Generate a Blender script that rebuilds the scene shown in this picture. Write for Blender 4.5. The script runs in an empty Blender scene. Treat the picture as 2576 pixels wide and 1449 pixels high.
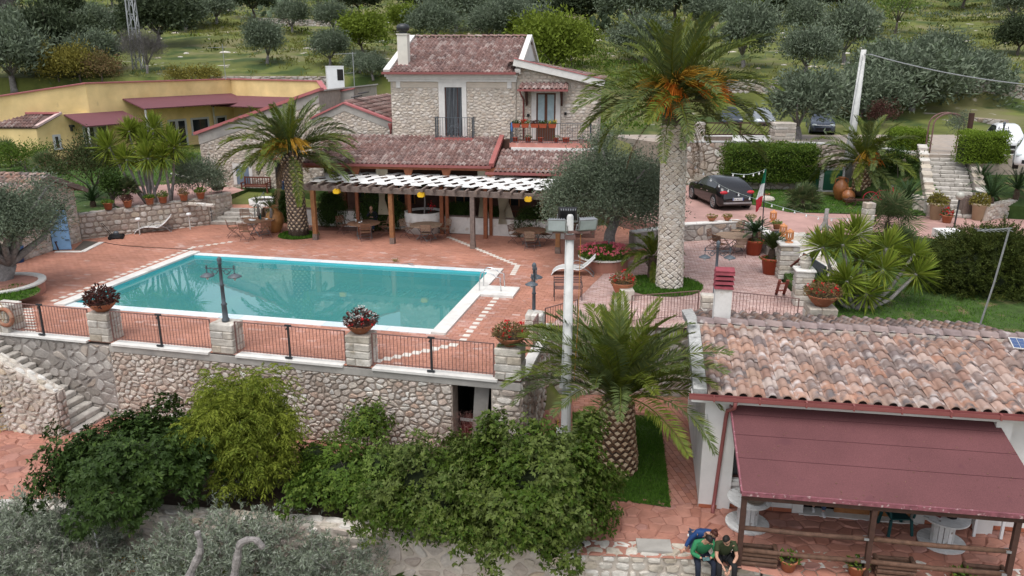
import bpy,math,random
import numpy as np
from mathutils import Vector,Matrix,Euler
R=math.radians
S=bpy.context.scene
COL=S.collection
# ------------------------------------------------------------------ camera, light, exposure
CAM_H,CAM_T,CAM_F=8.5,R(16.35),1980.0
cam=bpy.data.cameras.new('camera');cam.sensor_width=36;cam.lens=36*CAM_F/2576
cam.clip_end=3000;cam.clip_start=.2
camo=bpy.data.objects.new('camera',cam);COL.objects.link(camo)
camo.location=(0,0,CAM_H);camo.rotation_euler=(math.pi/2-CAM_T,0,0)
S.camera=camo
W=bpy.data.worlds.new('World');S.world=W;W.use_nodes=True
wn,wl=W.node_tree.nodes,W.node_tree.links
SUN_EL,SUN_AZ=R(68),R(205)
sky=wn.new('ShaderNodeTexSky');sky.sky_type='NISHITA';sky.sun_disc=False
sky.sun_elevation=SUN_EL;sky.sun_rotation=SUN_AZ;sky.dust_density=3.0;sky.ozone_density=1.0
hsv=wn.new('ShaderNodeHueSaturation');hsv.inputs['Saturation'].default_value=.34
wl.new(sky.outputs[0],hsv.inputs['Color'])
bg=wn['Background'];bg.inputs[1].default_value=.15
wl.new(hsv.outputs[0],bg.inputs[0])
sl=bpy.data.lights.new('sun','SUN');sl.energy=1.0;sl.angle=R(45);sl.color=(1,.98,.95)
so=bpy.data.objects.new('sun',sl);COL.objects.link(so)
sd=Vector((math.sin(SUN_AZ)*math.cos(SUN_EL),math.cos(SUN_AZ)*math.cos(SUN_EL),math.sin(SUN_EL)))
so.rotation_euler=sd.to_track_quat('Z','Y').to_euler();so.location=sd*60
S.view_settings.view_transform='Standard';S.view_settings.look='None'
S.view_settings.exposure=.68;S.view_settings.gamma=1.0;S.view_settings.use_curve_mapping=False
S.render.engine='CYCLES';S.cycles.use_denoising=True
S.cycles.max_bounces=6;S.cycles.transparent_max_bounces=12;S.cycles.diffuse_bounces=3
# ------------------------------------------------------------------ reading a place from a view ray
CT,ST=math.cos(CAM_T),math.sin(CAM_T)
def ray(px,py):
    a=(px-1288)/CAM_F;b=(py-724.5)/CAM_F
    return Vector((a,CT-b*ST,-ST-b*CT))
def at(px,py,z=0):
    d=ray(px,py);t=(z-CAM_H)/d.z
    return Vector((d.x*t,d.y*t,z))
def aty(px,py,y):
    d=ray(px,py);t=y/d.y
    return Vector((d.x*t,y,CAM_H+d.z*t))
def proj(p):
    zz=p[2]-CAM_H;dz=p[1]*CT-zz*ST
    if dz < .1:return (-9999,-9999,dz)
    return (1288+CAM_F*p[0]/dz,724.5-CAM_F*(p[1]*ST+zz*CT)/dz,dz)
def inview(p,m=15):
    q=proj(p);return -m < q[0] < 2576+m and -m < q[1] < 1449+m
class Fr:
    """a local frame: u to the right along a front, v away from the viewer"""
    def __init__(s,x,y,deg,z=0):
        s.x,s.y,s.z,s.rz=x,y,z,R(deg);s.c,s.s=math.cos(s.rz),math.sin(s.rz)
    def w(s,u,v,z=0):return Vector((s.x+u*s.c-v*s.s,s.y+u*s.s+v*s.c,s.z+z))
    def loc(s,p):dx,dy=p[0]-s.x,p[1]-s.y;return Vector((dx*s.c+dy*s.s,-dx*s.s+dy*s.c,p[2]-s.z))
    def hit(s,px,py,v=0):
        d=ray(px,py);n=(-s.s,s.c)
        t=((s.x*n[0]+s.y*n[1])+v)/(d.x*n[0]+d.y*n[1])
        q=s.loc((d.x*t,d.y*t,CAM_H+d.z*t));return (q.x,q.z)
    def hitz(s,px,py,z=0):
        q=s.loc(at(px,py,s.z+z));return (q.x,q.y)
    def hitu(s,px,py,u=0):
        d=ray(px,py);n=(s.c,s.s)
        t=((s.x*n[0]+s.y*n[1])+u)/(d.x*n[0]+d.y*n[1])
        q=s.loc((d.x*t,d.y*t,CAM_H+d.z*t));return (q.y,q.z)
    def put(s,o):o.location=(s.x,s.y,s.z);o.rotation_euler=(0,0,s.rz)
# ------------------------------------------------------------------ objects
def tag(o,label=None,cat=None,group=None,kind=None):
    if label:o['label'] =label
    if cat:o['category'] =cat
    if group:o['group'] =group
    if kind:o['kind'] =kind
    return o
def thing(name,label,cat,loc=(0,0,0),rz=0,group=None):
    o=bpy.data.objects.new(name,None);COL.objects.link(o);o.empty_display_size=.2
    o.location=loc;o.rotation_euler=(0,0,rz)
    return tag(o,label,cat,group,'thing')
def inst(name,me,parent=None,loc=(0,0,0),rot=(0,0,0),sc=1):
    o=bpy.data.objects.new(name,me);COL.objects.link(o);o.parent=parent
    o.location=loc;o.rotation_euler=rot
    o.scale=(sc,sc,sc) if not hasattr(sc,'__len__') else sc
    return o
def copy_tree(o,parent=None):
    c=o.copy();COL.objects.link(c);c.parent=parent
    for ch in list(o.children):copy_tree(ch,c)
    return c
def dup(o,loc,rz=0,label=None,group=None,sc=None):
    c=copy_tree(o);c.location=loc;c.rotation_euler=(0,0,rz)
    if label:c['label'] =label
    if group:c['group'] =group
    if sc:c.scale=(sc,sc,sc)
    return c
def set_mats(me,mats):
    for m in (mats if isinstance(mats,(list,tuple)) else [mats]):me.materials.append(m)
class MB:
    def __init__(s):s.v=[];s.f=[];s.m=[];s.t=[];s.tint=0;s.mi=0
    def add(s,vs,fs,m=None,t=None):
        b=len(s.v);s.v+= [tuple(x) for x in vs]
        for f in fs:s.f.append([b+i for i in f])
        s.m+= [s.mi if m is None else m]*len(fs);s.t+= [s.tint if t is None else t]*len(fs)
        return s
    BF=[(0,3,2,1),(4,5,6,7),(0,1,5,4),(1,2,6,5),(2,3,7,6),(3,0,4,7)]
    def box(s,x0,x1,y0,y1,z0,z1,m=None,t=None):
        return s.add([(x0,y0,z0),(x1,y0,z0),(x1,y1,z0),(x0,y1,z0),(x0,y0,z1),(x1,y0,z1),(x1,y1,z1),(x0,y1,z1)],s.BF,m,t)
    def cbox(s,c,d,rz=0,m=None,t=None):
        k,n=math.cos(rz),math.sin(rz);vs=[]
        for z in (-1,1):
            for x,y in ((-1,-1),(1,-1),(1,1),(-1,1)):
                X,Y=x*d[0]/2,y*d[1]/2;vs.append((c[0]+X*k-Y*n,c[1]+X*n+Y*k,c[2]+z*d[2]/2))
        return s.add(vs,s.BF,m,t)
    def bar(s,p,q,w,h=None,m=None,t=None,up=(0,0,1)):
        p,q=Vector(p),Vector(q);h=h or w;d=(q-p).normalized();u=Vector(up)
        if abs(d.dot(u)) > .98:u=Vector((0,1,0))
        x=d.cross(u).normalized();z=x.cross(d);vs=[]
        for c in (p,q):
            for a,b in ((-1,-1),(1,-1),(1,1),(-1,1)):vs.append(c+x*(a*w/2)+z*(b*h/2))
        return s.add(vs,[(0,1,2,3),(7,6,5,4),(0,4,5,1),(1,5,6,2),(2,6,7,3),(3,7,4,0)],m,t)
    def tube(s,pts,r,n=6,m=None,t=None,cap=True):
        pts=[Vector(p) for p in pts];k=len(pts);rs=[r]*k if not hasattr(r,'__len__') else list(r)
        vs=[];ref=None
        for i in range(k):
            d=(pts[min(i+1,k-1)]-pts[max(i-1,0)])
            d=d.normalized() if d.length > 1e-9 else Vector((0,0,1))
            if ref is None:ref=Vector((1,0,0)) if abs(d.x) < .9 else Vector((0,1,0))
            x=(ref-d*ref.dot(d)).normalized();y=d.cross(x);ref=x
            for j in range(n):
                a=2*math.pi*j/n;vs.append(pts[i]+(x*math.cos(a)+y*math.sin(a))*rs[i])
        fs=[]
        for i in range(k-1):
            for j in range(n):
                a,b=i*n+j,i*n+(j+1) % n;fs.append((a,b,b+n,a+n))
        if cap:fs+= [tuple(range(n-1,-1,-1)),tuple(range((k-1)*n,k*n))]
        return s.add(vs,fs,m,t)
    def lathe(s,prof,n=16,c=(0,0,0),m=None,t=None,cap=True):
        vs=[];fs=[];k=len(prof)
        for r,z in prof:
            for j in range(n):
                a=2*math.pi*j/n;vs.append((c[0]+r*math.cos(a),c[1]+r*math.sin(a),c[2]+z))
        for i in range(k-1):
            for j in range(n):
                a,b=i*n+j,i*n+(j+1) % n;fs.append((a,b,b+n,a+n))
        if cap:fs+= [tuple(range(n-1,-1,-1)),tuple(range((k-1)*n,k*n))]
        return s.add(vs,fs,m,t)
    def ball(s,c,r,n=8,k=6,m=None,t=None):
        r=(r,r,r) if not hasattr(r,'__len__') else r
        vs=[(c[0],c[1],c[2]-r[2])];fs=[]
        for i in range(1,k):
            p=math.pi*i/k-math.pi/2
            for j in range(n):
                a=2*math.pi*j/n;vs.append((c[0]+r[0]*math.cos(p)*math.cos(a),c[1]+r[1]*math.cos(p)*math.sin(a),c[2]+r[2]*math.sin(p)))
        vs.append((c[0],c[1],c[2]+r[2]));e=len(vs)-1
        for j in range(n):
            fs.append((0,1+(j+1) % n,1+j));fs.append((e,e-n+j,e-n+(j+1) % n))
        for i in range(k-2):
            for j in range(n):
                a,b=1+i*n+j,1+i*n+(j+1) % n;fs.append((a,b,b+n,a+n))
        return s.add(vs,fs,m,t)
    def prism(s,poly,z0,z1,m=None,t=None):
        n=len(poly);A=sum(poly[i][0]*poly[(i+1) % n][1]-poly[(i+1) % n][0]*poly[i][1] for i in range(n))
        if A < 0:poly=poly[::-1]
        vs=[(p[0],p[1],z0) for p in poly]+[(p[0],p[1],z1) for p in poly]
        return s.add(vs,[tuple(range(n-1,-1,-1)),tuple(range(n,2*n))]+[(i,(i+1) % n,(i+1) % n+n,i+n) for i in range(n)],m,t)
    def wall(s,poly,v0,v1,m=None,t=None):
        """extrude a (u,z) polygon from depth v0 to v1"""
        n=len(poly);A=sum(poly[i][0]*poly[(i+1) % n][1]-poly[(i+1) % n][0]*poly[i][1] for i in range(n))
        if A < 0:poly=poly[::-1]
        vs=[(p[0],v0,p[1]) for p in poly]+[(p[0],v1,p[1]) for p in poly]
        return s.add(vs,[tuple(range(n)),tuple(range(2*n-1,n-1,-1))]+[(i,i+n,(i+1) % n+n,(i+1) % n) for i in range(n)],m,t)
    def slab(s,q,th,m=None,t=None):
        """4 corners of a top face (ccw from above), thickened downwards along its normal"""
        q=[Vector(p) for p in q];nrm=(q[1]-q[0]).cross(q[-1]-q[0]).normalized();n=len(q)
        vs=q+[p-nrm*th for p in q]
        return s.add(vs,[tuple(range(n)),tuple(range(2*n-1,n-1,-1))]+[(i,i+n,(i+1) % n+n,(i+1) % n) for i in range(n)],m,t)
    def mesh(s,name,mats,smooth=False):
        me=bpy.data.meshes.new(name);me.from_pydata(s.v,[],s.f);set_mats(me,mats)
        if any(s.m):me.polygons.foreach_set('material_index',s.m)
        if any(s.t):
            a=me.attributes.new('tint','FLOAT','FACE');a.data.foreach_set('value',s.t)
        if smooth:me.shade_smooth() if hasattr(me,'shade_smooth') else me.polygons.foreach_set('use_smooth',[True]*len(s.f))
        me.update();return me
    def build(s,name,mats,parent=None,loc=(0,0,0),rot=(0,0,0),smooth=False):
        return inst(name,s.mesh(name,mats,smooth),parent,loc,rot)
def np_mesh(name,V,F,mats,tint=None):
    """V (n,3), F (m,k) as numpy arrays; tint per face"""
    me=bpy.data.meshes.new(name);V=np.ascontiguousarray(V,dtype=np.float32);F=np.ascontiguousarray(F,dtype=np.int32)
    m,k=F.shape
    me.vertices.add(len(V));me.vertices.foreach_set('co',V.ravel())
    me.loops.add(m*k);me.loops.foreach_set('vertex_index',F.ravel())
    me.polygons.add(m);me.polygons.foreach_set('loop_start',np.arange(0,m*k,k,dtype=np.int32))
    me.polygons.foreach_set('loop_total',np.full(m,k,dtype=np.int32))
    set_mats(me,mats);me.update(calc_edges=True)
    if tint is not None:
        a=me.attributes.new('tint','FLOAT','FACE');a.data.foreach_set('value',np.ascontiguousarray(tint,dtype=np.float32))
    return me
def structure(o):o['kind'] ='structure';return o
# ------------------------------------------------------------------ materials
def M(name,cols,ns=3.,lo=.85,hi=1.12,rough=.8,metal=0.,bump=0.,bs=None,spec=.3,stain=None,trans=0.,big=None):
    """palette picked per piece (object random + face tint), modulated by noise; stain=(colour, scale, threshold, softness)"""
    m=bpy.data.materials.new(name);m.use_nodes=True;nt=m.node_tree;n,l=nt.nodes,nt.links
    p=n['Principled BSDF'];p.inputs['Roughness'].default_value=rough;p.inputs['Metallic'].default_value=metal
    p.inputs['Specular IOR Level'].default_value=spec
    tc=n.new('ShaderNodeTexCoord');oi=n.new('ShaderNodeObjectInfo');at_=n.new('ShaderNodeAttribute');at_.attribute_name='tint'
    add=n.new('ShaderNodeMath');add.operation='ADD';l.new(oi.outputs['Random'],add.inputs[0]);l.new(at_.outputs['Fac'],add.inputs[1])
    fr=n.new('ShaderNodeMath');fr.operation='FRACT';l.new(add.outputs[0],fr.inputs[0])
    ofs=n.new('ShaderNodeVectorMath');ofs.operation='SCALE';ofs.inputs[0].default_value=(37,53,71);l.new(fr.outputs[0],ofs.inputs['Scale'])
    vec=n.new('ShaderNodeVectorMath');vec.operation='ADD';l.new(tc.outputs['Object'],vec.inputs[0])
    if len(cols) > 1:l.new(ofs.outputs[0],vec.inputs[1])
    V=vec.outputs[0]
    if len(cols) > 1:
        r=n.new('ShaderNodeValToRGB');e=r.color_ramp.elements
        while len(e) < len(cols):e.new(.5)
        for i,c in enumerate(cols):e[i].position=i/(len(cols)-1);e[i].color=(*c,1)
        l.new(fr.outputs[0],r.inputs[0]);C=r.outputs[0]
    else:
        r=n.new('ShaderNodeRGB');r.outputs[0].default_value=(*cols[0],1);C=r.outputs[0]
    nz=n.new('ShaderNodeTexNoise');nz.inputs['Scale'].default_value=ns;nz.inputs['Detail'].default_value=5;nz.inputs['Roughness'].default_value=.65;l.new(V,nz.inputs['Vector'])
    mr=n.new('ShaderNodeMapRange');mr.inputs[1].default_value=.3;mr.inputs[2].default_value=.7;mr.inputs[3].default_value=lo;mr.inputs[4].default_value=hi;l.new(nz.outputs[0],mr.inputs[0])
    sc=n.new('ShaderNodeVectorMath');sc.operation='SCALE';l.new(C,sc.inputs[0]);l.new(mr.outputs[0],sc.inputs['Scale']);C=sc.outputs[0]
    for st in (stain if isinstance(stain,list) else [stain] if stain else []):
        n2=n.new('ShaderNodeTexNoise');n2.inputs['Scale'].default_value=st[1];n2.inputs['Detail'].default_value=4;l.new(V,n2.inputs['Vector'])
        m2=n.new('ShaderNodeMapRange');m2.inputs[1].default_value=st[2];m2.inputs[2].default_value=st[2]+st[3];l.new(n2.outputs[0],m2.inputs[0])
        mx=n.new('ShaderNodeMix');mx.data_type='RGBA';mx.inputs[7].default_value=(*st[0],1)
        l.new(m2.outputs[0],mx.inputs[0]);l.new(C,mx.inputs[6]);C=mx.outputs[2]
    if big:      # broad wear that runs on across neighbouring pieces
        ge=n.new('ShaderNodeNewGeometry');n3=n.new('ShaderNodeTexNoise');n3.inputs['Scale'].default_value=big[0];n3.inputs['Detail'].default_value=6;l.new(ge.outputs['Position'],n3.inputs['Vector'])
        m3=n.new('ShaderNodeMapRange');m3.inputs[1].default_value=.32;m3.inputs[2].default_value=.68;m3.inputs[3].default_value=big[1];m3.inputs[4].default_value=big[2];l.new(n3.outputs[0],m3.inputs[0])
        s3=n.new('ShaderNodeVectorMath');s3.operation='SCALE';l.new(C,s3.inputs[0]);l.new(m3.outputs[0],s3.inputs['Scale']);C=s3.outputs[0]
    l.new(C,p.inputs['Base Color'])
    if bump:
        bn=n.new('ShaderNodeTexNoise');bn.inputs['Scale'].default_value=bs or ns*4;bn.inputs['Detail'].default_value=4;l.new(V,bn.inputs['Vector'])
        b=n.new('ShaderNodeBump');b.inputs['Strength'].default_value=bump;b.inputs['Distance'].default_value=.02
        l.new(bn.outputs[0],b.inputs['Height']);l.new(b.outputs[0],p.inputs['Normal'])
    if trans:
        tr=n.new('ShaderNodeBsdfTranslucent');l.new(C,tr.inputs[0]);mix=n.new('ShaderNodeMixShader');mix.inputs[0].default_value=trans
        l.new(p.outputs[0],mix.inputs[1]);l.new(tr.outputs[0],mix.inputs[2]);l.new(mix.outputs[0],n['Material Output'].inputs[0])
    return m
def leafmat(name,cols,trans=.25,rough=.6):return M(name,cols,ns=1.2,lo=.75,hi=1.25,rough=rough+.1,spec=.14,trans=trans)
# stone and masonry
st_pink=M('stone_pink',[(0.396,0.307,0.246),(0.528,0.476,0.42),(0.352,0.273,0.222),(0.594,0.568,0.516),(0.473,0.394,0.324),(0.506,0.464,0.42),(0.451,0.325,0.252),(0.638,0.626,0.588)],9,.75,1.2,.9,bump=.5,bs=30,big=(.9,.78,1.15))
st_white=M('stone_white',[(.50,.46,.40),(.60,.57,.52),(.44,.38,.30),(.55,.51,.45),(.62,.60,.56)],7,.75,1.15,.9,bump=.5,bs=25,stain=((.30,.26,.2),2.5,.58,.15),big=(.9,.78,1.15))
st_grey=M('stone_grey',[(.34,.31,.28),(.42,.39,.36),(.30,.27,.24),(.38,.35,.32),(.45,.42,.38),(.40,.31,.24)],8,.8,1.15,.9,bump=.5,bs=28,big=(.9,.78,1.15))
st_cream=M('stone_cream',[(.52,.44,.36),(.62,.56,.48),(.46,.38,.31),(.66,.61,.55),(.55,.49,.43),(.58,.50,.41)],8,.8,1.15,.9,bump=.5,bs=26,big=(.9,.78,1.15))
st_mix=M('stone_mixed',[(.45,.39,.32),(.52,.47,.41),(.38,.31,.26),(.56,.52,.47),(.42,.36,.32),(.50,.41,.31)],8,.8,1.15,.9,bump=.5,bs=26,big=(.9,.78,1.15))
mortar_pink=M('mortar_dark',[(0.312,0.256,0.213)],4,.7,1.2,.95,bump=.4)
mortar_grey=M('mortar_grey',[(.30,.27,.245)],4,.8,1.15,.95,bump=.4)
mortar_lt=M('mortar_light',[(0.475,0.419,0.362)],4,.8,1.15,.95,bump=.4)
coping=M('white_limestone',[(.70,.68,.64),(.64,.62,.58)],2.5,.85,1.08,.7,bump=.15,stain=((.45,.43,.4),1.3,.6,.2))
step_m=M('step_stone',[(.46,.43,.39),(.40,.37,.33),(.5,.47,.43)],5,.75,1.15,.9,bump=.3,stain=((.25,.23,.2),2.2,.58,.12))
concrete=M('concrete',[(.36,.34,.31)],2,.8,1.15,.9,bump=.2,stain=((.22,.21,.2),1.0,.55,.2),big=(.7,.86,1.08))
conc_white=M('pale_concrete',[(.56,.56,.54)],3,.85,1.1,.85,bump=.1,stain=((.36,.35,.32),1.1,.6,.15),big=(.7,.86,1.08))
# floors
deck_tile=M('terracotta_paver',[(0.407,0.187,0.128),(0.427,0.203,0.144),(0.376,0.172,0.116),(0.418,0.192,0.133),(0.438,0.208,0.149)],1.5,.85,1.12,.7,bump=.15,big=(.55,.8,1.12))
deck_worn=M('worn_terracotta_paver',[(0.404,0.191,0.142),(0.453,0.247,0.199),(0.414,0.206,0.152),(0.504,0.34,0.293)],1.5,.85,1.15,.75,bump=.15,big=(.55,.8,1.12))
deck_joint=M('deck_joint',[(0.378,0.184,0.125)],2,.85,1.1,.9)
pink_tile=M('pink_paver',[(0.464,0.304,0.269),(0.537,0.376,0.338),(0.415,0.264,0.235),(0.573,0.422,0.386),(0.488,0.33,0.304)],2,.85,1.1,.8,bump=.15,big=(.55,.8,1.12))
pink_joint=M('pink_joint',[(.27,.17,.145)],2,.8,1.1,.9)
drive_m=M('pink_drive',[(0.429,0.258,0.225)],1.2,.85,1.12,.8,bump=.12,stain=((.31,.19,.16),.7,.55,.2),big=(.55,.8,1.12))
slab_red=M('red_paver_slab',[(0.38,0.172,0.123),(0.418,0.208,0.157),(0.342,0.146,0.103),(0.399,0.192,0.14),(0.361,0.187,0.157)],2.2,.8,1.15,.75,bump=.2,stain=((.27,.13,.11),1.2,.62,.15),big=(.55,.8,1.12))
slab_dark=M('shaded_slab',[(.20,.10,.075),(.23,.115,.085),(.18,.085,.065)],2.2,.8,1.15,.6,bump=.2)
slab_joint=M('slab_joint',[(0.276,0.13,0.0975)],2,.8,1.1,.9)
white_tile=M('white_floor_tile',[(.66,.62,.56),(.6,.55,.49)],4,.9,1.08,.6)
# roofs
tile_house=M('aged_roof_tile',[(.22,.125,.108),(.15,.095,.088),(.27,.175,.155),(.19,.108,.093),(.24,.148,.13),(.36,.285,.26),(.17,.1,.09)],6,.75,1.2,.85,bump=.2,stain=((.38,.31,.29),5,.6,.12),big=(.8,.8,1.15))
tile_warm=M('blotched_roof_tile',[(0.368,0.204,0.142),(0.202,0.157,0.142),(0.386,0.237,0.176),(0.313,0.195,0.152),(0.423,0.342,0.304),(0.35,0.19,0.133),(0.166,0.133,0.128),(0.405,0.266,0.199)],5,.85,1.1,.8,bump=.15,
              stain=[((.47,.41,.39),2.6,.54,.16),((.13,.11,.108),2.3,.53,.15)],big=(.8,.8,1.15))
tile_pan=M('roof_pan',[(.13,.085,.075)],4,.8,1.2,.9)
ridge_m=M('ridge_tile',[(.26,.2,.19),(.22,.17,.165),(.3,.23,.21)],5,.8,1.15,.85,bump=.2,stain=((.5,.46,.44),3,.6,.12))
red_trim=M('red_metal_trim',[(.34,.11,.10)],2,.9,1.08,.5,spec=.4)
pink_trim=M('pink_coping_tile',[(.40,.135,.135)],2,.88,1.1,.6)
gutter_m=M('red_gutter',[(.24,.075,.07)],2,.9,1.1,.45,spec=.5)
burgundy=M('burgundy_felt',[(0.131,0.0504,0.0528)],60,.75,1.28,.85,bump=.1,bs=140,stain=((.12,.045,.05),2.3,.66,.06),big=(.7,.86,1.08))
awning_far=M('burgundy_awning',[(.15,.058,.068)],2,.95,1.06,.8)
# walls
plaster=M('white_plaster',[(.72,.71,.69)],1.5,.9,1.05,.85,bump=.08,stain=((.56,.54,.51),.8,.62,.2),big=(.7,.86,1.08))
plaster_dirty=M('weathered_white_plaster',[(.7,.68,.65)],3,.85,1.08,.9,bump=.15,stain=((.42,.36,.3),2.2,.6,.15))
yellow=M('yellow_plaster',[(.78,.59,.28)],1,.92,1.05,.85,bump=.05,stain=[((.62,.43,.18),.35,.5,.25),((.5,.37,.2),1.1,.66,.12)],big=(.7,.86,1.08))
cream=M('cream_plaster',[(.55,.48,.4)],2,.9,1.06,.85,bump=.1)
trim_w=M('white_stone_trim',[(.66,.64,.61)],4,.9,1.06,.75)
plinth=M('terracotta_plinth',[(.40,.13,.07),(.34,.11,.06)],4,.9,1.1,.6)
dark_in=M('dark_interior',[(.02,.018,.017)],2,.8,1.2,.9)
# wood, metal
wood_warm=M('honey_timber',[(.27,.13,.055),(.23,.1,.042)],6,.7,1.25,.7,bump=.2)
wood_grey=M('weathered_timber',[(.19,.14,.115),(.16,.125,.11)],8,.7,1.3,.85,bump=.3)
wood_dark=M('dark_timber',[(.062,.03,.022)],6,.7,1.3,.6,bump=.2)
wood_log=M('stained_log',[(.12,.065,.042),(.1,.055,.038)],8,.6,1.4,.75,bump=.3)
wood_slat=M('teak_slat',[(.17,.085,.05),(.21,.115,.07),(.13,.07,.042)],9,.75,1.2,.7,bump=.1)
wood_pale=M('bleached_wood',[(.29,.2,.14),(.25,.175,.12)],8,.8,1.15,.8,bump=.2)
wood_red=M('red_brown_wood',[(.13,.042,.028)],6,.8,1.2,.55)
wood_door=M('oak_joinery',[(.28,.12,.045)],6,.8,1.2,.5)
wood_white=M('whitewashed_board',[(.58,.58,.57),(.66,.66,.65),(.5,.5,.49)],5,.8,1.12,.8,bump=.3,stain=((.25,.21,.18),6,.63,.06))
driftwood=M('driftwood',[(.27,.25,.24)],6,.7,1.25,.9,bump=.5)
iron=M('rusty_iron',[(0.162,0.088,0.0768)],20,.7,1.3,.6,spec=.4)
iron_dk=M('dark_iron',[(.025,.028,.032)],10,.8,1.2,.45,spec=.5)
iron_gr=M('grey_painted_iron',[(.075,.09,.105)],10,.8,1.2,.5,spec=.5)
steel=M('stainless_steel',[(.62,.63,.64)],5,.95,1.05,.22,metal=1)
galv=M('galvanised_steel',[(.36,.37,.38)],8,.8,1.15,.45,metal=.7)
glass_dk=M('dark_glass',[(.018,.022,.025)],1,.9,1.1,.06,spec=.6)
glass_lt=M('lamp_glass',[(.42,.47,.47)],3,.85,1.1,.15,spec=.6)
curtain=M('cream_curtain',[(.55,.51,.41)],4,.9,1.08,.9)
curtain_blue=M('pale_blue_curtain',[(.34,.44,.47)],4,.85,1.1,.9)
blue_door=M('sky_blue_paint',[(.19,.35,.56)],2,.9,1.08,.6,stain=((.14,.27,.45),3,.6,.1))
terracotta=M('terracotta',[(.36,.13,.065),(.40,.155,.08),(.32,.11,.055)],4,.85,1.12,.75,bump=.1,stain=((.42,.27,.2),3,.63,.1))
terra_org=M('orange_terracotta',[(.58,.25,.11)],4,.9,1.08,.75)
terra_red=M('red_plastic_pot',[(.36,.075,.035)],3,.92,1.06,.5)
beige_pot=M('buff_ceramic',[(.44,.36,.24)],3,.9,1.06,.6)
jar_glaze=M('glazed_jar',[(.30,.11,.035)],3,.7,1.2,.35,spec=.5,stain=((.26,.045,.025),1.5,.5,.2))
soil=M('soil',[(.05,.035,.025)],10,.7,1.3,.95)
lounger_w=M('white_mesh_fabric',[(.52,.52,.50)],4,.95,1.05,.7)
white_pl=M('white_plastic',[(.72,.73,.73)],3,.95,1.05,.4)
yellow_pl=M('yellow_plastic',[(.68,.42,.02)],3,.9,1.1,.5)
green_pl=M('dark_green_plastic',[(.012,.06,.062)],3,.9,1.1,.45)
green_cab=M('green_cabinet',[(.02,.1,.055)],3,.9,1.1,.5)
black_pl=M('black_plastic',[(.012,.012,.013)],3,.9,1.1,.5)
rubber=M('tyre_rubber',[(.014,.014,.015)],10,.9,1.1,.8)
hose_m=M('yellow_hose',[(.42,.30,.04)],3,.9,1.1,.5)
rope_m=M('rope',[(.36,.27,.17)],30,.8,1.2,.9)
solar_m=M('solar_cell',[(.05,.09,.2)],5,.9,1.1,.2,spec=.6)
flag_g=M('flag_green',[(.01,.17,.09)]);flag_w=M('flag_white',[(.68,.68,.68)]);flag_r=M('flag_red',[(.5,.035,.05)])
# plants
grass_gnd=M('lawn_ground',[(.045,.08,.018)],2.5,.7,1.35,.95,bump=.3,stain=((.13,.11,.05),1.3,.57,.1))
gr_blade=leafmat('grass_blade',[(0.0715,0.163,0.0156),(0.091,0.195,0.0234),(0.0546,0.13,0.0156),(0.117,0.215,0.0312)],.2)
gr_dry=leafmat('field_grass',[(0.125,0.143,0.0286),(0.172,0.172,0.039),(0.109,0.143,0.026),(0.203,0.179,0.065)],.2)
lf_olive=leafmat('olive_leaf',[(0.113,0.143,0.0937),(0.143,0.174,0.118),(0.0907,0.121,0.0756),(0.181,0.212,0.151),(0.106,0.143,0.0786)],.15)
lf_olive_n=leafmat('silvery_olive_leaf',[(0.184,0.213,0.149),(0.241,0.27,0.213),(0.138,0.172,0.109),(0.31,0.333,0.276),(0.172,0.213,0.127)],.15)
lf_dark=leafmat('dark_leaf',[(0.0293,0.0567,0.0117),(0.0411,0.0762,0.0137),(0.0235,0.045,0.00977),(0.0587,0.0978,0.0176)],.12,.4)
lf_mid=leafmat('green_leaf',[(0.065,0.124,0.0156),(0.0975,0.156,0.0208),(0.052,0.0975,0.0143),(0.143,0.189,0.0286)],.2,.45)
lf_pitt=leafmat('pittosporum_leaf',[(0.0421,0.0801,0.009),(0.0649,0.104,0.0126),(0.0344,0.0662,0.009),(0.115,0.147,0.0405),(0.0765,0.109,0.0144)],.2,.45)
lf_lime=leafmat('lime_leaf',[(.13,.2,.04),(.17,.235,.055),(.1,.165,.035),(.2,.25,.07)],.3)
lf_pepper=leafmat('feathery_leaf',[(0.156,0.202,0.0234),(0.215,0.247,0.0325),(0.111,0.156,0.0195),(0.273,0.28,0.052)],.3)
lf_field=leafmat('bright_shrub_leaf',[(0.121,0.169,0.0203),(0.162,0.209,0.027),(0.0945,0.135,0.0162)],.25)
lf_ochre=leafmat('ochre_shrub_leaf',[(0.168,0.144,0.03),(0.204,0.18,0.036),(0.12,0.12,0.03)],.2)
lf_rust=leafmat('rust_shrub_leaf',[(0.192,0.12,0.06),(0.156,0.108,0.048),(0.144,0.132,0.048)],.2)
lf_hedge=leafmat('hedge_leaf',[(.14,.21,.02),(.18,.26,.03),(.11,.18,.02)],.25)
lf_juni=leafmat('juniper_leaf',[(0.0408,0.06,0.0108),(0.06,0.0792,0.0132),(0.0312,0.0456,0.0096),(0.084,0.096,0.0168)],.12)
lf_palm=leafmat('palm_leaflet',[(0.098,0.133,0.0196),(0.133,0.161,0.0224),(0.077,0.112,0.0196),(0.175,0.189,0.028)],.25,.4)
lf_palm2=leafmat('grey_palm_leaflet',[(0.0975,0.132,0.045),(0.12,0.158,0.0525),(0.0825,0.114,0.042),(0.165,0.18,0.045)],.2,.4)
lf_palm_y=leafmat('yellowing_palm_leaflet',[(.15,.145,.03),(.12,.13,.03),(.18,.16,.045)],.25,.4)
lf_dead=leafmat('dead_frond',[(.2,.13,.07),(.16,.1,.06)],.1)
lf_yucca=leafmat('yucca_blade',[(0.143,0.202,0.0234),(0.195,0.247,0.0312),(0.117,0.169,0.0208),(0.26,0.293,0.0455)],.25,.4)
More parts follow.
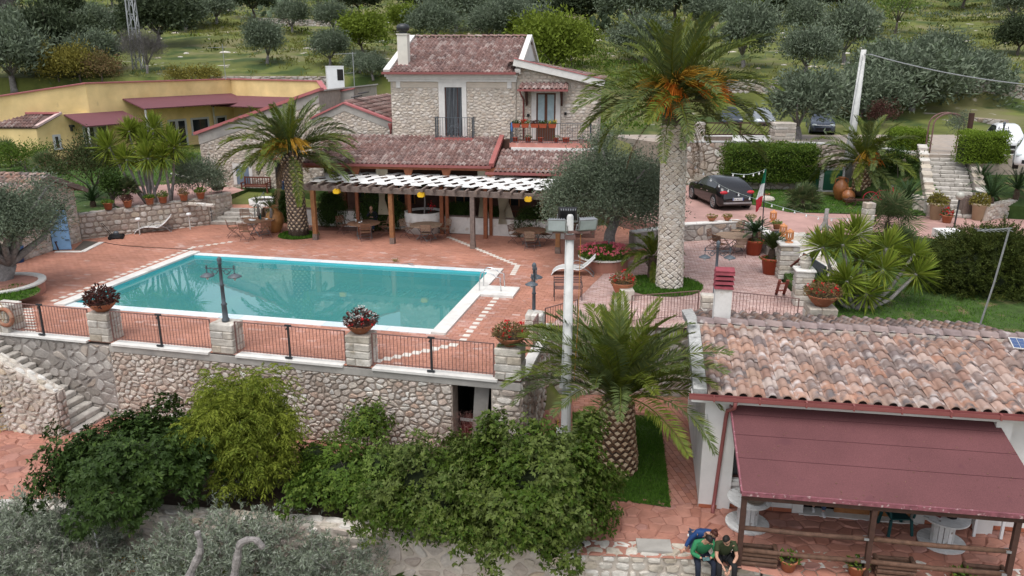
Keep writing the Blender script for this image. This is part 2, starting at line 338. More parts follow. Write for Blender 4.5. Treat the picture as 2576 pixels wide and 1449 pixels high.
lf_fan=leafmat('fan_palm_blade',[(0.084,0.12,0.048),(0.114,0.15,0.06),(0.066,0.102,0.042),(0.18,0.168,0.084)],.2)
lf_cycad=leafmat('cycad_leaf',[(.025,.055,.02),(.035,.07,.025),(.045,.085,.028)],.1,.35)
lf_red=leafmat('bronze_leaf',[(.06,.022,.02),(.085,.03,.026),(.05,.03,.02)],.1)
lf_grey=leafmat('bare_twig',[(.12,.11,.105),(.09,.085,.08)],0)
lf_agave=leafmat('agave_blade',[(.1,.15,.15),(.13,.18,.17)],.1)
lf_cactus=M('cactus_pad',[(.12,.17,.1),(.15,.2,.12)],4,.9,1.1,.7)
fruit_m=leafmat('palm_fruit_stalk',[(.55,.14,.015),(.6,.2,.025),(.5,.1,.012)],.1)
fruit_y=leafmat('yellow_palm_stalk',[(.42,.25,.03),(.38,.2,.025)],.1)
fl_pink=leafmat('pink_petal',[(.65,.12,.16),(.7,.2,.24)],.2)
fl_red=leafmat('red_petal',[(.6,.02,.02),(.65,.04,.05)],.2)
fl_white=leafmat('white_petal',[(.75,.75,.72)],.2)
fl_yellow=leafmat('yellow_petal',[(.7,.45,.02)],.2)
bark=M('bark',[(.12,.1,.085)],8,.6,1.35,.95,bump=.6)
bark_grey=M('grey_olive_bark',[(.23,.21,.2)],9,.55,1.35,.95,bump=.8,bs=18)
palm_bark=M('palm_bark',[(.085,.058,.042)],12,.6,1.4,.95,bump=.5)
scar_pale=M('pale_leaf_scar',[(0.621,0.559,0.474),(0.522,0.454,0.379),(0.696,0.65,0.583),(0.584,0.507,0.407)],10,.8,1.15,.9,bump=.3)
scar_brown=M('brown_leaf_base',[(0.276,0.157,0.092),(0.345,0.209,0.132),(0.218,0.123,0.076),(0.414,0.275,0.176)],12,.7,1.2,.9,bump=.3)
scar_grey=M('grey_leaf_base',[(.2,.16,.135),(.24,.2,.17),(.17,.135,.11)],12,.7,1.2,.9,bump=.3)
cut_tan=M('cut_leaf_base',[(.5,.37,.24),(.55,.43,.3)],8,.9,1.1,.8)
skin_m=M('skin',[(.52,.29,.2)],5,.95,1.05,.5)
# ------------------------------------------------------------------ masonry
def clip(poly,a,b,c):
    out=[];n=len(poly)
    for i in range(n):
        p,q=poly[i],poly[(i+1) % n];dp=a*p[0]+b*p[1]-c;dq=a*q[0]+b*q[1]-c
        if dp <= 0:out.append(p)
        if (dp < 0 < dq) or (dq < 0 < dp):
            t=dp/(dp-dq);out.append((p[0]+(q[0]-p[0])*t,p[1]+(q[1]-p[1])*t))
    return out
def inset(poly,g):
    n=len(poly);A=sum(poly[i][0]*poly[(i+1) % n][1]-poly[(i+1) % n][0]*poly[i][1] for i in range(n))
    if A < 0:poly=poly[::-1]
    out=list(poly)
    for i in range(n):
        p,q=poly[i],poly[(i+1) % n];dx,dy=q[0]-p[0],q[1]-p[1];L=math.hypot(dx,dy)
        if L < 1e-6:continue
        a,b=dy/L,-dx/L;out=clip(out,a,b,a*p[0]+b*p[1]-g)
        if len(out) < 3:return []
    return out
def clip_convex(poly,reg):
    n=len(reg);A=sum(reg[i][0]*reg[(i+1) % n][1]-reg[(i+1) % n][0]*reg[i][1] for i in range(n))
    if A < 0:reg=reg[::-1]
    out=poly
    for i in range(n):
        p,q=reg[i],reg[(i+1) % n];dx,dy=q[0]-p[0],q[1]-p[1]
        out=clip(out,dy,-dx,dy*p[0]-dx*p[1])
        if len(out) < 3:return []
    return out
def area(p):return abs(sum(p[i][0]*p[(i+1) % len(p)][1]-p[(i+1) % len(p)][0]*p[i][1] for i in range(len(p))))/2
def voro(u0,u1,z0,z1,cw,ch,seed,jit=.8,merge=.0):
    rg=random.Random(seed);nx=max(1,int(math.ceil((u1-u0)/cw)))+2;nz=max(1,int(math.ceil((z1-z0)/ch)))+2
    g={}
    for j in range(-1,nz):
        for i in range(-1,nx):
            if rg.random() < merge:continue
            g[i,j] =(u0+(i+.5+(j % 2)*.5+(rg.random()-.5)*jit)*cw,z0+(j+.5+(rg.random()-.5)*jit)*ch)
    out=[];k=cw/ch
    for (i,j),s in g.items():
        poly=[(s[0]-cw*1.3,s[1]-ch*1.3),(s[0]+cw*1.3,s[1]-ch*1.3),(s[0]+cw*1.3,s[1]+ch*1.3),(s[0]-cw*1.3,s[1]+ch*1.3)]
        for dj in (-2,-1,0,1,2):
            for di in (-2,-1,0,1,2):
                t=g.get((i+di,j+dj))
                if t is None or t is s:continue
                a,b=(t[0]-s[0]),(t[1]-s[1])*k*k
                poly=clip(poly,a,b,a*(s[0]+t[0])/2+b*(s[1]+t[1])/2)
                if len(poly) < 3:break
            if len(poly) < 3:break
        if len(poly) >= 3:
            poly=clip_convex(poly,[(u0,z0),(u1,z0),(u1,z1),(u0,z1)])
            if len(poly) >= 3:out.append(poly)
    return out
def courses(u0,u1,z0,z1,hs,ws,seed,jit=.02):
    rg=random.Random(seed);out=[];z=z0
    while z < z1-.02:
        h=rg.uniform(*hs);zt=z+h
        if z1-zt < hs[0]*.6:zt=z1
        u=u0-(rg.random()*ws[0])
        while u < u1:
            w=rg.uniform(*ws);a,b=max(u,u0),min(u+w,u1)
            if b-a > .05:
                J=lambda:rg.uniform(-jit,jit)
                out.append([(a+J(),z+J()),(b+J(),z+J()),(b+J(),zt+J()),(a+J(),zt+J())])
            u+= w
        z=zt
    return out
def stone_geo(poly,g,h,rg,mapf,rnd=True):
    p=inset(poly,g*rg.uniform(.7,1.6))
    if len(p) < 3 or area(p) < .0012:return None
    if rnd:
        q=[];n=len(p)
        for i in range(n):
            a,b=p[i],p[(i+1) % n]
            q.append((a[0]*.76+b[0]*.24,a[1]*.76+b[1]*.24));q.append((a[0]*.24+b[0]*.76,a[1]*.24+b[1]*.76))
        p=q
    n=len(p);cx=sum(x for x,_ in p)/n;cz=sum(z for _,z in p)/n;hh=h*rg.uniform(.6,1.3);s=rg.uniform(.72,.86);tx,tz=rg.uniform(-.13,.13),rg.uniform(-.13,.13)
    vs=[mapf(x,z,-.02) for x,z in p]+[mapf(cx+(x-cx)*s,cz+(z-cz)*s,max(.004,hh*rg.uniform(.8,1.1)+(x-cx)*tx+(z-cz)*tz)) for x,z in p]+[mapf(cx,cz,hh*1.12)]
    fs=[]
    for i in range(n):
        k=(i+1) % n;fs.append((i,k,n+k,n+i));fs.append((n+i,n+k,2*n))
    return vs,fs,Vector(mapf(cx,cz,0)),area(p)
def stones(parent,fr,polys,mapf,mat,seed,g=.012,h=.045,limit=300,name='stone',rnd=True,jit_h=True):
    """polys (u,z) -> stone parts under parent; the largest in view are parts, the rest one stuff part. mapf -> local point"""
    rg=random.Random(seed);lst=[]
    for p in polys:
        q=stone_geo(p,g,h,rg,mapf,rnd)
        if q:
            w=fr.w(*q[2]);pr=proj(w);vis=inview(w)
            lst.append((q[3]/max(1,pr[2])**2 if vis else 0,q))
    lst.sort(key=lambda x:-x[0]);rest=MB()
    for k,(sc,q) in enumerate(lst):
        if k < limit and sc*CAM_F**2 > 25:
            c=q[2];mb=MB();mb.add([Vector(v)-c for v in q[0]],q[1]);mb.build(name,mat,parent,c)
        else:rest.add(q[0],q[1],t=rg.random())
    if rest.v:tag(rest.build(name+'_rubble',mat,parent),kind='stuff')
def fmap(u,z,o):return (u,-o,z)
def stone_wall(label,fr,L,zb,zt,style,mat,mort,seed,thick=.4,cell=(.3,.22),limit=300,cap=None,regions=None,body=None,name='stone_wall',cat='stone wall',g=.013,h=.045,group=None,capstone=None,u0=0):
    """front at v=0 facing the viewer, from u0 to L, zb..zt (zt a number or list of (u,z))"""
    t=thing(name,label,cat,group=group);fr.put(t)
    top=zt if isinstance(zt,list) else [(u0,zt),(L,zt)]
    prof=[(u0,zb),(L,zb)]+[(u,z-.01) for u,z in reversed(top)]
    MB().wall(body or prof,.0,thick).build('core',mort,t)
    zm=max(z for _,z in top)
    if style == 'voro':cells=voro(u0,L,zb,zm,cell[0],cell[1],seed,1.0,merge=.24)
    else:cells=courses(u0,L,zb,zm,style[0],style[1],seed)
    regs=regions
    if not regs:
        regs=[[(a[0],zb),(b[0],zb),(b[0],b[1]),(a[0],a[1])] for a,b in zip(top,top[1:])]
    polys=[]
    for r in regs:
        for c in cells:
            q=clip_convex(c,r)
            if len(q) >= 3 and area(q) > .002:polys.append(q)
    stones(t,fr,polys,fmap,mat,seed+7,g=g,h=h,limit=limit)
    if cap:   # cap=(height, overhang, mat, piece length)
        ch,ov,cm,pl=cap;rg=random.Random(seed)
        for a,b in zip(top,top[1:]):
            n=max(1,round((b[0]-a[0])/pl))
            for i in range(n):
                k0,k1=i/n,(i+1)/n
                x0,x1=a[0]+(b[0]-a[0])*k0+.004,a[0]+(b[0]-a[0])*k1-.004;za,zb2=a[1]+(b[1]-a[1])*k0,a[1]+(b[1]-a[1])*k1
                j=rg.uniform(-.012,.012)
                MB().add([(x0,-ov+j,za),(x1,-ov+j,zb2),(x1,thick+ov+j,zb2),(x0,thick+ov+j,za),(x0,-ov+j,za+ch),(x1,-ov+j,zb2+ch),(x1,thick+ov+j,zb2+ch),(x0,thick+ov+j,za+ch)],MB.BF).build('coping_slab',cm,t)
    if capstone:  # irregular flat stones on top: (mat, w, d, seed)
        cm,cw,cd,sd2=capstone;zc=top[0][1]
        k=(top[-1][1]-top[0][1])/(L-u0)
        stones(t,fr,voro(u0,L,0,thick,cw,cd,sd2,.6),lambda u,v,o:(u,v,zc+k*(u-u0)+o),cm,sd2,g=.014,h=.03,limit=120,name='cap_stone')
    return t
def block_mesh(sx,sy,sz,rg,ch=.025):
    vs=[];fs=[];J=lambda:rg.uniform(-.012,.012)
    for z in (-1,1):
        for x,y in ((-1,-1),(1,-1),(1,1),(-1,1)):
            X,Y,Z=x*sx/2,y*sy/2,z*sz/2;a,b,c=J(),J(),J()
            vs+= [(X+a,Y-y*ch,Z-z*ch),(X-x*ch,Y+b,Z-z*ch),(X-x*ch,Y-y*ch,Z+c)]
    q=[(3*i,3*i+1,3*i+2) for i in range(8)]
    P=lambda i,k:3*i+k
    fs+= [(P(0,2),P(3,2),P(2,2),P(1,2)),(P(4,2),P(5,2),P(6,2),P(7,2))]
    fs+= [(P(0,1),P(1,1),P(5,1),P(4,1)),(P(2,1),P(3,1),P(7,1),P(6,1)),(P(1,0),P(2,0),P(6,0),P(5,0)),(P(3,0),P(0,0),P(4,0),P(7,0))]
    for a,b,k in ((0,1,1),(2,3,1),(1,2,0),(3,0,0)):
        fs+= [(P(a,2),P(b,2),P(b,k),P(a,k)),(P(b+4,2),P(a+4,2),P(a+4,k),P(b+4,k))]
    for a in range(4):
        f=(P(a,0),P(a,1),P(a+4,1),P(a+4,0));fs.append(f)
    fs+= q
    return vs,fs
_blk={}
def blocks(sx,sy,sz,mat,k=3,tag_='block'):
    key=(round(sx,2),round(sy,2),round(sz,2),mat.name)
    if key not in _blk:
        rg=random.Random(hash(key) % 9999);L=[]
        for i in range(k):
            v,f=block_mesh(sx,sy,sz,rg);mb=MB();mb.add(v,f);L.append(mb.mesh('stone_block',mat))
        _blk[key] =L
    return random.choice(_blk[key])
def pillar(label,loc,rz,w,h,rows=5,mat=None,d=None,cap=None,group='stone gate and railing pillars',name='stone_pillar'):
    mat=mat or st_white;d=d or w;t=thing(name,label,'stone pillar',loc,rz,group)
    MB().box(-w/2+.03,w/2-.03,-d/2+.03,d/2-.03,0,h-.03).build('core',mortar_lt,t);rh=h/rows;rg=random.Random(int(loc[0]*100))
    for r in range(rows):
        z=rh*(r+.5);k=rg.uniform(.35,.65)
        if r % 2:
            for y,dd in ((-d/2+d*k/2,d*k),(d/2-d*(1-k)/2,d*(1-k))):inst('stone',blocks(w,dd-.012,rh-.014,mat),t,(0,y,z))
        else:
            for x,ww in ((-w/2+w*k/2,w*k),(w/2-w*(1-k)/2,w*(1-k))):inst('stone',blocks(ww-.012,d,rh-.014,mat),t,(x,0,z))
    if cap:inst('cap_slab',blocks(w+.08,d+.08,cap,coping),t,(0,0,h+cap/2))
    return t
# ------------------------------------------------------------------ roof tiles
def tile_mesh(name,w,l,mat,k=.30,n=6):
    """S tile: x across, y up the slope, front edge at y=0"""
    pr=[(-.5*w,.0)]
    for i in range(n+1):
        a=math.pi*(1-i/n);pr.append((-.06*w+k*w*math.cos(a),k*w*.95*math.sin(a)))
    pr.append((.5*w,.0));m=len(pr)
    V=[(x,0,z+.042) for x,z in pr]+[(x*.97,l,z*.92) for x,z in pr]+[(x,.004,z+.004) for x,z in pr]
    F=[]
    for i in range(m-1):F+= [(i,i+1,m+i+1,m+i),(i+1,i,2*m+i,2*m+i+1)]
    mb=MB();mb.add(V,F);me=mb.mesh(name,mat,True);me.materials.clear();me.materials.append(mat)
    return me
def tile_roof(parent,fr,O,U,Vup,nu,nv,tw,tl,mat,limit=300,seed=1,name='roof_tile',keep=None):
    """O local eave corner, U unit across, Vup unit up the slope; parts: tile (largest in view), tile_field, deck"""
    O,U,Vup=Vector(O),Vector(U),Vector(Vup);N=U.cross(Vup).normalized();rg=random.Random(seed)
    base=tile_mesh('roof_tile',tw,tl*1.16,mat);lst=[]
    for j in range(nv):
        for i in range(nu):
            a,b=(i+.5)*tw,j*tl
            if keep and not keep(a,b):continue
            p=O+U*a+Vup*b+N*.02;lst.append((proj(fr.w(*p)),inview(fr.w(*p)),p))
    lst.sort(key=lambda x:(not x[1],x[0][2]));co=np.empty(len(base.vertices)*3,dtype=np.float32);base.vertices.foreach_get('co',co);co=co.reshape(-1,3)
    polys=[tuple(f.vertices) for f in base.polygons];rest=MB()
    for k,(pr,vis,p) in enumerate(lst):
        e=Matrix((U,Vup,N)).transposed() @ Euler((rg.uniform(-.03,.03),rg.uniform(-.04,.04),rg.uniform(-.03,.03))).to_matrix()
        if k < limit and vis:
            o=inst(name,base,parent,p,e.to_euler())
        else:
            rest.add([p+e @ Vector(c) for c in co],polys,t=rg.random())
    if rest.v:tag(rest.build('tile_field',mat,parent,smooth=True),kind='stuff')
def ridge_run(parent,P,Q,w,l,mat,name='ridge_tile'):
    P,Q=Vector(P),Vector(Q);d=(Q-P);n=max(1,round(d.length/l));d=d/n;l=d.length
    base=tile_mesh(name,w*1.6,l*1.08,mat,.31);x=d.normalized();z=Vector((0,0,1));z=(z-x*z.dot(x)).normalized();s=x.cross(z)
    e=Matrix((s,x,z)).transposed().to_euler()
    for i in range(n):inst(name,base,parent,P+d*i,e)
# ------------------------------------------------------------------ paving
def pave(parent,fr_pts,ax,tw,tl,joint,mat,jm,z,limit=300,seed=3,inside=None,name='paver',bond=True,holes=None,worn=None,wm=None):
    """rows of pavers over the convex polygons in fr_pts (world xy); ax = direction angle of a row"""
    c,s=math.cos(ax),math.sin(ax);rg=random.Random(seed);lst=[];seen=set()
    rgs=[[(x*c+y*s,-x*s+y*c) for x,y in P] for P in fr_pts]
    for P in rgs:
        u0,u1=min(p[0] for p in P),max(p[0] for p in P);v0,v1=min(p[1] for p in P),max(p[1] for p in P)
        for j in range(int(math.floor(v0/tl)),int(math.ceil(v1/tl))):
            off=(j % 2)*.5*tw if bond else 0
            for i in range(int(math.floor((u0-off)/tw)),int(math.ceil((u1-off)/tw))+1):
                a=off+i*tw;q=[(a,j*tl),(a+tw,j*tl),(a+tw,(j+1)*tl),(a,(j+1)*tl)]
                q=clip_convex(q,P)
                if len(q) < 3 or area(q) < tw*tl*.12:continue
                cx,cy=sum(p[0] for p in q)/len(q),sum(p[1] for p in q)/len(q)
                wx,wy=cx*c-cy*s,cx*s+cy*c
                if not inview((wx,wy,z),25) or (holes and holes(wx,wy)):continue
                lst.append((proj((wx,wy,z))[2],q,wx,wy))
    lst.sort(key=lambda x:x[0]);rest=MB();k=0
    for dist,q,wx,wy in lst:
        q=inset(q,joint/2)
        if len(q) < 3:continue
        n=len(q);dz=rg.uniform(-.002,.002);P0=[(x*c-y*s,x*s+y*c) for x,y in q]
        cx,cy=sum(p[0] for p in P0)/n,sum(p[1] for p in P0)/n
        top=[(cx+(x-cx)*.97,cy+(y-cy)*.97) for x,y in P0];sub=0
        if worn and worn(wx,wy,rg):sub=1
        vs=[(x,y,z-.012) for x,y in P0]+[(x,y,z+dz) for x,y in top];fs=[tuple(range(n,2*n))]+[(i,(i+1) % n,n+(i+1) % n,n+i) for i in range(n)]
        if k < limit:
            mb=MB();mb.add([(x-cx,y-cy,w-z) for x,y,w in vs],fs);mb.build(name,wm if sub else mat,parent,(cx,cy,z));k+= 1
        else:rest.add(vs,fs,m=sub,t=rg.random())
    if rest.v:tag(rest.build(name+'_field',[mat,wm or mat],parent),kind='stuff')
def pave_cells(parent,polys,reg,z,mat,limit,seed,g=.008,h=.012,name='paving_stone'):
    """irregular slabs (world xy polygons clipped to the convex region)"""
    fr=Fr(0,0,0);P=[]
    for p in polys:
        q=clip_convex(p,reg)
        if len(q) >= 3 and area(q) > .004:P.append(q)
    stones(parent,fr,P,lambda x,y,o:(x,y,z-.014+max(o,-.01)),mat,seed,g=g,h=h,limit=limit,name=name,rnd=False)
# ------------------------------------------------------------------ foliage
def unit(a):return a/np.maximum(1e-9,np.linalg.norm(a,axis=1,keepdims=True))
def leaves(name,P,D,L,Wd,mat,rs,droop=0.,tint=None,nrm=None):
    """one folded kite per leaf: P base, D direction, L length, Wd width"""
    n=len(P);D=unit(D);r=nrm if nrm is not None else rs.normal(size=(n,3));S_=unit(np.cross(D,r))
    L=np.broadcast_to(np.asarray(L,float).reshape(-1,1),(n,1));Wd=np.broadcast_to(np.asarray(Wd,float).reshape(-1,1),(n,1))
    mid=P+D*L*.5;tip=P+D*L;tip=tip+np.array([0,0,-1.])*droop*L
    V=np.stack([P,mid+S_*Wd*.5,tip,mid-S_*Wd*.5],1).reshape(-1,3);F=np.arange(n*4).reshape(n,4)
    return np_mesh(name,V,F,mat,rs.random(n) if tint is None else tint)
def clumps(rs,n,rad,flat=1.,inner=.55,base=0.):
    """clump centres spread through an uneven crown"""
    d=unit(rs.normal(size=(n,3)));d[:,2] =np.abs(d[:,2])*.9-.25*(rs.random(n) < .45)
    r=inner+(1-inner)*rs.random(n)**.6;r *= 1+.38*np.sin(d[:,0]*5+rs.random()*6)*np.cos(d[:,1]*4+rs.random()*6)
    c=d*r[:,None];return c*np.array([rad,rad,rad*flat])+np.array([0,0,base])
def crown(name,C,per,spread,L,Wd,mat,rs,up=.5,droop=0.,outw=.5,shade=.45):
    n=len(C);ct=rs.random(n)
    P=np.repeat(C,per,0)+rs.normal(size=(n*per,3))*spread
    cen=C.mean(0);D=rs.normal(size=(n*per,3))*.7+unit(P-cen)*outw+np.array([0,0,up])
    t=np.repeat(ct,per)*shade+rs.random(n*per)*(1-shade)
    return leaves(name,P,D,rs.uniform(.7,1.25,n*per)*L,rs.uniform(.8,1.2,n*per)*Wd,mat,rs,droop,t*.999)
def rosettes(name,C,k,spread,L,Wd,mat,rs,per=14,shade=.5):
    """whorls of leaves at twig ends, per whorls to a clump"""
    n=len(C);ct=rs.random(n);B=np.repeat(C,per,0);cen=C.mean(0)
    off=unit(rs.normal(size=B.shape))*spread*rs.uniform(.5,1.1,(len(B),1));B=B+off
    ax=unit(unit(B-cen)+unit(off)*.7+rs.normal(size=B.shape)*.35+np.array([0,0,.45]));m=len(B)
    P=np.repeat(B,k,0);A=np.repeat(ax,k,0)
    T=unit(np.cross(A,rs.normal(size=A.shape)));D=A*rs.uniform(.15,.8,(m*k,1))+T
    t=np.repeat(np.repeat(ct,per),k)*shade+np.repeat(rs.random(m),k)*(1-shade)*.6+rs.random(m*k)*(1-shade)*.4
    return leaves(name,P,D,rs.uniform(.7,1.2,m*k)*L,rs.uniform(.8,1.15,m*k)*Wd,mat,rs,.12,t*.999,nrm=A)
def limbs(mb,base,tops,r0,rg,fork=.35,n=5,wob=.12):
    """tapered trunk with limbs to the given points"""
    base=Vector(base);cen=sum((Vector(t) for t in tops),Vector())/len(tops);f=base.lerp(cen,fork)+Vector((rg.uniform(-wob,wob),rg.uniform(-wob,wob),0))
    mid=base.lerp(f,.5)+Vector((rg.uniform(-wob,wob),rg.uniform(-wob,wob),0))*.6
    mb.tube([base,base.lerp(mid,.3),mid,f],[r0*1.45,r0*1.1,r0*.95,r0*.8],n+2)
    for t in tops:
        t=Vector(t);a=f.lerp(t,.5)+Vector((rg.uniform(-1,1),rg.uniform(-1,1),rg.uniform(-.3,.6)))*wob
        mb.tube([f,a,t],[r0*.55,r0*.32,r0*.1],n)
    return mb
TREE={}
def tree_kind(key,rad,flat,base,nc,per,spread,L,Wd,lm,bm,seed,r0=.14,up=.5,droop=0.,inner=.5,nl=6,outw=.5):
    rs=np.random.RandomState(seed);rg=random.Random(seed);C=clumps(rs,nc,rad,flat,inner,base)
    me=crown('crown',C,per,spread,L,Wd,lm,rs,up,droop,outw)
    mb=limbs(MB(),(0,0,-.15),[tuple(C[i]) for i in rs.choice(nc,nl,False)],r0,rg)
    TREE[key] =(me,mb.mesh('trunk',bm,True))
def tree(key,name,label,cat,loc,sc=1.,rz=0.,group=None,sz=None):
    t=thing(name,label,cat,loc,rz,group);t.scale=(sc,sc,sz or sc)
    inst('crown',TREE[key][0],t);inst('trunk',TREE[key][1],t);return t
def grass(name,region,n,h,mat,z,rs,holes=None,w=.03,zf=None,parent=None):
    """blades scattered over a world xy polygon (list of convex parts)"""
    A=np.array([area(p) for p in region]);cnt=(n*A/A.sum()).astype(int);Ps=[]
    for p,c in zip(region,cnt):
        P=np.array(p);k=len(P)
        tri=[(P[0],P[i],P[i+1]) for i in range(1,k-1)];ar=np.array([abs(np.cross(b-a,d-a)) for a,b,d in tri]);ch=rs.choice(len(tri),c,p=ar/ar.sum())
        r1,r2=np.sqrt(rs.random(c)),rs.random(c);T=np.array(tri)[ch]
        Ps.append(T[:,0]*(1-r1)[:,None]+T[:,1]*(r1*(1-r2))[:,None]+T[:,2]*(r1*r2)[:,None])
    Ps=np.concatenate(Ps)
    if holes:Ps=Ps[~holes(Ps[:,0],Ps[:,1])]
    m=len(Ps);Z=np.full(m,z) if zf is None else zf(Ps[:,0],Ps[:,1]);P=np.column_stack([Ps,Z-.01])
    D=rs.normal(size=(m,3))*.45;D[:,2] =1
    clump=.55+.9*np.clip(np.sin(Ps[:,0]*2.1+np.sin(Ps[:,1]*1.7)*2)*np.sin(Ps[:,1]*2.6+Ps[:,0])*.5+.5,0,1)
    me=leaves(name,P,D,rs.uniform(.5,1.2,m)*h*clump,rs.uniform(.7,1.3,m)*w,mat,rs,.1)
    return tag(inst(name,me,parent),kind='stuff')
# ------------------------------------------------------------------ palms, yuccas, cycads
def frond_mesh(name,L,bend,nl,ll,mat,rm,seed,vee=.45,lw=.035,stalk=.12,sweep=.75):
    """a pinnate frond along +X that bends downwards"""
    rs=np.random.RandomState(seed);ns=11;pts=[];e=0.;p=np.zeros(3)
    for i in range(ns):
        pts.append(p.copy());t=i/(ns-1);a=-bend*(t**1.5);p=p+np.array([math.cos(a),0,math.sin(a)])*L/(ns-1)
    pts=np.array(pts);t=np.linspace(stalk,.985,nl);f=t*(ns-1);i0=np.minimum(f.astype(int),ns-2);fr=(f-i0)[:,None]
    P=pts[i0]*(1-fr)+pts[i0+1]*fr;T=unit(pts[i0+1]-pts[i0]);Nn=unit(np.cross(T,np.array([0,1.,0])));Nn *= np.sign(Nn[:,2:3]+1e-6)
    prof=np.clip(np.sin(np.pi*np.clip((t-stalk)/(1-stalk)*.86+.1,0,1))**.7,.25,1);Ps,Ds,Ls,Ns=[],[],[],[]
    for sgn in (-1,1):
        D=T*(sweep+.5*t[:,None])+np.array([0,sgn*1.,0])+Nn*(vee+rs.normal(size=(nl,1))*.14);Ps.append(P);Ds.append(D+rs.normal(size=(nl,3))*.07);Ls.append(ll*prof*rs.uniform(.85,1.1,nl));Ns.append(Nn+rs.normal(size=(nl,3))*.25)
    P,D,Ls,Ns=np.concatenate(Ps),np.concatenate(Ds),np.concatenate(Ls),np.concatenate(Ns)
    n=len(P);D=unit(D);S_=unit(np.cross(D,Ns));Lc=Ls[:,None];w=np.full((n,1),lw)
    m1=P+D*Lc*.45;tip=P+D*Lc+np.array([0,0,-1.])*Lc*.13
    V=np.stack([P,m1+S_*w*.5,tip,m1-S_*w*.5],1).reshape(-1,3);F=np.arange(n*4).reshape(n,4);tt=np.repeat(rs.random(1),n)*.4+rs.random(n)*.55
    # rachis: thin three-sided stalk as quads
    r=np.linspace(.032,.008,ns)[:,None];ring=[pts+np.array([0,1,0])*r,pts-np.array([0,1,0])*r,pts+np.array([0,0,1])*r*.8]
    RV=np.stack(ring,1).reshape(-1,3);RF=[]
    for i in range(ns-1):
        for a,b in ((0,1),(1,2),(2,0)):RF.append((i*3+a,i*3+b,i*3+3+b,i*3+3+a))
    V2=np.concatenate([V,RV]);F2=np.concatenate([F,np.array(RF)+len(V)]);me=np_mesh(name,V2,F2,[mat,rm],np.concatenate([tt,np.zeros(len(RF))]))
    mi=np.zeros(len(F2),dtype=np.int32);mi[len(F):] =1;me.polygons.foreach_set('material_index',mi);return me
def strands(name,n,L,mat,seed,droop=.9,w=.02,spread=.5):
    rs=np.random.RandomState(seed);V,F=[],[]
    D=unit(np.column_stack([np.ones(n)*1.1,rs.normal(size=n)*spread,rs.normal(size=n)*spread*.6-.15]));Ls=L*rs.uniform(.5,1,n);k=4
    for i in range(n):
        s=unit(np.cross(D[i:i+1],rs.normal(size=(1,3))))[0]*w/2;b=len(V)
        for j in range(k+1):
            t=j/k;p=D[i]*Ls[i]*t+np.array([0,0,-1])*droop*Ls[i]*t*t;V+= [p+s,p-s]
        for j in range(k):F.append((b+2*j,b+2*j+1,b+2*j+3,b+2*j+2))
    return np_mesh(name,np.array(V),np.array(F),mat,rs.random(len(F)))
def scar_mesh(w,h,d,mat,mode):
    if mode == 'flat':     # diamond plate
        V=[(-w/2,0,0),(0,0,-h/2),(w/2,0,0),(0,0,h/2),(-w*.3,-d,.0),(0,-d,-h*.3),(w*.3,-d,0),(0,-d,h*.3)]
        F=[(4,5,6,7),(0,1,5,4),(1,2,6,5),(2,3,7,6),(3,0,4,7)];m=None
        mb=MB();mb.add(V,F);return mb.mesh('leaf_scar',mat)
    V=[(-w/2,0,0),(0,0,-h*.55),(w/2,0,0),(0,0,h*.35),(-w*.36,-d,h*.3),(0,-d*1.12,h*.02),(w*.36,-d,h*.3),(0,-d*.8,h*.5)]
    mb=MB();mb.add(V,[(0,1,5,4),(1,2,6,5),(2,3,7,6),(3,0,4,7)]);mb.add([V[i] for i in (4,5,6,7)],[(0,1,2,3)],1);return mb.mesh('leaf_base',mat)
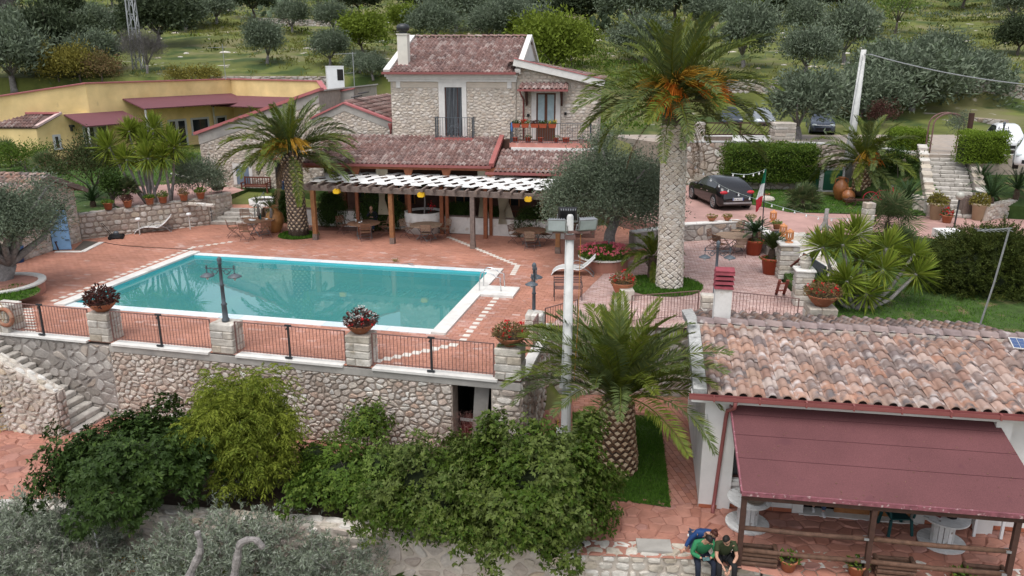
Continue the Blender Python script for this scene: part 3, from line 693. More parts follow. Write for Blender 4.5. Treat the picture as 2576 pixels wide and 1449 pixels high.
def palm(label,loc,Ht,rb,rt,fronds,mats,seed,L=3.,scars=None,skirt=None,fruit=(),name='palm_tree',lean=(0,0),elev=(80,-38),bends=(.55,.9,1.25,1.6),ll=.5,nl=58,young=0,prof=None,lw=.05,bark_m=None,group=None):
    """scars=(mode, per ring, rows, w, h, d, mats, z0, z1)"""
    rg=random.Random(seed);t=thing(name,label,'palm tree',loc,rg.random()*6,group);k=9;ln=Vector((lean[0],lean[1],0))
    ln.rotate(Euler((0,0,-t.rotation_euler.z)))
    def rad(z):
        q=z/Ht;r=rb+(rt-rb)*q
        if prof:r *= np.interp(q,[p[0] for p in prof],[p[1] for p in prof])
        return r
    axis=lambda z:Vector((ln.x*(max(z,0)/Ht)**1.3,ln.y*(max(z,0)/Ht)**1.3,z))
    zs=[Ht*i/(k-1) for i in range(k)];trunk=MB().tube([axis(z-(.2 if i == 0 else 0)) for i,z in enumerate(zs)],[rad(z) for z in zs],18).build('trunk',bark_m or palm_bark,t,smooth=True)
    if scars:
        mode,per,rows,w,h,d,sm,z0,z1=scars;me=scar_mesh(w,h,d,sm,mode);lst=[]
        for j in range(rows):
            for i in range(per):
                a=2*math.pi*(i+.5*(j % 2)+rg.uniform(-.05,.05))/per;z=z0+(z1-z0)*(j+.5)/rows;r=rad(z)-.004;c=axis(z)
                lst.append((c+Vector((math.sin(a)*r,-math.cos(a)*r,0)),a,math.sin(a+t.rotation_euler.z+math.pi/2)))
        wp=Matrix.Translation(loc) @ Matrix.Rotation(t.rotation_euler.z,4,'Z');sc=[]
        for p,a,_ in lst:
            w_=wp @ p;n=Matrix.Rotation(t.rotation_euler.z,3,'Z') @ Vector((math.sin(a),-math.cos(a),0));sc.append(-n.dot((w_-Vector((0,0,CAM_H))).normalized()))
        order=sorted(range(len(lst)),key=lambda i:-sc[i]);rest=MB()
        for q,i in enumerate(order):
            p,a,_=lst[i];s=rg.uniform(.86,1.1);e=Euler((rg.uniform(-.08,.08),rg.uniform(-.12,.12),a))
            if q < 170 and sc[i] > -.05:inst('leaf_base',me,trunk,p,e,s)
            else:
                for f in me.polygons:rest.add([p+(e.to_matrix() @ (me.vertices[v].co*s)) for v in f.vertices],[tuple(range(len(f.vertices)))],m=f.material_index,t=rg.random())
        tag(rest.build('leaf_bases',sm,trunk),kind='stuff')
    head=axis(Ht);pal=[frond_mesh('frond',L*rg.uniform(.94,1.05),b,nl,ll,m,mats[-1],seed+i*3+j,lw=lw) for i,b in enumerate(bends) for j,m in enumerate(mats[:2])]
    yel=frond_mesh('frond',L*.95,1.3,nl,ll*.9,lf_palm_y,mats[-1],seed+40,lw=lw)
    g=math.pi*(3-math.sqrt(5))
    for i in range(fronds):
        q=(i+.5)/fronds;el=elev[0]+(elev[1]-elev[0])*q**.85+rg.uniform(-11,11);az=i*g+rg.uniform(-.45,.45)
        bi=min(len(bends)-1,max(0,int((1-abs(el-25)/75)*len(bends)))) if el > -5 else rg.randint(1,len(bends)-1)
        me=pal[bi*2+(rg.random() < .5)]
        if el < -18 and rg.random() < .4:me=yel
        s=rg.uniform(.86,1.06)*(1-.28*max(0,(el-55)/35));o=Vector((math.cos(az),math.sin(az),0))*rt*.55*math.cos(R(max(el,0)))
        rot=Matrix.Rotation(az,3,'Z') @ Matrix.Rotation(-R(el),3,'Y') @ Matrix.Rotation(rg.uniform(-.5,.5),3,'X')
        inst('frond',me,t,head+o+Vector((0,0,.15*math.sin(R(el))-.05)),rot.to_euler(),s)
    if Ht > 3:
        dm=frond_mesh('dead_frond',L*.8,.7,nl//2,ll*.6,lf_dead,lf_dead,seed+60,vee=.1,lw=.03)
        for i in range(5):az=rg.uniform(0,6.3);inst('dead_frond',dm,t,head+Vector((math.cos(az)*rt*.8,math.sin(az)*rt*.8,-.2)),(Matrix.Rotation(az,3,'Z') @ Matrix.Rotation(R(rg.uniform(35,62)),3,'Y')).to_euler(),rg.uniform(.6,1))
    for i,(az,el,ln_,m,n_) in enumerate(fruit):
        f=strands('fruit_stalk',n_,ln_,m,seed+i,w=.026)
        az2=az-t.rotation_euler.z
        inst('fruit_stalk',f,t,head+Vector((math.cos(az2)*rt*.7,math.sin(az2)*rt*.7,.62)),(Matrix.Rotation(az2,3,'Z') @ Matrix.Rotation(-R(el),3,'Y')).to_euler())
    return t
def blade_rosette(name,n,L,w,mat,seed,lo=-50,hi=88,droop=.05):
    rs=np.random.RandomState(seed);az=rs.random(n)*2*np.pi;el=np.radians(lo+(hi-lo)*rs.random(n)**.8)
    D=np.column_stack([np.cos(az)*np.cos(el),np.sin(az)*np.cos(el),np.sin(el)]);P=D*.05
    return leaves(name,P,D,L*rs.uniform(.8,1.08,n),w,mat,rs,droop,nrm=np.tile([[0,0,1.]],(n,1))+rs.normal(size=(n,3))*.3)
def fan_leaf(name,mat,seed,n=22,L=.6,st=.5):
    rs=np.random.RandomState(seed);a=np.radians(np.linspace(-140,140,n));D=np.column_stack([np.cos(a),np.sin(a),rs.normal(size=n)*.1+.12])
    P=np.tile([[st,0,0.]],(n,1));me=leaves(name,P,D,L*(.75+.25*np.cos(a/2))*rs.uniform(.92,1.05,n),.06,mat,rs,.15,nrm=np.tile([[0,0,1.]],(n,1)))
    return me
def fan_palm(label,loc,n,L,mat,seed,h=.3,name='fan_palm',group=None,lo=-25):
    t=thing(name,label,'fan palm',loc,0,group);rg=random.Random(seed);ms=[fan_leaf('fan_leaf',mat,seed+i,L=L*.52,st=L*.5) for i in range(3)]
    mb=MB();mb.tube([(0,0,-.1),(0,0,h)],[.14,.12],8);g=2.39996
    for i in range(n):
        q=(i+.5)/n;el=85+(lo-85)*q;az=i*g+rg.uniform(-.2,.2);rot=Matrix.Rotation(az,3,'Z') @ Matrix.Rotation(-R(el),3,'Y') @ Matrix.Rotation(rg.uniform(-.6,.6),3,'X')
        s=rg.uniform(.8,1.1);inst('fan_leaf',rg.choice(ms),t,(0,0,h),rot.to_euler(),s)
        mb.bar((0,0,h),Vector((0,0,h))+rot @ Vector((L*.5*s,0,0)),.015,.01)
    mb.build('stem',palm_bark,t);return t
def yucca(label,loc,stems,mat,seed,L=.6,n=90,w=.05,name='yucca',group=None):
    """stems: lists of local points, a leaf rosette at each end"""
    t=thing(name,label,'yucca',loc,0,group);ms=[blade_rosette('leaf_rosette',n,L,w,mat,seed+i) for i in range(3)];rg=random.Random(seed)
    for st in stems:
        MB().tube(st,[.085-.03*i/max(1,len(st)-1) for i in range(len(st))],7).build('stem',driftwood,t,smooth=True)
        e=Vector(st[-1]);d=(e-Vector(st[-2])).normalized()
        inst('leaf_rosette',rg.choice(ms),t,e,d.to_track_quat('Z','Y').to_euler(),rg.uniform(.85,1.15))
    return t
def cycad(label,loc,n,L,mat,seed,stem=.25,elev=(85,5),pot=None,group=None,ll=.13):
    t=thing('cycad',label,'cycad',loc,0,group);rg=random.Random(seed)
    MB().lathe([(.13,-.05),(.15,stem*.5),(.11,stem)],10).build('trunk',palm_bark,t)
    ms=[frond_mesh('frond',L,b,34,ll,mat,mat,seed+i,vee=.25,lw=.022,stalk=.06,sweep=.55) for i,b in enumerate((.35,.8))]
    for i in range(n):
        q=(i+.5)/n;el=elev[0]+(elev[1]-elev[0])*q+rg.uniform(-6,6);az=i*2.39996
        inst('frond',rg.choice(ms),t,(0,0,stem),(Matrix.Rotation(az,3,'Z') @ Matrix.Rotation(-R(el),3,'Y')).to_euler(),rg.uniform(.85,1.1))
    return t
def bush(label,loc,rad,flat,mat,seed,nc=60,per=60,L=.12,Wd=.05,spread=.16,style='crown',cat='shrub',name='shrub',base=None,up=.5,droop=0.,twig=None,trunk=True,k=6,sx=1.,sy=1.,group=None,inner=.5,nl=7,r0=.05):
    rs=np.random.RandomState(seed);base=rad*flat*.55 if base is None else base;C=clumps(rs,nc,rad,flat,inner,base)*np.array([sx,sy,1])
    t=thing(name,label,cat,loc,0,group)
    me=crown('foliage',C,per,spread,L,Wd,mat,rs,up,droop) if style == 'crown' else rosettes('foliage',C,k,spread*1.7,L,Wd,mat,rs,per=per)
    inst('foliage',me,t)
    if trunk:limbs(MB(),(0,0,-.1),[tuple(C[i]) for i in rs.choice(nc,min(nl,nc),False)],r0,random.Random(seed),.25).build('stems',bark,t)
    return t
# ================================================================== terrain
def lerp_prof(P,y):return np.interp(y,[p[0] for p in P],[p[1] for p in P])
PL=[(41.8,-.4),(42.2,-.3),(43.2,.95),(46,1.12),(60,1.1),(76,1.12),(78.5,6.6),(88,8.0),(124,11.8),(180,18.5),(290,42),(700,170)]
PR=[(43,-.4),(46,.3),(51,.5),(53,3.0),(64,4.2),(67,4.6),(68.2,5.9),(88,8.0),(124,12.2),(180,20),(290,44),(700,175)]
def terrain(x,y):
    x,y=np.asarray(x,float),np.asarray(y,float);k=np.clip((x+15)/9,0,1);k=k*k*(3-2*k)
    far=np.clip((y-75)/40,0,1)
    q=np.where(x < 1.2,(x+16.48)*.2333+(y-23.91)*.9724,y-25.1)-3.2;drop=np.clip(-q/.12,0,1)*(-2.55)+np.clip((17.5-.133*(x+10.2)-y)/.3,0,1)*(-1.5)
    return drop+lerp_prof(PL,y)*(1-k)+lerp_prof(PR,y)*k+far*(.5*np.sin(x*.11+y*.05)+.35*np.sin(x*.23-y*.13))+.25*far*np.sin(y*.55+x*.05)
def hit_ter(px,py,y0=54):
    d=ray(px,py);y=y0
    while y < 700:
        t=y/d.y
        if CAM_H+d.z*t < float(terrain(d.x*t,y)):return Vector((d.x*t,y,float(terrain(d.x*t,y))))
        y+= .4
    return Vector((d.x*700/d.y,700,170))
xs=np.unique(np.concatenate([np.linspace(-420,-100,22),np.linspace(-100,110,106),np.linspace(110,430,22)]))
ys=np.unique(np.concatenate([np.linspace(-60,11,14),[12.5,13.6],np.linspace(14.5,66,80),np.linspace(66,70,9),np.linspace(71,76,5),np.linspace(76,79,7),np.linspace(80,200,100),np.linspace(205,700,60)]))
X,Y=np.meshgrid(xs,ys);Z=terrain(X,Y);nx,ny=len(xs),len(ys)
idx=np.arange(nx*ny).reshape(ny,nx)
F=np.stack([idx[:-1,:-1],idx[:-1,1:],idx[1:,1:],idx[1:,:-1]],-1).reshape(-1,4)
hill_m=M('hillside_meadow',[(.105,.12,.028)],.35,.6,1.4,.95,bump=.4,bs=6,stain=[((.155,.145,.065),.16,.5,.12),((.36,.33,.28),.6,.67,.05),((.04,.065,.014),.22,.53,.1)])
structure(inst('hillside',np_mesh('hillside',np.column_stack([X.ravel(),Y.ravel(),Z.ravel()]),F,hill_m)))
# ================================================================== pool terrace
PW=Fr(-16.48,23.91,-13.49)                       # front retaining wall line, top z=0
POOL=[Vector(p) for p in ((-14.34,34.26,0),(-1.05,31.33,0),(-2.49,24.29,0),(-15.8,27.11,0))]   # water edge FL FR NR NL
C0=PW.w(17.2,0);CL=PW.w(-9,0)
PU=(POOL[1]-POOL[0]).normalized();PVv=(POOL[0]-POOL[3]).normalized();PA=math.atan2(PU.y,PU.x)
PF=Fr(POOL[3].x,POOL[3].y,math.degrees(PA));PLn=13.61;PDp=7.26
def in_pool(x,y,m=.0):
    q=PF.loc((x,y,0));return -m < q.x < PLn+m and -m < q.y < PDp+m
DB=[(CL.x,CL.y),(C0.x,C0.y),(1.3,24.6),(3.9,31.5),(7.7,36.6),(5.6,40.5),(-7.6,43.2),(-15.6,41.4),(-21,37.6),(-26,34)]
# the deck as sheets round the pool basin
def cornerw(u,v):return PF.w(u,v)
mb=MB();c4=[PF.w(-.02,-.02),PF.w(PLn+.02,-.02),PF.w(PLn+.02,PDp+.02),PF.w(-.02,PDp+.02)]
outer=[[DB[0],DB[1],(c4[1].x,c4[1].y),(c4[0].x,c4[0].y)],[DB[1],DB[2],DB[3],(c4[2].x,c4[2].y),(c4[1].x,c4[1].y)],
         [DB[3],DB[4],DB[5],DB[6],DB[7],DB[8],(c4[3].x,c4[3].y),(c4[2].x,c4[2].y)],[DB[8],DB[9],DB[0],(c4[0].x,c4[0].y),(c4[3].x,c4[3].y)]]
for P in outer:mb.add([(x,y,-.016) for x,y in P],[tuple(range(len(P)))])
deck=structure(mb.build('pool_deck',deck_joint))
def worn(x,y,rg):
    q=PF.loc((x,y,0));d=max(-q.x,q.x-PLn,-q.y,q.y-PDp);k=math.exp(-max(0,d-.4)/.9)*(.9 if q.x > PLn-.5 or q.y > PDp-.2 else .45)
    return rg.random() < k
# convex parts for the pavers
cp=[[DB[0],DB[1],(c4[1].x,c4[1].y),(c4[0].x,c4[0].y)],[DB[1],DB[2],(c4[2].x,c4[2].y),(c4[1].x,c4[1].y)],[DB[2],DB[3],(c4[2].x,c4[2].y)],
      [DB[3],DB[4],DB[5],(c4[2].x,c4[2].y)],[DB[5],DB[6],(c4[3].x,c4[3].y),(c4[2].x,c4[2].y)],[DB[6],DB[7],DB[8],(c4[3].x,c4[3].y)],[DB[8],DB[9],DB[0],(c4[0].x,c4[0].y),(c4[3].x,c4[3].y)]]
pave(deck,cp,PA,.30,.15,.008,deck_tile,deck_joint,0,300,5,worn=worn,wm=deck_worn,holes=lambda x,y:in_pool(x,y,.3))
# lines of white tiles set into the deck
def tile_line(name,P,Q,n,s,diag=True):
    P,Q=Vector(P),Vector(Q);a=math.atan2((Q-P).y,(Q-P).x);me=MB().box(-s/2,s/2,-s/2,s/2,-.006,.006).mesh('white_tile',white_tile)
    for i in range(n):
        p=P.lerp(Q,i/max(1,n-1));inst('white_tile',me,deck,(p.x,p.y,.003),(0,0,a+(R(45) if diag else 0)))
tile_line('l',at(138,756),at(478,626),21,.22,False);tile_line('l',at(487,622),at(578,609),6,.22)
tile_line('l',at(1130,597),at(1302,668),22,.23);tile_line('l',at(1300,672),at(1290,690),5,.22,False)
tile_line('l',at(1266,728),at(1165,855),15,.22,False);tile_line('l',at(1140,868),at(950,908),9,.27)
for k in range(10):
    q=at(68+k*1.2,777+k*7);inst('white_tile',MB().box(-.2,.2,-.06,.06,-.006,.006).mesh('white_tile',white_tile),deck,(q.x,q.y,.003),(0,0,PA+.1))
# basin, coping, water
pool_m=M('pool_mosaic',[(.07,.46,.52)],.5,.88,1.06,.5,stain=((.1,.55,.6),.25,.5,.3))
pool=thing('swimming_pool','rectangular turquoise swimming pool with white stone edge','swimming pool');PF.put(pool)
D_=1.5;mb=MB()
mb.add([(0,0,-D_),(PLn,0,-D_),(PLn,PDp,-D_),(0,PDp,-D_),(0,0,-.004),(PLn,0,-.004),(PLn,PDp,-.004),(0,PDp,-.004)],[(0,1,2,3),(1,0,4,5),(2,1,5,6),(3,2,6,7),(0,3,7,4)])
mb.build('basin',pool_m,pool)
wm=bpy.data.materials.new('pool_water');wm.use_nodes=True;n,l=wm.node_tree.nodes,wm.node_tree.links;n.remove(n['Principled BSDF'])
tr=n.new('ShaderNodeBsdfTransparent');tr.inputs[0].default_value=(.6,.95,.95,1);gl=n.new('ShaderNodeBsdfGlossy');gl.inputs['Roughness'].default_value=.015;gl.inputs[0].default_value=(.95,1,1,1)
di=n.new('ShaderNodeBsdfDiffuse');di.inputs[0].default_value=(.12,.52,.55,1);mx0=n.new('ShaderNodeMixShader');mx0.inputs[0].default_value=.38;l.new(tr.outputs[0],mx0.inputs[1]);l.new(di.outputs[0],mx0.inputs[2])
fr_=n.new('ShaderNodeFresnel');fr_.inputs[0].default_value=1.36;mx1=n.new('ShaderNodeMixShader');l.new(fr_.outputs[0],mx1.inputs[0]);l.new(mx0.outputs[0],mx1.inputs[1]);l.new(gl.outputs[0],mx1.inputs[2]);l.new(mx1.outputs[0],n['Material Output'].inputs[0])
fr_.inputs[0].default_value=1.6;tc=n.new('ShaderNodeTexCoord');wv=n.new('ShaderNodeTexNoise');wv.inputs['Scale'].default_value=1.6;wv.inputs['Detail'].default_value=3;l.new(tc.outputs['Object'],wv.inputs[0])
bp=n.new('ShaderNodeBump');bp.inputs['Strength'].default_value=.025;bp.inputs['Distance'].default_value=.05;l.new(wv.outputs[0],bp.inputs['Height'])
for q in (gl,fr_):l.new(bp.outputs[0],q.inputs['Normal'])
tag(MB().add([(.002,.002,-.09),(PLn-.002,.002,-.09),(PLn-.002,PDp-.002,-.09),(.002,PDp-.002,-.09)],[(0,1,2,3)]).build('water',wm,pool))
mosaic=M('white_blue_mosaic',[(.62,.66,.67),(.68,.7,.7),(.5,.6,.64)],14,.85,1.1,.6)
def cslab(x0,x1,y0,y1,m,h=.05,nm='coping_slab'):MB().box(x0,x1,y0,y1,.001,h).build(nm,m,pool)
n_=18
for i in range(n_):a,b=PLn*i/n_,PLn*(i+1)/n_;cslab(a+.004,b-.004,-.46,.0,mosaic,.012);cslab(a+.004,b-.004,PDp,PDp+.42,mosaic,.012)
n_=9
for i in range(n_):
    a,b=-.45+(PDp+.95)*i/n_,-.45+(PDp+.95)*(i+1)/n_;cslab(-.46,-.004,a+.003,b-.003,coping,.07);cslab(PLn+.004,PLn+.5,a+.003,b-.003,coping,.07)
# ladder and its platform
lad=thing('pool_ladder','pair of curved steel handrails rising from white pool platform','pool ladder');PF.put(lad)
lu=PLn+.32
for v in (PF.hitz(1205,735)[1],PF.hitz(1205,735)[1]+.62):
    pts=[(lu,v,.0)]+[(lu+.04+.05*k/4,v,.55+.2*k/4) for k in range(5)]+[(lu+.2+.12*k,v,.82-.012*k*k) for k in range(5)]+[(lu+.82,v,.62),(lu+.86,v,.05)]
    MB().tube([p if i else (p[0],p[1],-.3) for i,p in enumerate(pts)],.022,8).build('handrail',steel,lad,smooth=True)
pl0=PF.hitz(1205,740)[1];MB().box(PLn+.52,PLn+1.75,pl0-.28,pl0+.95,.001,.09).build('platform',coping,lad)
# ================================================================== front retaining walls
d0,d1=15.23,16.36
regs=[[(4.1,-2.5),(d0,-2.5),(d0,-.27),(4.1,-.27)]]
stone_wall('long pink and cream rubble retaining wall holding up the pool terrace',PW,d0,-2.75,-.27,'voro',st_pink,mortar_pink,11,.5,(.2,.135),300,u0=4.1,regions=regs)
stone_wall('grey fieldstone wall behind the lower left staircase',PW,4.1,-2.75,-.1,'voro',st_grey,mortar_grey,12,.5,(.30,.24),260,u0=-3,h=.03)
stone_wall('squared pale stone pier right of the dark opening under the pool terrace',PW,17.2,-2.75,-.27,((.12,.26),(.2,.5)),st_mix,mortar_lt,13,.5,u0=d1,limit=120)
# lintel band, doorway void, ledge slabs
t=thing('terrace_edge','concrete band with white limestone ledge along the pool terrace front','terrace edge');PW.put(t)
MB().box(4.1,17.2,-.04,.5,-.27,-.06).build('concrete_band',concrete,t)
pp=[PW.loc(at(x,y))[0] for x,y in ((235,868),(555,893),(897,925))];rails=[(-4,pp[0]-.45),(pp[0]+.45,pp[1]-.45),(pp[1]+.45,pp[2]-.45),(pp[2]+.45,16.55)]
for a,b in rails:
    k=max(1,round((b-a)/1.5))
    for i in range(k):MB().box(a+(b-a)*i/k+.003,a+(b-a)*(i+1)/k-.003,-.09,.26,-.058,.012).build('ledge_slab',coping,t)
vd=thing('store_room','dark doorway with a grey panel under the pool terrace','doorway');PW.put(vd)
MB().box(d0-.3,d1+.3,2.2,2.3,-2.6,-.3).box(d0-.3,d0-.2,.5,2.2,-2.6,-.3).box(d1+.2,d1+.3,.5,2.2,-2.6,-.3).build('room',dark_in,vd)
MB().bar((d0+.62,.35,-2.5),(d0+.78,.32,-.4),.42,.04,up=(0,1,0)).build('panel',concrete,vd)
MB().box(d0+.02,d0+.55,.7,1.2,-2.5,-1.7).build('red_crate',M('dull_red',[(.16,.02,.02)]),vd);MB().box(d0+.02,d0+.5,.62,.66,-1.68,-1.6).build('shelf',conc_white,vd)
# side of the terrace beside the lane
sd_=Fr(C0.x,C0.y,math.degrees(math.atan2(24.7-C0.y,1.3-C0.x)))
SDL=math.hypot(24.7-C0.y,1.3-C0.x)
stone_wall('shaded rough stone side wall of the pool terrace beside the narrow lane',sd_,SDL,-2.75,-.06,'voro',st_pink,mortar_pink,14,.3,(.24,.2),120,h=.06)
e=thing('wall_coping','white sloping coping on the right side of the pool terrace','wall coping');sd_.put(e);MB().box(.45,SDL,-.1,.22,-.055,.03).build('coping_slab',coping,e)
BK=Fr(1.3,24.7,-2.6)
stone_wall('dark stone retaining wall at the back of the palm lawn',BK,8.8,-2.75,-.03,'voro',st_grey,mortar_pink,15,.4,(.3,.22),120)
# ================================================================== left stairs
ST_=thing('stone_staircase','grey stone staircase going down along the terrace wall at left','staircase');PW.put(ST_)
for i in range(14):
    u=-.02+.272*(i-1)+.3;z=-.24-.166*i
    if z < -2.45:break
    rg=random.Random(i);k=rg.uniform(.35,.65)
    for a,b in ((-1.32,-1.32+1.3*k-.006),(-1.32+1.3*k+.006,-.035)):
        o=inst('step',blocks(.31,b-a,.165,step_m),ST_,(u+.0,(a+b)/2,z-.083));
    MB().box(u-.15,u+.135,-1.31,-.04,-2.7,z-.14).build('step_core',mortar_grey,ST_)
PPf=PW.w(0,-1.66);PP=Fr(PPf.x,PPf.y,-13.49)
stone_wall('cream rubble parapet wall with white cap stones beside the lower left stairs',PP,3.42,-2.75,[(-1.2,.55),(1.55,-.17),(3.42,-1.05)],'voro',st_mix,mortar_lt,16,.36,(.22,.15),220,u0=-1.2,h=.055)
pc=[o for o in COL.objects if o.get('label','').startswith('cream rubble parapet')][0]
stones(pc,PP,voro(-1.2,3.42,0,.36,.3,.2,5,.5),lambda u,v,o:(u,v,float(np.interp(u,[-1.2,1.55,3.42],[.55,-.17,-1.05]))+o),st_white,17,g=.022,h=.04,limit=60,name='cap_stone')
EN=Fr(PP.w(3.42,0).x,PP.w(3.42,0).y,-13.49+90)
stone_wall('end face of the stair parapet built of squared pale stone',EN,.36,-2.75,-1.06,((.14,.26),(.2,.36)),st_mix,mortar_lt,18,.02,limit=20,g=.01)
# ================================================================== lower terraces
LZ=-2.5
low=structure(MB().add([(-24,17.9,LZ-.014),(-10,17.6,LZ-.014),(2,16.05,LZ-.014),(16,13.6,LZ-.014),(16,24.6,LZ-.014),(1.2,24.6,LZ-.014),(.3,20,LZ-.014),(-26,26.2,LZ-.014)],[(0,1,2,3,4,5,6,7)]).build('lower_terrace',slab_joint))
rg=random.Random(2)
PATIO_L=[(-26,18.0),(-9.6,18.05),(-8.3,19.4),(-9.5,22.1),(-14,23.0),(-26,25.6)]
pave_cells(low,voro(-19,-8.5,17.8,24,.43,.33,31,.75),PATIO_L,LZ+.012,slab_red,220,32)
PATH_W=[(-9.5,20.6),(.2,18.6),(.4,19.8),(-9.5,22.1)]
pave_cells(low,voro(-9.6,.5,18.4,22.2,.43,.33,33,.75),PATH_W,LZ+.012,slab_red,60,34)
HEX=[(1.0,15.7),(4.2,15.5),(4.85,17.75),(1.7,18.3)]
pave_cells(low,voro(.9,5,15.3,18.4,.40,.32,35,.7),HEX,LZ+.012,slab_red,120,36)
WBp=[(4.2,15.5),(6.6,14.6),(12.6,13.7),(13,16.4),(4.85,17.75)]
pave_cells(low,voro(4,13,13.5,18,.40,.32,37,.7),WBp,LZ+.012,slab_red,150,38)
pave(low,[[(4.03,17.75),(4.80,17.8),(5.65,23.2),(5.5,24.6),(4.75,24.6)]],R(-80),.3,.17,.014,slab_red,slab_joint,LZ+.012,160,39,name='lane_paver')
pave(low,[[(.35,18.4),(1.55,18.3),(2.0,24.6),(1.4,24.6)]],R(-80),.3,.17,.014,slab_red,slab_joint,LZ+.012,80,40,name='lane_paver')
pave(low,[[(2.0,23.2),(4.8,23.1),(4.75,24.6),(2.0,24.6)]],R(-5),.3,.17,.014,slab_red,slab_joint,LZ+.012,60,41,name='lane_paver')
LAWN_P=[[(1.62,18.2),(4.03,17.63),(4.72,22.9),(1.95,23.2)]]
structure(MB().add([(x,y,LZ+.02) for x,y in LAWN_P[0]],[(0,1,2,3)]).build('palm_lawn',grass_gnd))
grass('lawn_grass',LAWN_P,42000,.085,gr_blade,LZ+.02,np.random.RandomState(3),w=.016)
bed=structure(MB().add([(-9.9,17.25,LZ+.03),(1.7,15.95,LZ+.03),(1.7,18.2,LZ+.03),(.2,18.5,LZ+.03),(-9.5,20.6,LZ+.03)],[(0,1,2,3,4)]).build('shrub_bed',soil))
yd=structure(MB().add([(-26,6,-4.42),(16,6,-4.42),(16,16.2,-4.42),(-26,18,-4.42)],[(0,1,2,3)]).build('front_yard',M('pale_gravel',[(.36,.33,.29)],2.5,.7,1.2,.95,bump=.4,stain=((.2,.18,.13),1.1,.55,.2))))
# kerb stones and lower steps at far left
kb=thing('kerb_wall','pale stone kerb and ledges below the lower left paved terrace','stone kerb',(0,0,0));rgk=random.Random(8)
x=-19.
while x < -10.2:
    w_=rgk.uniform(.9,1.7);inst('kerb_stone',blocks(w_-.03,.5,.5,st_white),kb,(x+w_/2,17.72,LZ-.19))
    inst('ledge_stone',blocks(w_-.03,.75,.4,st_white),kb,(x+w_/2,16.95,LZ-.72));inst('ledge_stone',blocks(w_-.02,.7,.5,step_m),kb,(x+w_/2,16.15,LZ-1.2));x+= w_
# front garden walls
FW=Fr(-10.2,17.28,math.degrees(math.atan2(15.75-17.28,1.3+10.2)));FL_=math.hypot(11.5,1.53)
stone_wall('squared tan stone garden wall below the shrub bed',FW,FL_*.62,-4.6,LZ+.16,((.17,.3),(.25,.55)),st_mix,mortar_lt,21,.45,limit=140,capstone=(st_white,.5,.22,22))
F2=Fr(FW.w(FL_*.62+.01,0).x,FW.w(FL_*.62,0).y,math.degrees(FW.rz))
stone_wall('rough pale stone wall under the tall pittosporum',F2,FL_*.40,-4.6,LZ+.05,'voro',st_mix,mortar_lt,23,.45,(.36,.27),80)
F3=Fr(1.35,15.72,-3.5)
stone_wall('white drystone wall two visitors sit on',F3,4.35,-4.6,LZ+.0,((.15,.28),(.2,.5)),st_white,mortar_lt,24,.55,limit=140,h=.06,capstone=(st_white,.42,.26,25))
F4=Fr(5.72,15.35,-9)
stone_wall('low white stone wall in front of the porch planters',F4,7.5,-4.6,LZ-.03,((.15,.28),(.22,.5)),st_white,mortar_lt,26,.7,limit=60,h=.05,capstone=(st_white,.34,.26,27))
inst('slab',MB().box(-.4,.4,-.24,.24,0,.07).mesh('slab',concrete),[o for o in COL.objects if o.get('label','').startswith('white drystone')][0],(1.95,.35,LZ+.0))
# ================================================================== right patio, drive, garden
PT=[[(1.3,24.62),(10.2,24.1),(10.75,31),(3.9,31.5)],[(3.9,31.5),(10.75,31),(11.7,33.6),(11.6,37.8),(9.5,38.2),(7.7,36.6)]]
pat=structure(MB().add([(x,y,-.013) for x,y in PT[0]],[(0,1,2,3)]).add([(x,y,-.013) for x,y in PT[1]],[(0,1,2,3,4,5)]).build('patio',pink_joint))
pave(pat,PT,R(-8),.27,.135,.016,pink_tile,pink_joint,0,300,44,name='pink_paver')
DZ=.72
DR=[(7.6,36.9),(11.5,38.5),(11.95,36.2),(13.5,35.5),(22,33.8),(27,33),(30,37),(24,39.2),(20.5,39.6),(14.5,40.5),(12.4,44),(11.2,49.6),(4,48),(6.5,38.2)]
structure(MB().prism(DR,-.4,DZ).build('driveway',drive_m))
ld=[(10.1,24.05),(20,22.6),(36,23),(36,33),(27,33),(22,33.8),(13.5,35.5),(12.4,35.6),(10.9,31)]
RZ=[(p,(-.06 if p[1] < 25 else .3 if p[1] < 32 else .70)) for p in ld]
mbm=MB();mbm.add([(p[0],p[1],z) for p,z in RZ],[(0,1,8),(1,7,8),(1,6,7),(1,5,6),(1,4,5),(1,2,4),(2,3,4)])
for (p,z),(q,w) in zip(RZ,RZ[1:]+RZ[:1]):mbm.add([(p[0],p[1],z-.002),(p[0],p[1],-3.2),(q[0],q[1],-3.2),(q[0],q[1],w-.002)],[(0,1,2,3)])
structure(mbm.build('garden_lawn',grass_gnd))
def zlawn(x,y):return np.clip(np.interp(y,[24,31,35],[-.02,.32,.72]),-.06,.74)
grass('garden_grass',[[(10.3,24.05),(20,22.8),(24,33.3),(13.5,35.4),(10.9,31)],[(20,22.8),(30,23.2),(27,33),(24,33.3)]],45000,.11,gr_blade,0,np.random.RandomState(5),w=.022,zf=zlawn)
UL=[[(14.4,40.6),(20.4,39.8),(21,43),(18.5,45.2),(18.2,47.6),(12.2,48.4),(12.5,44.1)],[(20.5,39.7),(24,39.4),(24,42),(21,43)]]
structure(MB().add([(x,y,DZ+.01) for x,y in UL[0]],[tuple(range(7))]).add([(x,y,DZ+.01) for x,y in UL[1]],[(0,1,2,3)]).build('verge_lawn',grass_gnd))
grass('verge_grass',UL,16000,.1,gr_blade,DZ+.01,np.random.RandomState(6),w=.03)
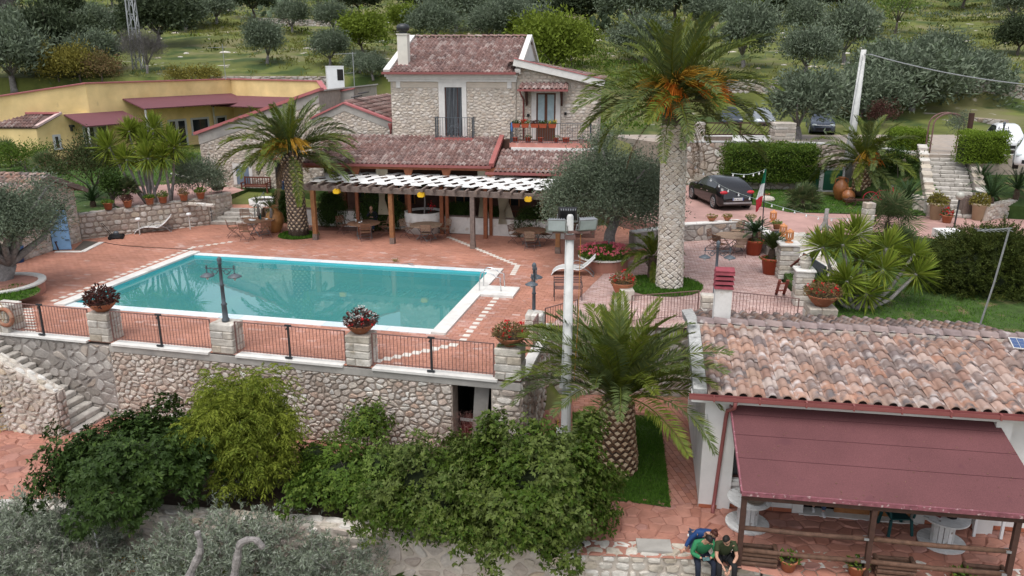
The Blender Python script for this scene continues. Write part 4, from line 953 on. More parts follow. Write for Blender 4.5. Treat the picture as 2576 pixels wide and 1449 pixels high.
# low curved wall between patio and drive
P0,P1,P2=Vector((7.5,36.7,0)),Vector((10.4,37.5,0)),Vector((11.75,35.6,0))
a=Fr(P0.x,P0.y,math.degrees(math.atan2(P1.y-P0.y,P1.x-P0.x)))
stone_wall('grey stone patio wall with white top along the driveway',a,(P1-P0).length+.9,-.1,.78,'voro',st_grey,mortar_grey,51,.45,(.42,.32),120,h=.03,cap=(.05,.03,coping,.9))
b=Fr(11.3,37.5,-88);
stone_wall('short stone patio wall with white top holding lanterns',b,5.0,-.1,.78,'voro',st_grey,mortar_grey,52,.5,(.4,.3),40,h=.03,cap=(.05,.04,coping,.8))
c=Fr(5.6,35.2,30)
stone_wall('stone patio wall partly behind the big palm',c,2.5,-.1,.78,'voro',st_grey,mortar_grey,53,.4,(.42,.32),40,h=.03,cap=(.05,.03,coping,.9))
# path of white flags and steps right of the patio
fp=structure(MB().add([(11.5,29.5,.3),(13.2,29.3,.3),(13.5,35.5,.73),(12.2,35.7,.73)],[(0,1,2,3)]).build('flag_path',mortar_lt))
pave_cells(fp,voro(11.3,13.7,29.2,35.8,.42,.36,55,.4),[(11.5,29.5),(13.2,29.3),(13.5,35.5),(12.2,35.7)],.0,st_white,60,56)
for o in fp.children:
    for v in (o.data.vertices):
        wy=o.location.y+v.co.y;v.co.z+= float(np.interp(wy,[29.4,35.6],[.33,.76]))
# parking terrace
PZ=3.3
pk=[(9.5,50.3),(16,50.8),(21,48.2),(22.2,44.2),(26.5,43.6),(40,43),(46,60),(12,62),(6,56)]
gravel=M('gravel_drive',[(.36,.30,.25)],3,.75,1.2,.95,bump=.3,stain=((.3,.27,.24),.8,.5,.2))
structure(MB().prism(pk,.3,PZ).build('parking_terrace',gravel))
q=[Vector((9.6,50.2,0)),Vector((16.2,50.6,0)),Vector((21.2,48.1,0)),Vector((22.1,44.3,0))]
for i,(lb,sm) in enumerate((('pink fieldstone retaining wall behind the black car',st_pink),('pink stone retaining wall behind the clipped hedge',st_pink),('stone retaining wall beside the utility pole palm',st_pink))):
    A,B=q[i],q[i+1];f=Fr(A.x,A.y,math.degrees(math.atan2(B.y-A.y,B.x-A.x)))
    stone_wall(lb,f,(B-A).length,.4,PZ+.02,'voro',sm,mortar_pink,60+i,.5,(.42,.33),[300,120,100][i],h=.04,cap=(.08,.04,conc_white,1.4))
# stone trough shelf in front of the hedge wall
f=Fr(13.2,48.2,-6)
stone_wall('low stone planter ledge under the clipped hedge',f,5,.4,1.75,'voro',st_pink,mortar_pink,64,1.6,(.35,.26),90,cap=(.08,.04,st_white,.9))
# right hand stairs
RS=thing('garden_staircase','straight flight of worn white stone steps up to the parking area','staircase')
A,B=at(2408,548,DZ),Vector((24.2,44.4,PZ));A=Vector((A.x,A.y,DZ));dv=(B-A);dv.z=0;rzs=math.atan2(dv.y,dv.x)-math.pi/2;RS.location=(A.x,A.y,DZ);RS.rotation_euler=(0,0,rzs);nst=15;run=dv.length/nst
for i in range(nst):
    z=(PZ-DZ)/nst*(i+1);rg=random.Random(i+50);x=-.95
    while x < .95:
        w_=min(rg.uniform(.4,.9),.95-x)
        if .95-x-w_ < .2:w_=.95-x
        inst('step_stone',blocks(w_-.02,run+.08,.17,step_m),RS,(x+w_/2,run*(i+.5),z-.085));x+= w_
    MB().box(-.93,.93,run*i+.05,run*(i+1)+.05,-.3,z-.15).build('step_core',mortar_lt,RS)
sf=Fr(A.x,A.y,math.degrees(rzs),DZ)
for sgn,lb in ((1,'white capped side wall on the right of the garden steps'),(-1,'white stone side wall on the left of the garden steps')):
    t=thing('stair_wall',lb,'stair wall');sf.put(t);x0=1.0 if sgn > 0 else -1.4
    for i in range(9):
        y0=dv.length*i/9;zt=.45+(PZ-DZ)*(i+.5)/9*1.02;MB().box(x0,x0+.42,y0,y0+dv.length/9-.01,-.3,zt).build('wall_block',st_mix,t)
        inst('cap_stone',blocks(.5,dv.length/9-.01,.09,st_white),t,(x0+.21,y0+dv.length/18,zt+.045),(math.atan2(PZ-DZ,dv.length)*.5,0,0))
# curved planting walls left and right of the garden steps
pts=[at(2155,470,DZ),at(2190,492,DZ),at(2230,510,DZ),at(2290,526,DZ),at(2345,540,DZ)]
for i in range(len(pts)-1):
    A,B=pts[i],pts[i+1];f=Fr(A.x,A.y,math.degrees(math.atan2(B.y-A.y,B.x-A.x)))
    stone_wall(('curved planting wall section by the glazed jars','curved planting wall section behind the red bicycle','curved planting wall section right of the red bicycle','curved planting wall section ending at the garden steps')[i],f,(B-A).length,.5,DZ+.75,'voro',st_mix,mortar_lt,70+i,.4,(.3,.2),45,capstone=(st_white,.4,.24,75+i),group='curved planting wall sections')
pts=[at(2480,556,DZ),at(2530,545,DZ),at(2600,530,DZ)]
for i in range(2):
    A,B=pts[i],pts[i+1];f=Fr(A.x,A.y,math.degrees(math.atan2(B.y-A.y,B.x-A.x)))
    stone_wall(('low stone wall curving away right of the garden steps','low stone wall running out of view behind the juniper')[i],f,(B-A).length,.5,DZ+.75,'voro',st_mix,mortar_lt,80+i,.4,(.3,.2),45,capstone=(st_white,.4,.24,85+i))
structure(MB().add([(19.3,45.5,DZ+.6),(20.9,41.8,DZ+.6),(22.2,40.2,DZ+.6),(23.1,44.3,3.1),(21.5,47.5,2.6),(19.3,45.5,0),(20.9,41.8,0),(22.2,40.2,0),(23.1,44.3,0)],[(0,1,2,3,4),(0,5,6,1),(1,6,7,2),(2,7,8,3)]).build('planting_bank',grass_gnd))
structure(MB().add([(25.0,39.5,DZ+.55),(27.2,38.5,DZ+.6),(34,38.5,DZ+.6),(34,43.6,2.3),(26.2,43.9,2.3),(25.0,39.5,0),(27.2,38.5,0),(34,38.5,0),(26.2,43.9,0)],[(0,1,2,3,4),(0,5,6,1),(1,6,7,2),(4,8,5,0)]).build('cycad_bank',grass_gnd))
f=Fr(26.1,43.8,-1.5)
stone_wall('grey wall topping the cycad bank below the white cars',f,9,1.6,3.25,'voro',st_grey,mortar_grey,88,.4,(.35,.25),60,cap=(.07,.04,conc_white,1.2))
# upper left garden terrace
GZ=1.2
gt=[(-26,38.5),(-20.9,37.5),(-15.9,41.1),(-15.2,45.2),(-8.0,44),(-8,50),(-17,62),(-42,66),(-42,38)]
structure(MB().prism(gt,-.1,GZ).build('upper_garden',grass_gnd))
structure(MB().add([(x,y,GZ+.01) for x,y in ((-20.6,40.2),(-19.4,38.9),(-15.9,41.3),(-15.3,44.8),(-18.4,48),(-23,46))],[tuple(range(6))]).build('upper_path',drive_m))
grass('upper_grass',[[(-24,44),(-23,46.2),(-18.4,48.2),(-20,56),(-34,56),(-34,46)]],14000,.12,gr_blade,GZ,np.random.RandomState(7),w=.035)
kb2=thing('path_kerb','white stone kerb edging the upper pink garden path','path kerb')
for A,B,n_ in ((at(432,440,GZ),at(520,462,GZ),6),(at(432,512,GZ),at(540,520,GZ),5)):
    for i in range(n_):
        p=A.lerp(B,(i+.5)/n_);inst('kerb_stone',blocks((B-A).length/n_-.02,.16,.16,st_white),kb2,(p.x,p.y,GZ+.06),(0,0,math.atan2(B.y-A.y,B.x-A.x)))
A,B=Vector((-20.9,37.35,0)),Vector((-15.95,40.85,0));f=Fr(A.x,A.y,math.degrees(math.atan2(B.y-A.y,B.x-A.x)))
stone_wall('grey squared stone planter wall behind the white lounger',f,(B-A).length,-.1,[(0,1.22),((B-A).length,1.42)],((.14,.32),(.22,.5)),st_mix,mortar_pink,91,.4,limit=260,h=.04,g=.014,capstone=(st_grey,.4,.2,92))
f=Fr(-15.95,40.9,62)
stone_wall('short stone return wall left of the entrance steps',f,1.6,-.1,1.5,((.16,.3),(.2,.4)),st_mix,mortar_lt,93,.3,limit=40)
# entrance steps
es=thing('entrance_steps','four white stone steps up to the house entrance','steps');A=at(588,566);es.location=(A.x,A.y,0);es.rotation_euler=(0,0,R(-4))
for i in range(4):
    x0=-1.25+.22*i
    for a_,b_ in ((x0,.1),(.1,1.15)):inst('step_block',blocks(b_-a_-.015,.42,.18,step_m),es,((a_+b_)/2,.36*i+.2,.17*i+.085))
    MB().box(x0+.05,1.1,.36*i+.3,2.2,.0,.17*i+.15).build('step_core',mortar_lt,es)
lp=structure(MB().add([(-16.2,42.1,.69),(-12.4,41.9,.69),(-11.5,46.4,.69),(-15.6,46.6,.69)],[(0,1,2,3)]).build('entrance_landing',deck_tile))
ep=thing('raised_pavement','raised pavement of white slabs along the stone wing','pavement')
for i in range(6):inst('paving_slab',blocks(1.05,.9,.2,st_white),ep,(-17.3+i*1.06,46.9-.14*i,.84),(0,0,R(-7.4)))
# ================================================================== main stone house
HF=Fr(-.94,38.2,-7.4);V0=3.6
house=thing('stone_house','two storey stone house with tiled roofs and white cornice behind the pergola','house');HF.put(house)
MAT_W={'st':st_cream,'mo':mortar_lt}
def hpart(mb,name,mat,parent=None,**k):return mb.build(name,mat,parent or house,**k)
uL,uR,zB,zC=-5.93,.68,4.2,7.28
zT=7.74;RD=9.0-V0;zRg=9.57;sl_=(zRg-zT)/(9.0-V0+.3)
w=hpart(MB().box(uL,uR,V0,V0+10.8,zB-1,zT),'wall',mortar_lt)
# stones in panels round the french door
dx0,dx1,dz0,dz1=-3.37,-1.9,4.45,7.27
P=[]
for r in ([(uL,zB),(dx0,zB),(dx0,6.98),(uL,6.98)],[(dx1,zB),(uR,zB),(uR,6.98),(dx1,6.98)]):
    for c in voro(uL,uR,zB,6.98,.27,.155,101,.9):
        q=clip_convex(c,r)
        if len(q) > 2:P.append(q)
stones(w,HF,P,lambda u,z,o:(u,V0-o,z),st_cream,102,g=.018,h=.03,limit=300)
for a_,b_ in ((uL+.12,dx0),(dx1,uR-.1)):hpart(MB().box(a_,b_,V0-.012,V0,6.99,7.27),'frieze_panel',cream)
for u in (uL+.42,dx1+1.9+.35):hpart(MB().box(u-.11,u+.11,V0-.07,V0,6.96,7.28),'bracket',trim_w)
for k,(z0,z1,o) in enumerate(((7.28,7.40,.10),(7.40,7.52,.16),(7.52,7.70,.24))):hpart(MB().box(uL-o,uR+o*.4,V0-o,V0,z0,z1-.002),'cornice',trim_w)
# french door and its balcony
d=hpart(MB().box(dx0,-3.05,V0-.06,V0+.05,dz0,dz1).box(-2.14,dx1,V0-.06,V0+.05,dz0,dz1).box(-3.05,-2.14,V0-.06,V0+.05,7.0,dz1).box(dx0-.05,dx1+.05,V0-.09,V0,dz1-.003,dz1+.05),'door_frame',trim_w)
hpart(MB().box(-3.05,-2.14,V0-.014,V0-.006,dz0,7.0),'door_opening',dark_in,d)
for i in range(13):hpart(MB().tube([(-3.0+.07*i,V0-.03,dz0),(-3.0+.07*i,V0-.03,6.98)],.016,5),'shutter_strip',[M('shutter_strip',[(.14,.16,.18),(.2,.22,.24),(.11,.12,.14),(.18,.1,.09)])][0] if i == 0 else bpy.data.materials['shutter_strip'],d)
def iron_rail(parent,pts,z0,z1,gap,mat,scroll=False,nm='balcony_rail'):
    mb=MB()
    for A,B in zip(pts,pts[1:]):
        A,B=Vector(A),Vector(B);n=max(2,round((B-A).length/gap))
        mb.bar((A.x,A.y,z1),(B.x,B.y,z1),.04,.025);mb.bar((A.x,A.y,z0+.06),(B.x,B.y,z0+.06),.025,.02)
        for i in range(n+1):
            p=A.lerp(B,i/n);mb.bar((p.x,p.y,z0),(p.x,p.y,z1),.016 if 0 < i < n else .035)
    r=mb.build(nm,mat,parent)
    return r
sb=hpart(MB().box(-3.5,-1.48,V0-.62,V0-.001,4.32,4.46),'balcony_slab',red_trim)
rl=iron_rail(sb,[(-3.46,V0-.02,0),(-3.46,V0-.58,0),(-1.52,V0-.58,0),(-1.52,V0-.02,0)],4.46,5.5,.13,iron_gr)
mb=MB()
for s in (-1,1):
    for k in (0,1):
        c=Vector((-2.49+s*.2,V0-.58,4.8+.26*k));mb.tube([c+Vector((.14*math.cos(a)*(1-a/12),0,.14*math.sin(a)*(1-a/12))) for a in np.linspace(0,8,18)],.01,4)
mb.tube([(-2.49+.36*math.cos(a),V0-.58,4.72+.36*math.sin(a)) for a in np.linspace(0,math.pi,14)],.012,4).build('scrollwork',iron_gr,rl)
# upper roof
sl_len=math.hypot(9.0-V0+.3,zRg-zT);U_=Vector((1,0,0));Vu=Vector((0,9.0-V0+.3,zRg-zT))/sl_len
rf=hpart(MB().slab([(uL-.25,V0-.34,zT-.02),(uR+.2,V0-.34,zT-.02),(uR+.2,9.0,zRg-.0),(uL-.25,9.0,zRg)],.06).slab([(uR+.2,V0+10.9,zT-.05),(uL-.25,V0+10.9,zT-.05),(uL-.25,9.0,zRg-.02),(uR+.2,9.0,zRg-.02)],.06),'roof',tile_pan)
tile_roof(rf,HF,(uL+.06,V0-.36,zT-.03),U_,Vu,28,15,.228,sl_len/14.6,tile_house,300,5)
ridge_run(rf,(uL+.1,9.0,zRg+.06),(uR,9.0,zRg+.06),.2,.42,tile_house)
for a,b in ((uL-.29,uL+.05),(uR-.02,uR+.26)):
    hpart(MB().slab([(a,V0-.3,zT+.14),(b,V0-.3,zT+.14),(b,9.0,zRg+.16),(a,9.0,zRg+.16)],.22).slab([(b,V0+10.8,zT+.1),(a,V0+10.8,zT+.1),(a,9.002,zRg+.16),(b,9.002,zRg+.16)],.22),'verge',coping)
hpart(MB().add([(uR+.12,V0+.1,zT-.6),(uR+.12,V0+10.6,zT-.6),(uR+.12,V0+10.6,zT+.0),(uR+.12,9.0,zRg+.0),(uR+.12,V0+.1,zT+.0)],[(0,1,2,3,4)]),'gable_plaster',plaster)
hpart(MB().box(uL-.32,uR+.05,V0-.50,V0-.37,zT-.09,zT+.03),'gutter',gutter_m)
# chimney with cowl
ch=hpart(MB().box(-5.68,-5.14,4.3,4.84,zT+.1,9.62).box(-5.72,-5.10,4.26,4.88,9.62,9.68),'chimney',M('chimney_plaster',[(.66,.63,.56)],2,.9,1.06,.85))
hpart(MB().box(-5.76,-5.06,4.22,4.92,zT+.28,zT+.36),'chimney_flashing',red_trim,ch)
hpart(MB().lathe([(.2,0),(.22,.06),(.2,.1)],12,(-5.41,4.57,9.68)).lathe([(.26,0),(.34,.08),(.36,.2),(.3,.32),(.12,.38)],12,(-5.41,4.57,9.8)),'chimney_cowl',iron_dk,ch,smooth=True)
# right wing with its own balcony
wg=hpart(MB().wall([(uR+.02,3.2),(4.9,3.2),(4.9,7.12),(uR+.02,8.06)],V0+.06,V0+8),'wing_wall',mortar_lt)
ddx0,ddx1=1.49,2.98;P=[];ztop=lambda u:8.02-(u-uR)*.226
for r in ([(uR+.03,4.3),(ddx0,4.3),(ddx0,ztop(ddx0)),(uR+.03,ztop(uR))],[(ddx0,6.92),(ddx1,6.92),(ddx1,ztop(ddx1)),(ddx0,ztop(ddx0))],[(ddx1,4.3),(4.9,4.3),(4.9,ztop(4.9)),(ddx1,ztop(ddx1))]):
    for c in courses(uR,4.9,4.3,8.1,(.11,.2),(.16,.42),103,.03):
        q=clip_convex(c,r)
        if len(q) > 2:P.append(q)
stones(wg,HF,P,lambda u,z,o:(u,V0+.06-o,z),st_cream,104,g=.016,h=.03,limit=220)
dd=hpart(MB().box(ddx0,1.74,V0,V0+.07,4.32,6.95).box(2.74,ddx1,V0,V0+.07,4.32,6.95).box(1.74,2.74,V0,V0+.07,6.74,6.95),'door_frame',trim_w)
hpart(MB().box(1.74,2.74,V0+.045,V0+.055,4.32,6.74),'door_pane',curtain_blue,dd)
m=hpart(MB().box(1.74,1.82,V0+.02,V0+.04,4.32,6.74).box(2.66,2.74,V0+.02,V0+.04,4.32,6.74).box(2.17,2.31,V0+.02,V0+.04,4.32,6.74).box(1.82,2.66,V0+.02,V0+.04,6.66,6.74).box(1.82,2.66,V0+.022,V0+.042,4.32,5.25),'door_leaf',M('brown_door',[(.1,.04,.022)],5,.8,1.2,.5),dd)
aw=hpart(MB().slab([(.9,V0-.75,6.92),(3.38,V0-.75,6.92),(3.38,V0+.06,7.2),(.9,V0+.06,7.2)],.07),'door_canopy',tile_pan)
tile_roof(aw,HF,(.92,V0-.8,6.92),U_,Vector((0,.81,.28)).normalized(),11,2,.224,.43,tile_house,40,6)
for u in (1.25,3.05):hpart(MB().bar((u,V0,6.15),(u,V0-.65,6.83),.09).bar((u,V0-.03,6.1),(u,V0-.03,6.85),.1).bar((u,V0-.04,6.83),(u,V0-.72,6.83),.09),'canopy_bracket',wood_dark,aw)
hpart(MB().box(.86,3.42,V0-.9,V0-.78,6.85,6.95),'canopy_gutter',gutter_m,aw)
hpart(MB().tube([(.98,V0-.8,6.85),(.98,V0-.1,6.6),(1.08,V0+.0,6.4),(1.08,V0,4.4)],.045,7),'downpipe',gutter_m,smooth=True)
for u,z in ((1.32,5.62),(3.25,5.72)):hpart(MB().box(u-.06,u+.06,V0-.06,V0+.04,z-.08,z+.06),'wall_light',black_pl)
wr=hpart(MB().slab([(uR-.1,V0-.3,8.32),(5.2,V0-.3,7.3),(5.2,V0+8.1,7.3),(uR-.1,V0+8.1,8.32)],.07),'wing_roof',tile_pan)
Uw=Vector((0,1,0));Vw=Vector((-1,0,.2)).normalized()*-1
tile_roof(wr,HF,(5.2,V0-.2,7.31),Vector((0,1,0)),Vector((-5.3,0,1.02)).normalized(),34,11,.232,.46,tile_house,120,7)
hpart(MB().slab([(uR-.05,V0-.34,8.42),(5.24,V0-.34,7.4),(5.24,V0-.14,7.4),(uR-.05,V0-.14,8.42)],.34),'raking_fascia',trim_w)
hpart(MB().slab([(uR-.05,V0-.38,8.46),(5.26,V0-.38,7.44),(5.26,V0-.1,7.44),(uR-.05,V0-.1,8.46)],.036),'fascia_trim',pink_trim)
bs=hpart(MB().box(.5,4.62,V0-1.15,V0+.04,4.08,4.3),'balcony_slab',M('pink_render',[(.5,.22,.18)],3,.85,1.1,.8,stain=((.6,.5,.46),2,.6,.1)))
iron_rail(bs,[(.54,V0,0),(.54,V0-1.1,0),(4.58,V0-1.1,0),(4.58,V0,0)],4.3,5.3,.125,iron_gr)
mb=MB()
for u0 in (.95,3.6,4.2):
    for k in (0,1):mb.tube([Vector((u0+.13*math.cos(a)*(1-a/12),V0-1.1,4.62+.3*k+.13*math.sin(a)*(1-a/12))) for a in np.linspace(0,8,16)],.01,4)
mb.build('scrollwork',iron_gr,bs)
# porch roof (two levels)
pr_z,pu0=3.44,-8.1
pl_=math.hypot(V0,4.45-pr_z);Vp=Vector((0,V0,4.45-pr_z))/pl_
pr=hpart(MB().slab([(pu0-1.5,-.05,pr_z-.03),(-.15,-.05,pr_z-.03),(-.15,V0,4.42),(pu0-1.5,V0,4.42)],.06),'porch_roof',tile_pan)
tile_roof(pr,HF,(pu0-1.45,-.1,pr_z-.02),U_,Vp,41,10,.228,pl_/9.7,tile_house,300,8)
hpart(MB().box(pu0-1.6,-.05,-.22,-.09,pr_z-.1,pr_z+.02),'gutter',gutter_m,pr)
hpart(MB().slab([(-.17,-.1,pr_z+.14),(.06,-.1,pr_z+.14),(.06,V0,4.6),(-.17,V0,4.6)],.2),'porch_verge',red_trim,pr)
pr2=hpart(MB().slab([(.08,-.3,3.16),(4.9,-.3,3.16),(4.9,V0-1.2,3.92),(.08,V0-1.2,3.92)],.06),'side_porch_roof',tile_pan)
tile_roof(pr2,HF,(.1,-.34,3.17),U_,Vector((0,V0-.9,.76)).normalized(),21,7,.228,.40,tile_house,130,9)
hpart(MB().box(-.3,4.9,-.47,-.35,3.08,3.2),'gutter',gutter_m,pr2)
hpart(MB().box(.6,4.9,V0-1.3,V0+.02,3.7,4.09),'wall_band',plaster)
# porch interior
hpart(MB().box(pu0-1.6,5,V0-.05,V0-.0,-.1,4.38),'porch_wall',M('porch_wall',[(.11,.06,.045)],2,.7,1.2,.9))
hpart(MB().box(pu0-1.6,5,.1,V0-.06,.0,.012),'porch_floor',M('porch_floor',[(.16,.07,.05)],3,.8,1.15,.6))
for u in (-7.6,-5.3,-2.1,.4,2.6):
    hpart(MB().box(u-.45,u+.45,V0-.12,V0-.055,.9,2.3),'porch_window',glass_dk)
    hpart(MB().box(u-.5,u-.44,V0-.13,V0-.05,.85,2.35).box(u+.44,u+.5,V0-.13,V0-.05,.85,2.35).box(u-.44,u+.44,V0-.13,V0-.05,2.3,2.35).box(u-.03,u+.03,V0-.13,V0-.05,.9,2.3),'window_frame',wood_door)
for u in (-6.9,-4.2,-2.3,-.1,2.4):
    c=hpart(MB().box(u-.08,u+.08,-.02,.14,.0,3.3),'porch_post',M('red_timber',[(.24,.085,.04)],6,.8,1.2,.65) if u < -6.5 else bpy.data.materials['red_timber'])
    hpart(MB().wall([(u-.26,3.32),(u+.26,3.32),(u+.2,3.1),(u+.08,2.7),(u-.08,2.7),(u-.2,3.1)],-.01,.12),'post_bracket',bpy.data.materials['red_timber'],c)
hpart(MB().box(pu0-1.5,4.9,.0,.16,3.2,3.34),'porch_beam',bpy.data.materials['red_timber'])
def drape(u0,u1,z0,z1,v,tie,parent,mat,n=9):
    V,F=[],[];k=7
    for j in range(k):
        t=j/(k-1);z=z1+(z0-z1)*t;q=1-.55*math.exp(-((t-tie)/.25)**2);c=u0+(u1-u0)*.3
        for i in range(2*n+1):V.append((c+((u0-c)+(u1-u0)*i/(2*n))*q,v+(.045 if i % 2 else -.045),z))
    for j in range(k-1):
        for i in range(2*n):a=j*(2*n+1)+i;F.append((a,a+1,a+2*n+2,a+2*n+1))
    mb=MB();mb.add(V,F);return mb.build('curtain',mat,parent)
for u0,u1 in ((-5.85,-5.25),(-.75,-.15),(.3,1.05)):drape(u0,u1,.9,3.3,.1,.62,house,curtain)
drape(.25,.8,.6,2.5,-.05,.7,house,curtain)
# stone wing at left: tall mono pitch gable and the small gable beside the main block
A_=[(-17.95,1.0),(-10.6,1.0),(-10.6,6.68),(-17.95,4.28)];VA=5.5
wa=hpart(MB().wall(A_,VA,VA+11),'left_wing_wall',mortar_lt);P=[]
band=.62
for r in ([(-17.95,1.0),(-16.1,1.0),(-16.1,4.28+.6-band),(-17.95,4.28-band)],[(-16.1,1.0),(-14.6,1.0),(-14.6,1.35),(-16.1,1.35)],[(-16.1,2.62),(-14.9,2.62),(-14.9,5.27-band),(-16.1,4.88-band)],[(-14.9,.6),(-13.5,.6),(-13.5,5.7-band),(-14.9,5.25-band)],[(-13.5,2.98),(-12.3,2.98),(-12.3,6.1-band),(-13.5,5.7-band)],[(-12.3,.6),(-10.6,.6),(-10.6,6.65-band),(-12.3,6.1-band)]):
    for c in voro(-17.95,-10.6,1.0,6.6,.28,.16,105,.9):
        q=clip_convex(c,r)
        if len(q) > 2:P.append(q)
stones(wa,HF,P,lambda u,z,o:(u,VA-o,z),st_cream,106,g=.018,h=.035,limit=260)
hpart(MB().wall([(-17.97,4.28-band),(-10.6,6.68-band),(-10.6,6.68),(-17.97,4.28)],VA-.045,VA-.003),'rake_band',concrete)
hpart(MB().slab([(-18.2,VA-.18,4.36),(-10.5,VA-.18,6.86),(-10.5,VA+.5,6.86),(-18.2,VA+.5,4.36)],.16),'rake_coping',pink_trim)
hpart(MB().slab([(-18.1,VA+.5,4.28),(-10.5,VA+.5,6.75),(-10.5,VA+11,6.75),(-18.1,VA+11,4.28)],.08),'left_wing_roof',concrete)
wn_=hpart(MB().box(-16.08,-15.88,VA-.05,VA+.02,1.38,2.6).box(-15.1,-14.9,VA-.05,VA+.02,1.38,2.6).box(-15.88,-15.1,VA-.05,VA+.02,2.42,2.6),'window_frame',trim_w)
hpart(MB().box(-15.88,-15.1,VA-.02,VA-.01,1.4,2.42),'window_pane',M('blue_pane',[(.16,.2,.26)],1,.9,1.1,.2),wn_)
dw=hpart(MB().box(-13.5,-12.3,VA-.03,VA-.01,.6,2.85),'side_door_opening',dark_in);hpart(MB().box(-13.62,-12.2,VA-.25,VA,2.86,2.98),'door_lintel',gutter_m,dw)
hpart(MB().box(-12.28,-12.22,VA-.5,VA-.03,.6,2.8),'door_leaf',M('grey_blue_door',[(.25,.28,.33)],3,.9,1.1,.5),dw)
VB=4.0
B_=[(-10.5,3.0),(-6.0,3.0),(-6.0,5.14),(-8.66,6.1),(-10.5,5.3)]
wb_=hpart(MB().wall(B_,VB,VB+.4),'small_gable',mortar_lt);P=[]
for r in ([(-10.5,4.2),(-8.66,4.2),(-8.66,5.72),(-10.5,4.9)],[(-8.66,4.2),(-6.02,4.2),(-6.02,4.74),(-8.66,5.72)]):
    for c in voro(-10.5,-6,4.2,5.8,.27,.155,107,.9):
        q=clip_convex(c,r)
        if len(q) > 2:P.append(q)
stones(wb_,HF,P,lambda u,z,o:(u,VB-o,z),st_cream,108,g=.018,h=.035,limit=110)
hpart(MB().wall([(-10.5,4.9),(-8.66,5.72),(-6.02,4.74),(-6.02,5.14),(-8.66,6.1),(-10.5,5.3)],VB-.04,VB-.003),'rake_band',concrete,wb_)
for a,b in (((-10.6,5.3),(-8.66,6.14)),((-8.66,6.14),(-5.96,5.18))):hpart(MB().slab([(a[0],VB-.12,a[1]+.06),(b[0],VB-.12,b[1]+.06),(b[0],VB+.35,b[1]+.06),(a[0],VB+.35,a[1]+.06)],.09),'rake_coping',pink_trim,wb_)
gr_=hpart(MB().slab([(-8.66,VB+.3,6.14),(-5.96,VB+.3,5.18),(-5.96,VB+9,5.18),(-8.66,VB+9,6.14)],.08),'gable_roof',tile_pan)
tile_roof(gr_,HF,(-5.95,VB+.36,5.2),Vector((0,1,0)),Vector((-2.7,0,.96)).normalized(),36,7,.232,.42,tile_house,130,10)
hpart(MB().slab([(-10.6,VB+.3,5.3),(-8.68,VB+.3,6.1),(-8.68,VB+9,6.1),(-10.6,VB+9,5.3)],.08),'gable_roof_left',tile_pan)
hpart(MB().lathe([(.05,-.7),(.05,0),(.09,.12),(.14,.3),(.14,.36)],10,(-6.1,VB-.16,4.75)),'hopper',gutter_m,smooth=True)
for i in range(6):hpart(MB().bar((-10.3+.38*i,VB+1.4+.1*i,5.55+.2*i),(-10.0+.38*i,VB+2.0+.1*i,5.62+.2*i),.24,.05),'stacked_tile',M('black_tile',[(.03,.028,.03),(.1,.09,.09)]) if i == 0 else bpy.data.materials['black_tile'],gr_)
cw=thing('concrete_wall','raw concrete wall with red coping behind the small stone gable','wall');f=Fr(HF.w(-12,9).x,HF.w(-12,9).y,0);f=Fr(f.x,f.y,-2);f.put(cw)
q=[f.hit(745,300),f.hit(890,290),f.hit(890,224),f.hit(805,240),f.hit(745,260)]
MB().wall(q,0,.25).build('wall',concrete,cw)
for a,b in ((q[4],q[3]),(q[3],q[2])):MB().slab([(a[0],-.08,a[1]+.08),(b[0],-.08,b[1]+.08),(b[0],.33,b[1]+.08),(a[0],.33,a[1]+.08)],.08).build('coping',pink_trim,cw)
# ------------------------------------------------------------------ low white porch wall with hanging greenery, round planter
def lw(A,B,h,lb):
    f=Fr(A.x,A.y,math.degrees(math.atan2(B.y-A.y,B.x-A.x)));L=(B-A).length;t=thing('porch_wall',lb,'low wall');f.put(t)
    MB().box(0,L,0,.22,-.02,h).build('wall',plaster_dirty,t);MB().box(-.02,L,-.03,.25,h,h+.05).build('top',wood_grey,t);return t
lwA,lwB,lwC=at(770,566),at(1045,578),at(1420,602)
lw(lwA,lwB,.85,'low white porch wall between the palm and the round planter');lw(at(1105,585),lwC,.85,'low white porch wall right of the round planter')
p=at(1066,586);p.y+= .55
rp=thing('round_planter','large round white plastered planter under the pergola','planter',p)
MB().lathe([(1.0,-.02),(1.02,.5),(1.0,1.02),(.9,1.04),(.86,.9),(.2,.88)],24).build('pot',plaster_dirty,rp,smooth=True);MB().lathe([(.0,.0),(.86,.02)],20,(0,0,.9),cap=False).build('soil',soil,rp)
p=at(668,545);rp2=thing('round_planter','white plastered planter with small palms beside the entrance steps','planter',p)
MB().lathe([(.72,-.02),(.78,.5),(.82,1.0),(.74,1.02),(.7,.9),(.1,.88)],20).build('pot',plaster,rp2,smooth=True);MB().lathe([(.0,0),(.7,.02)],16,(0,0,.9),cap=False).build('soil',soil,rp2)
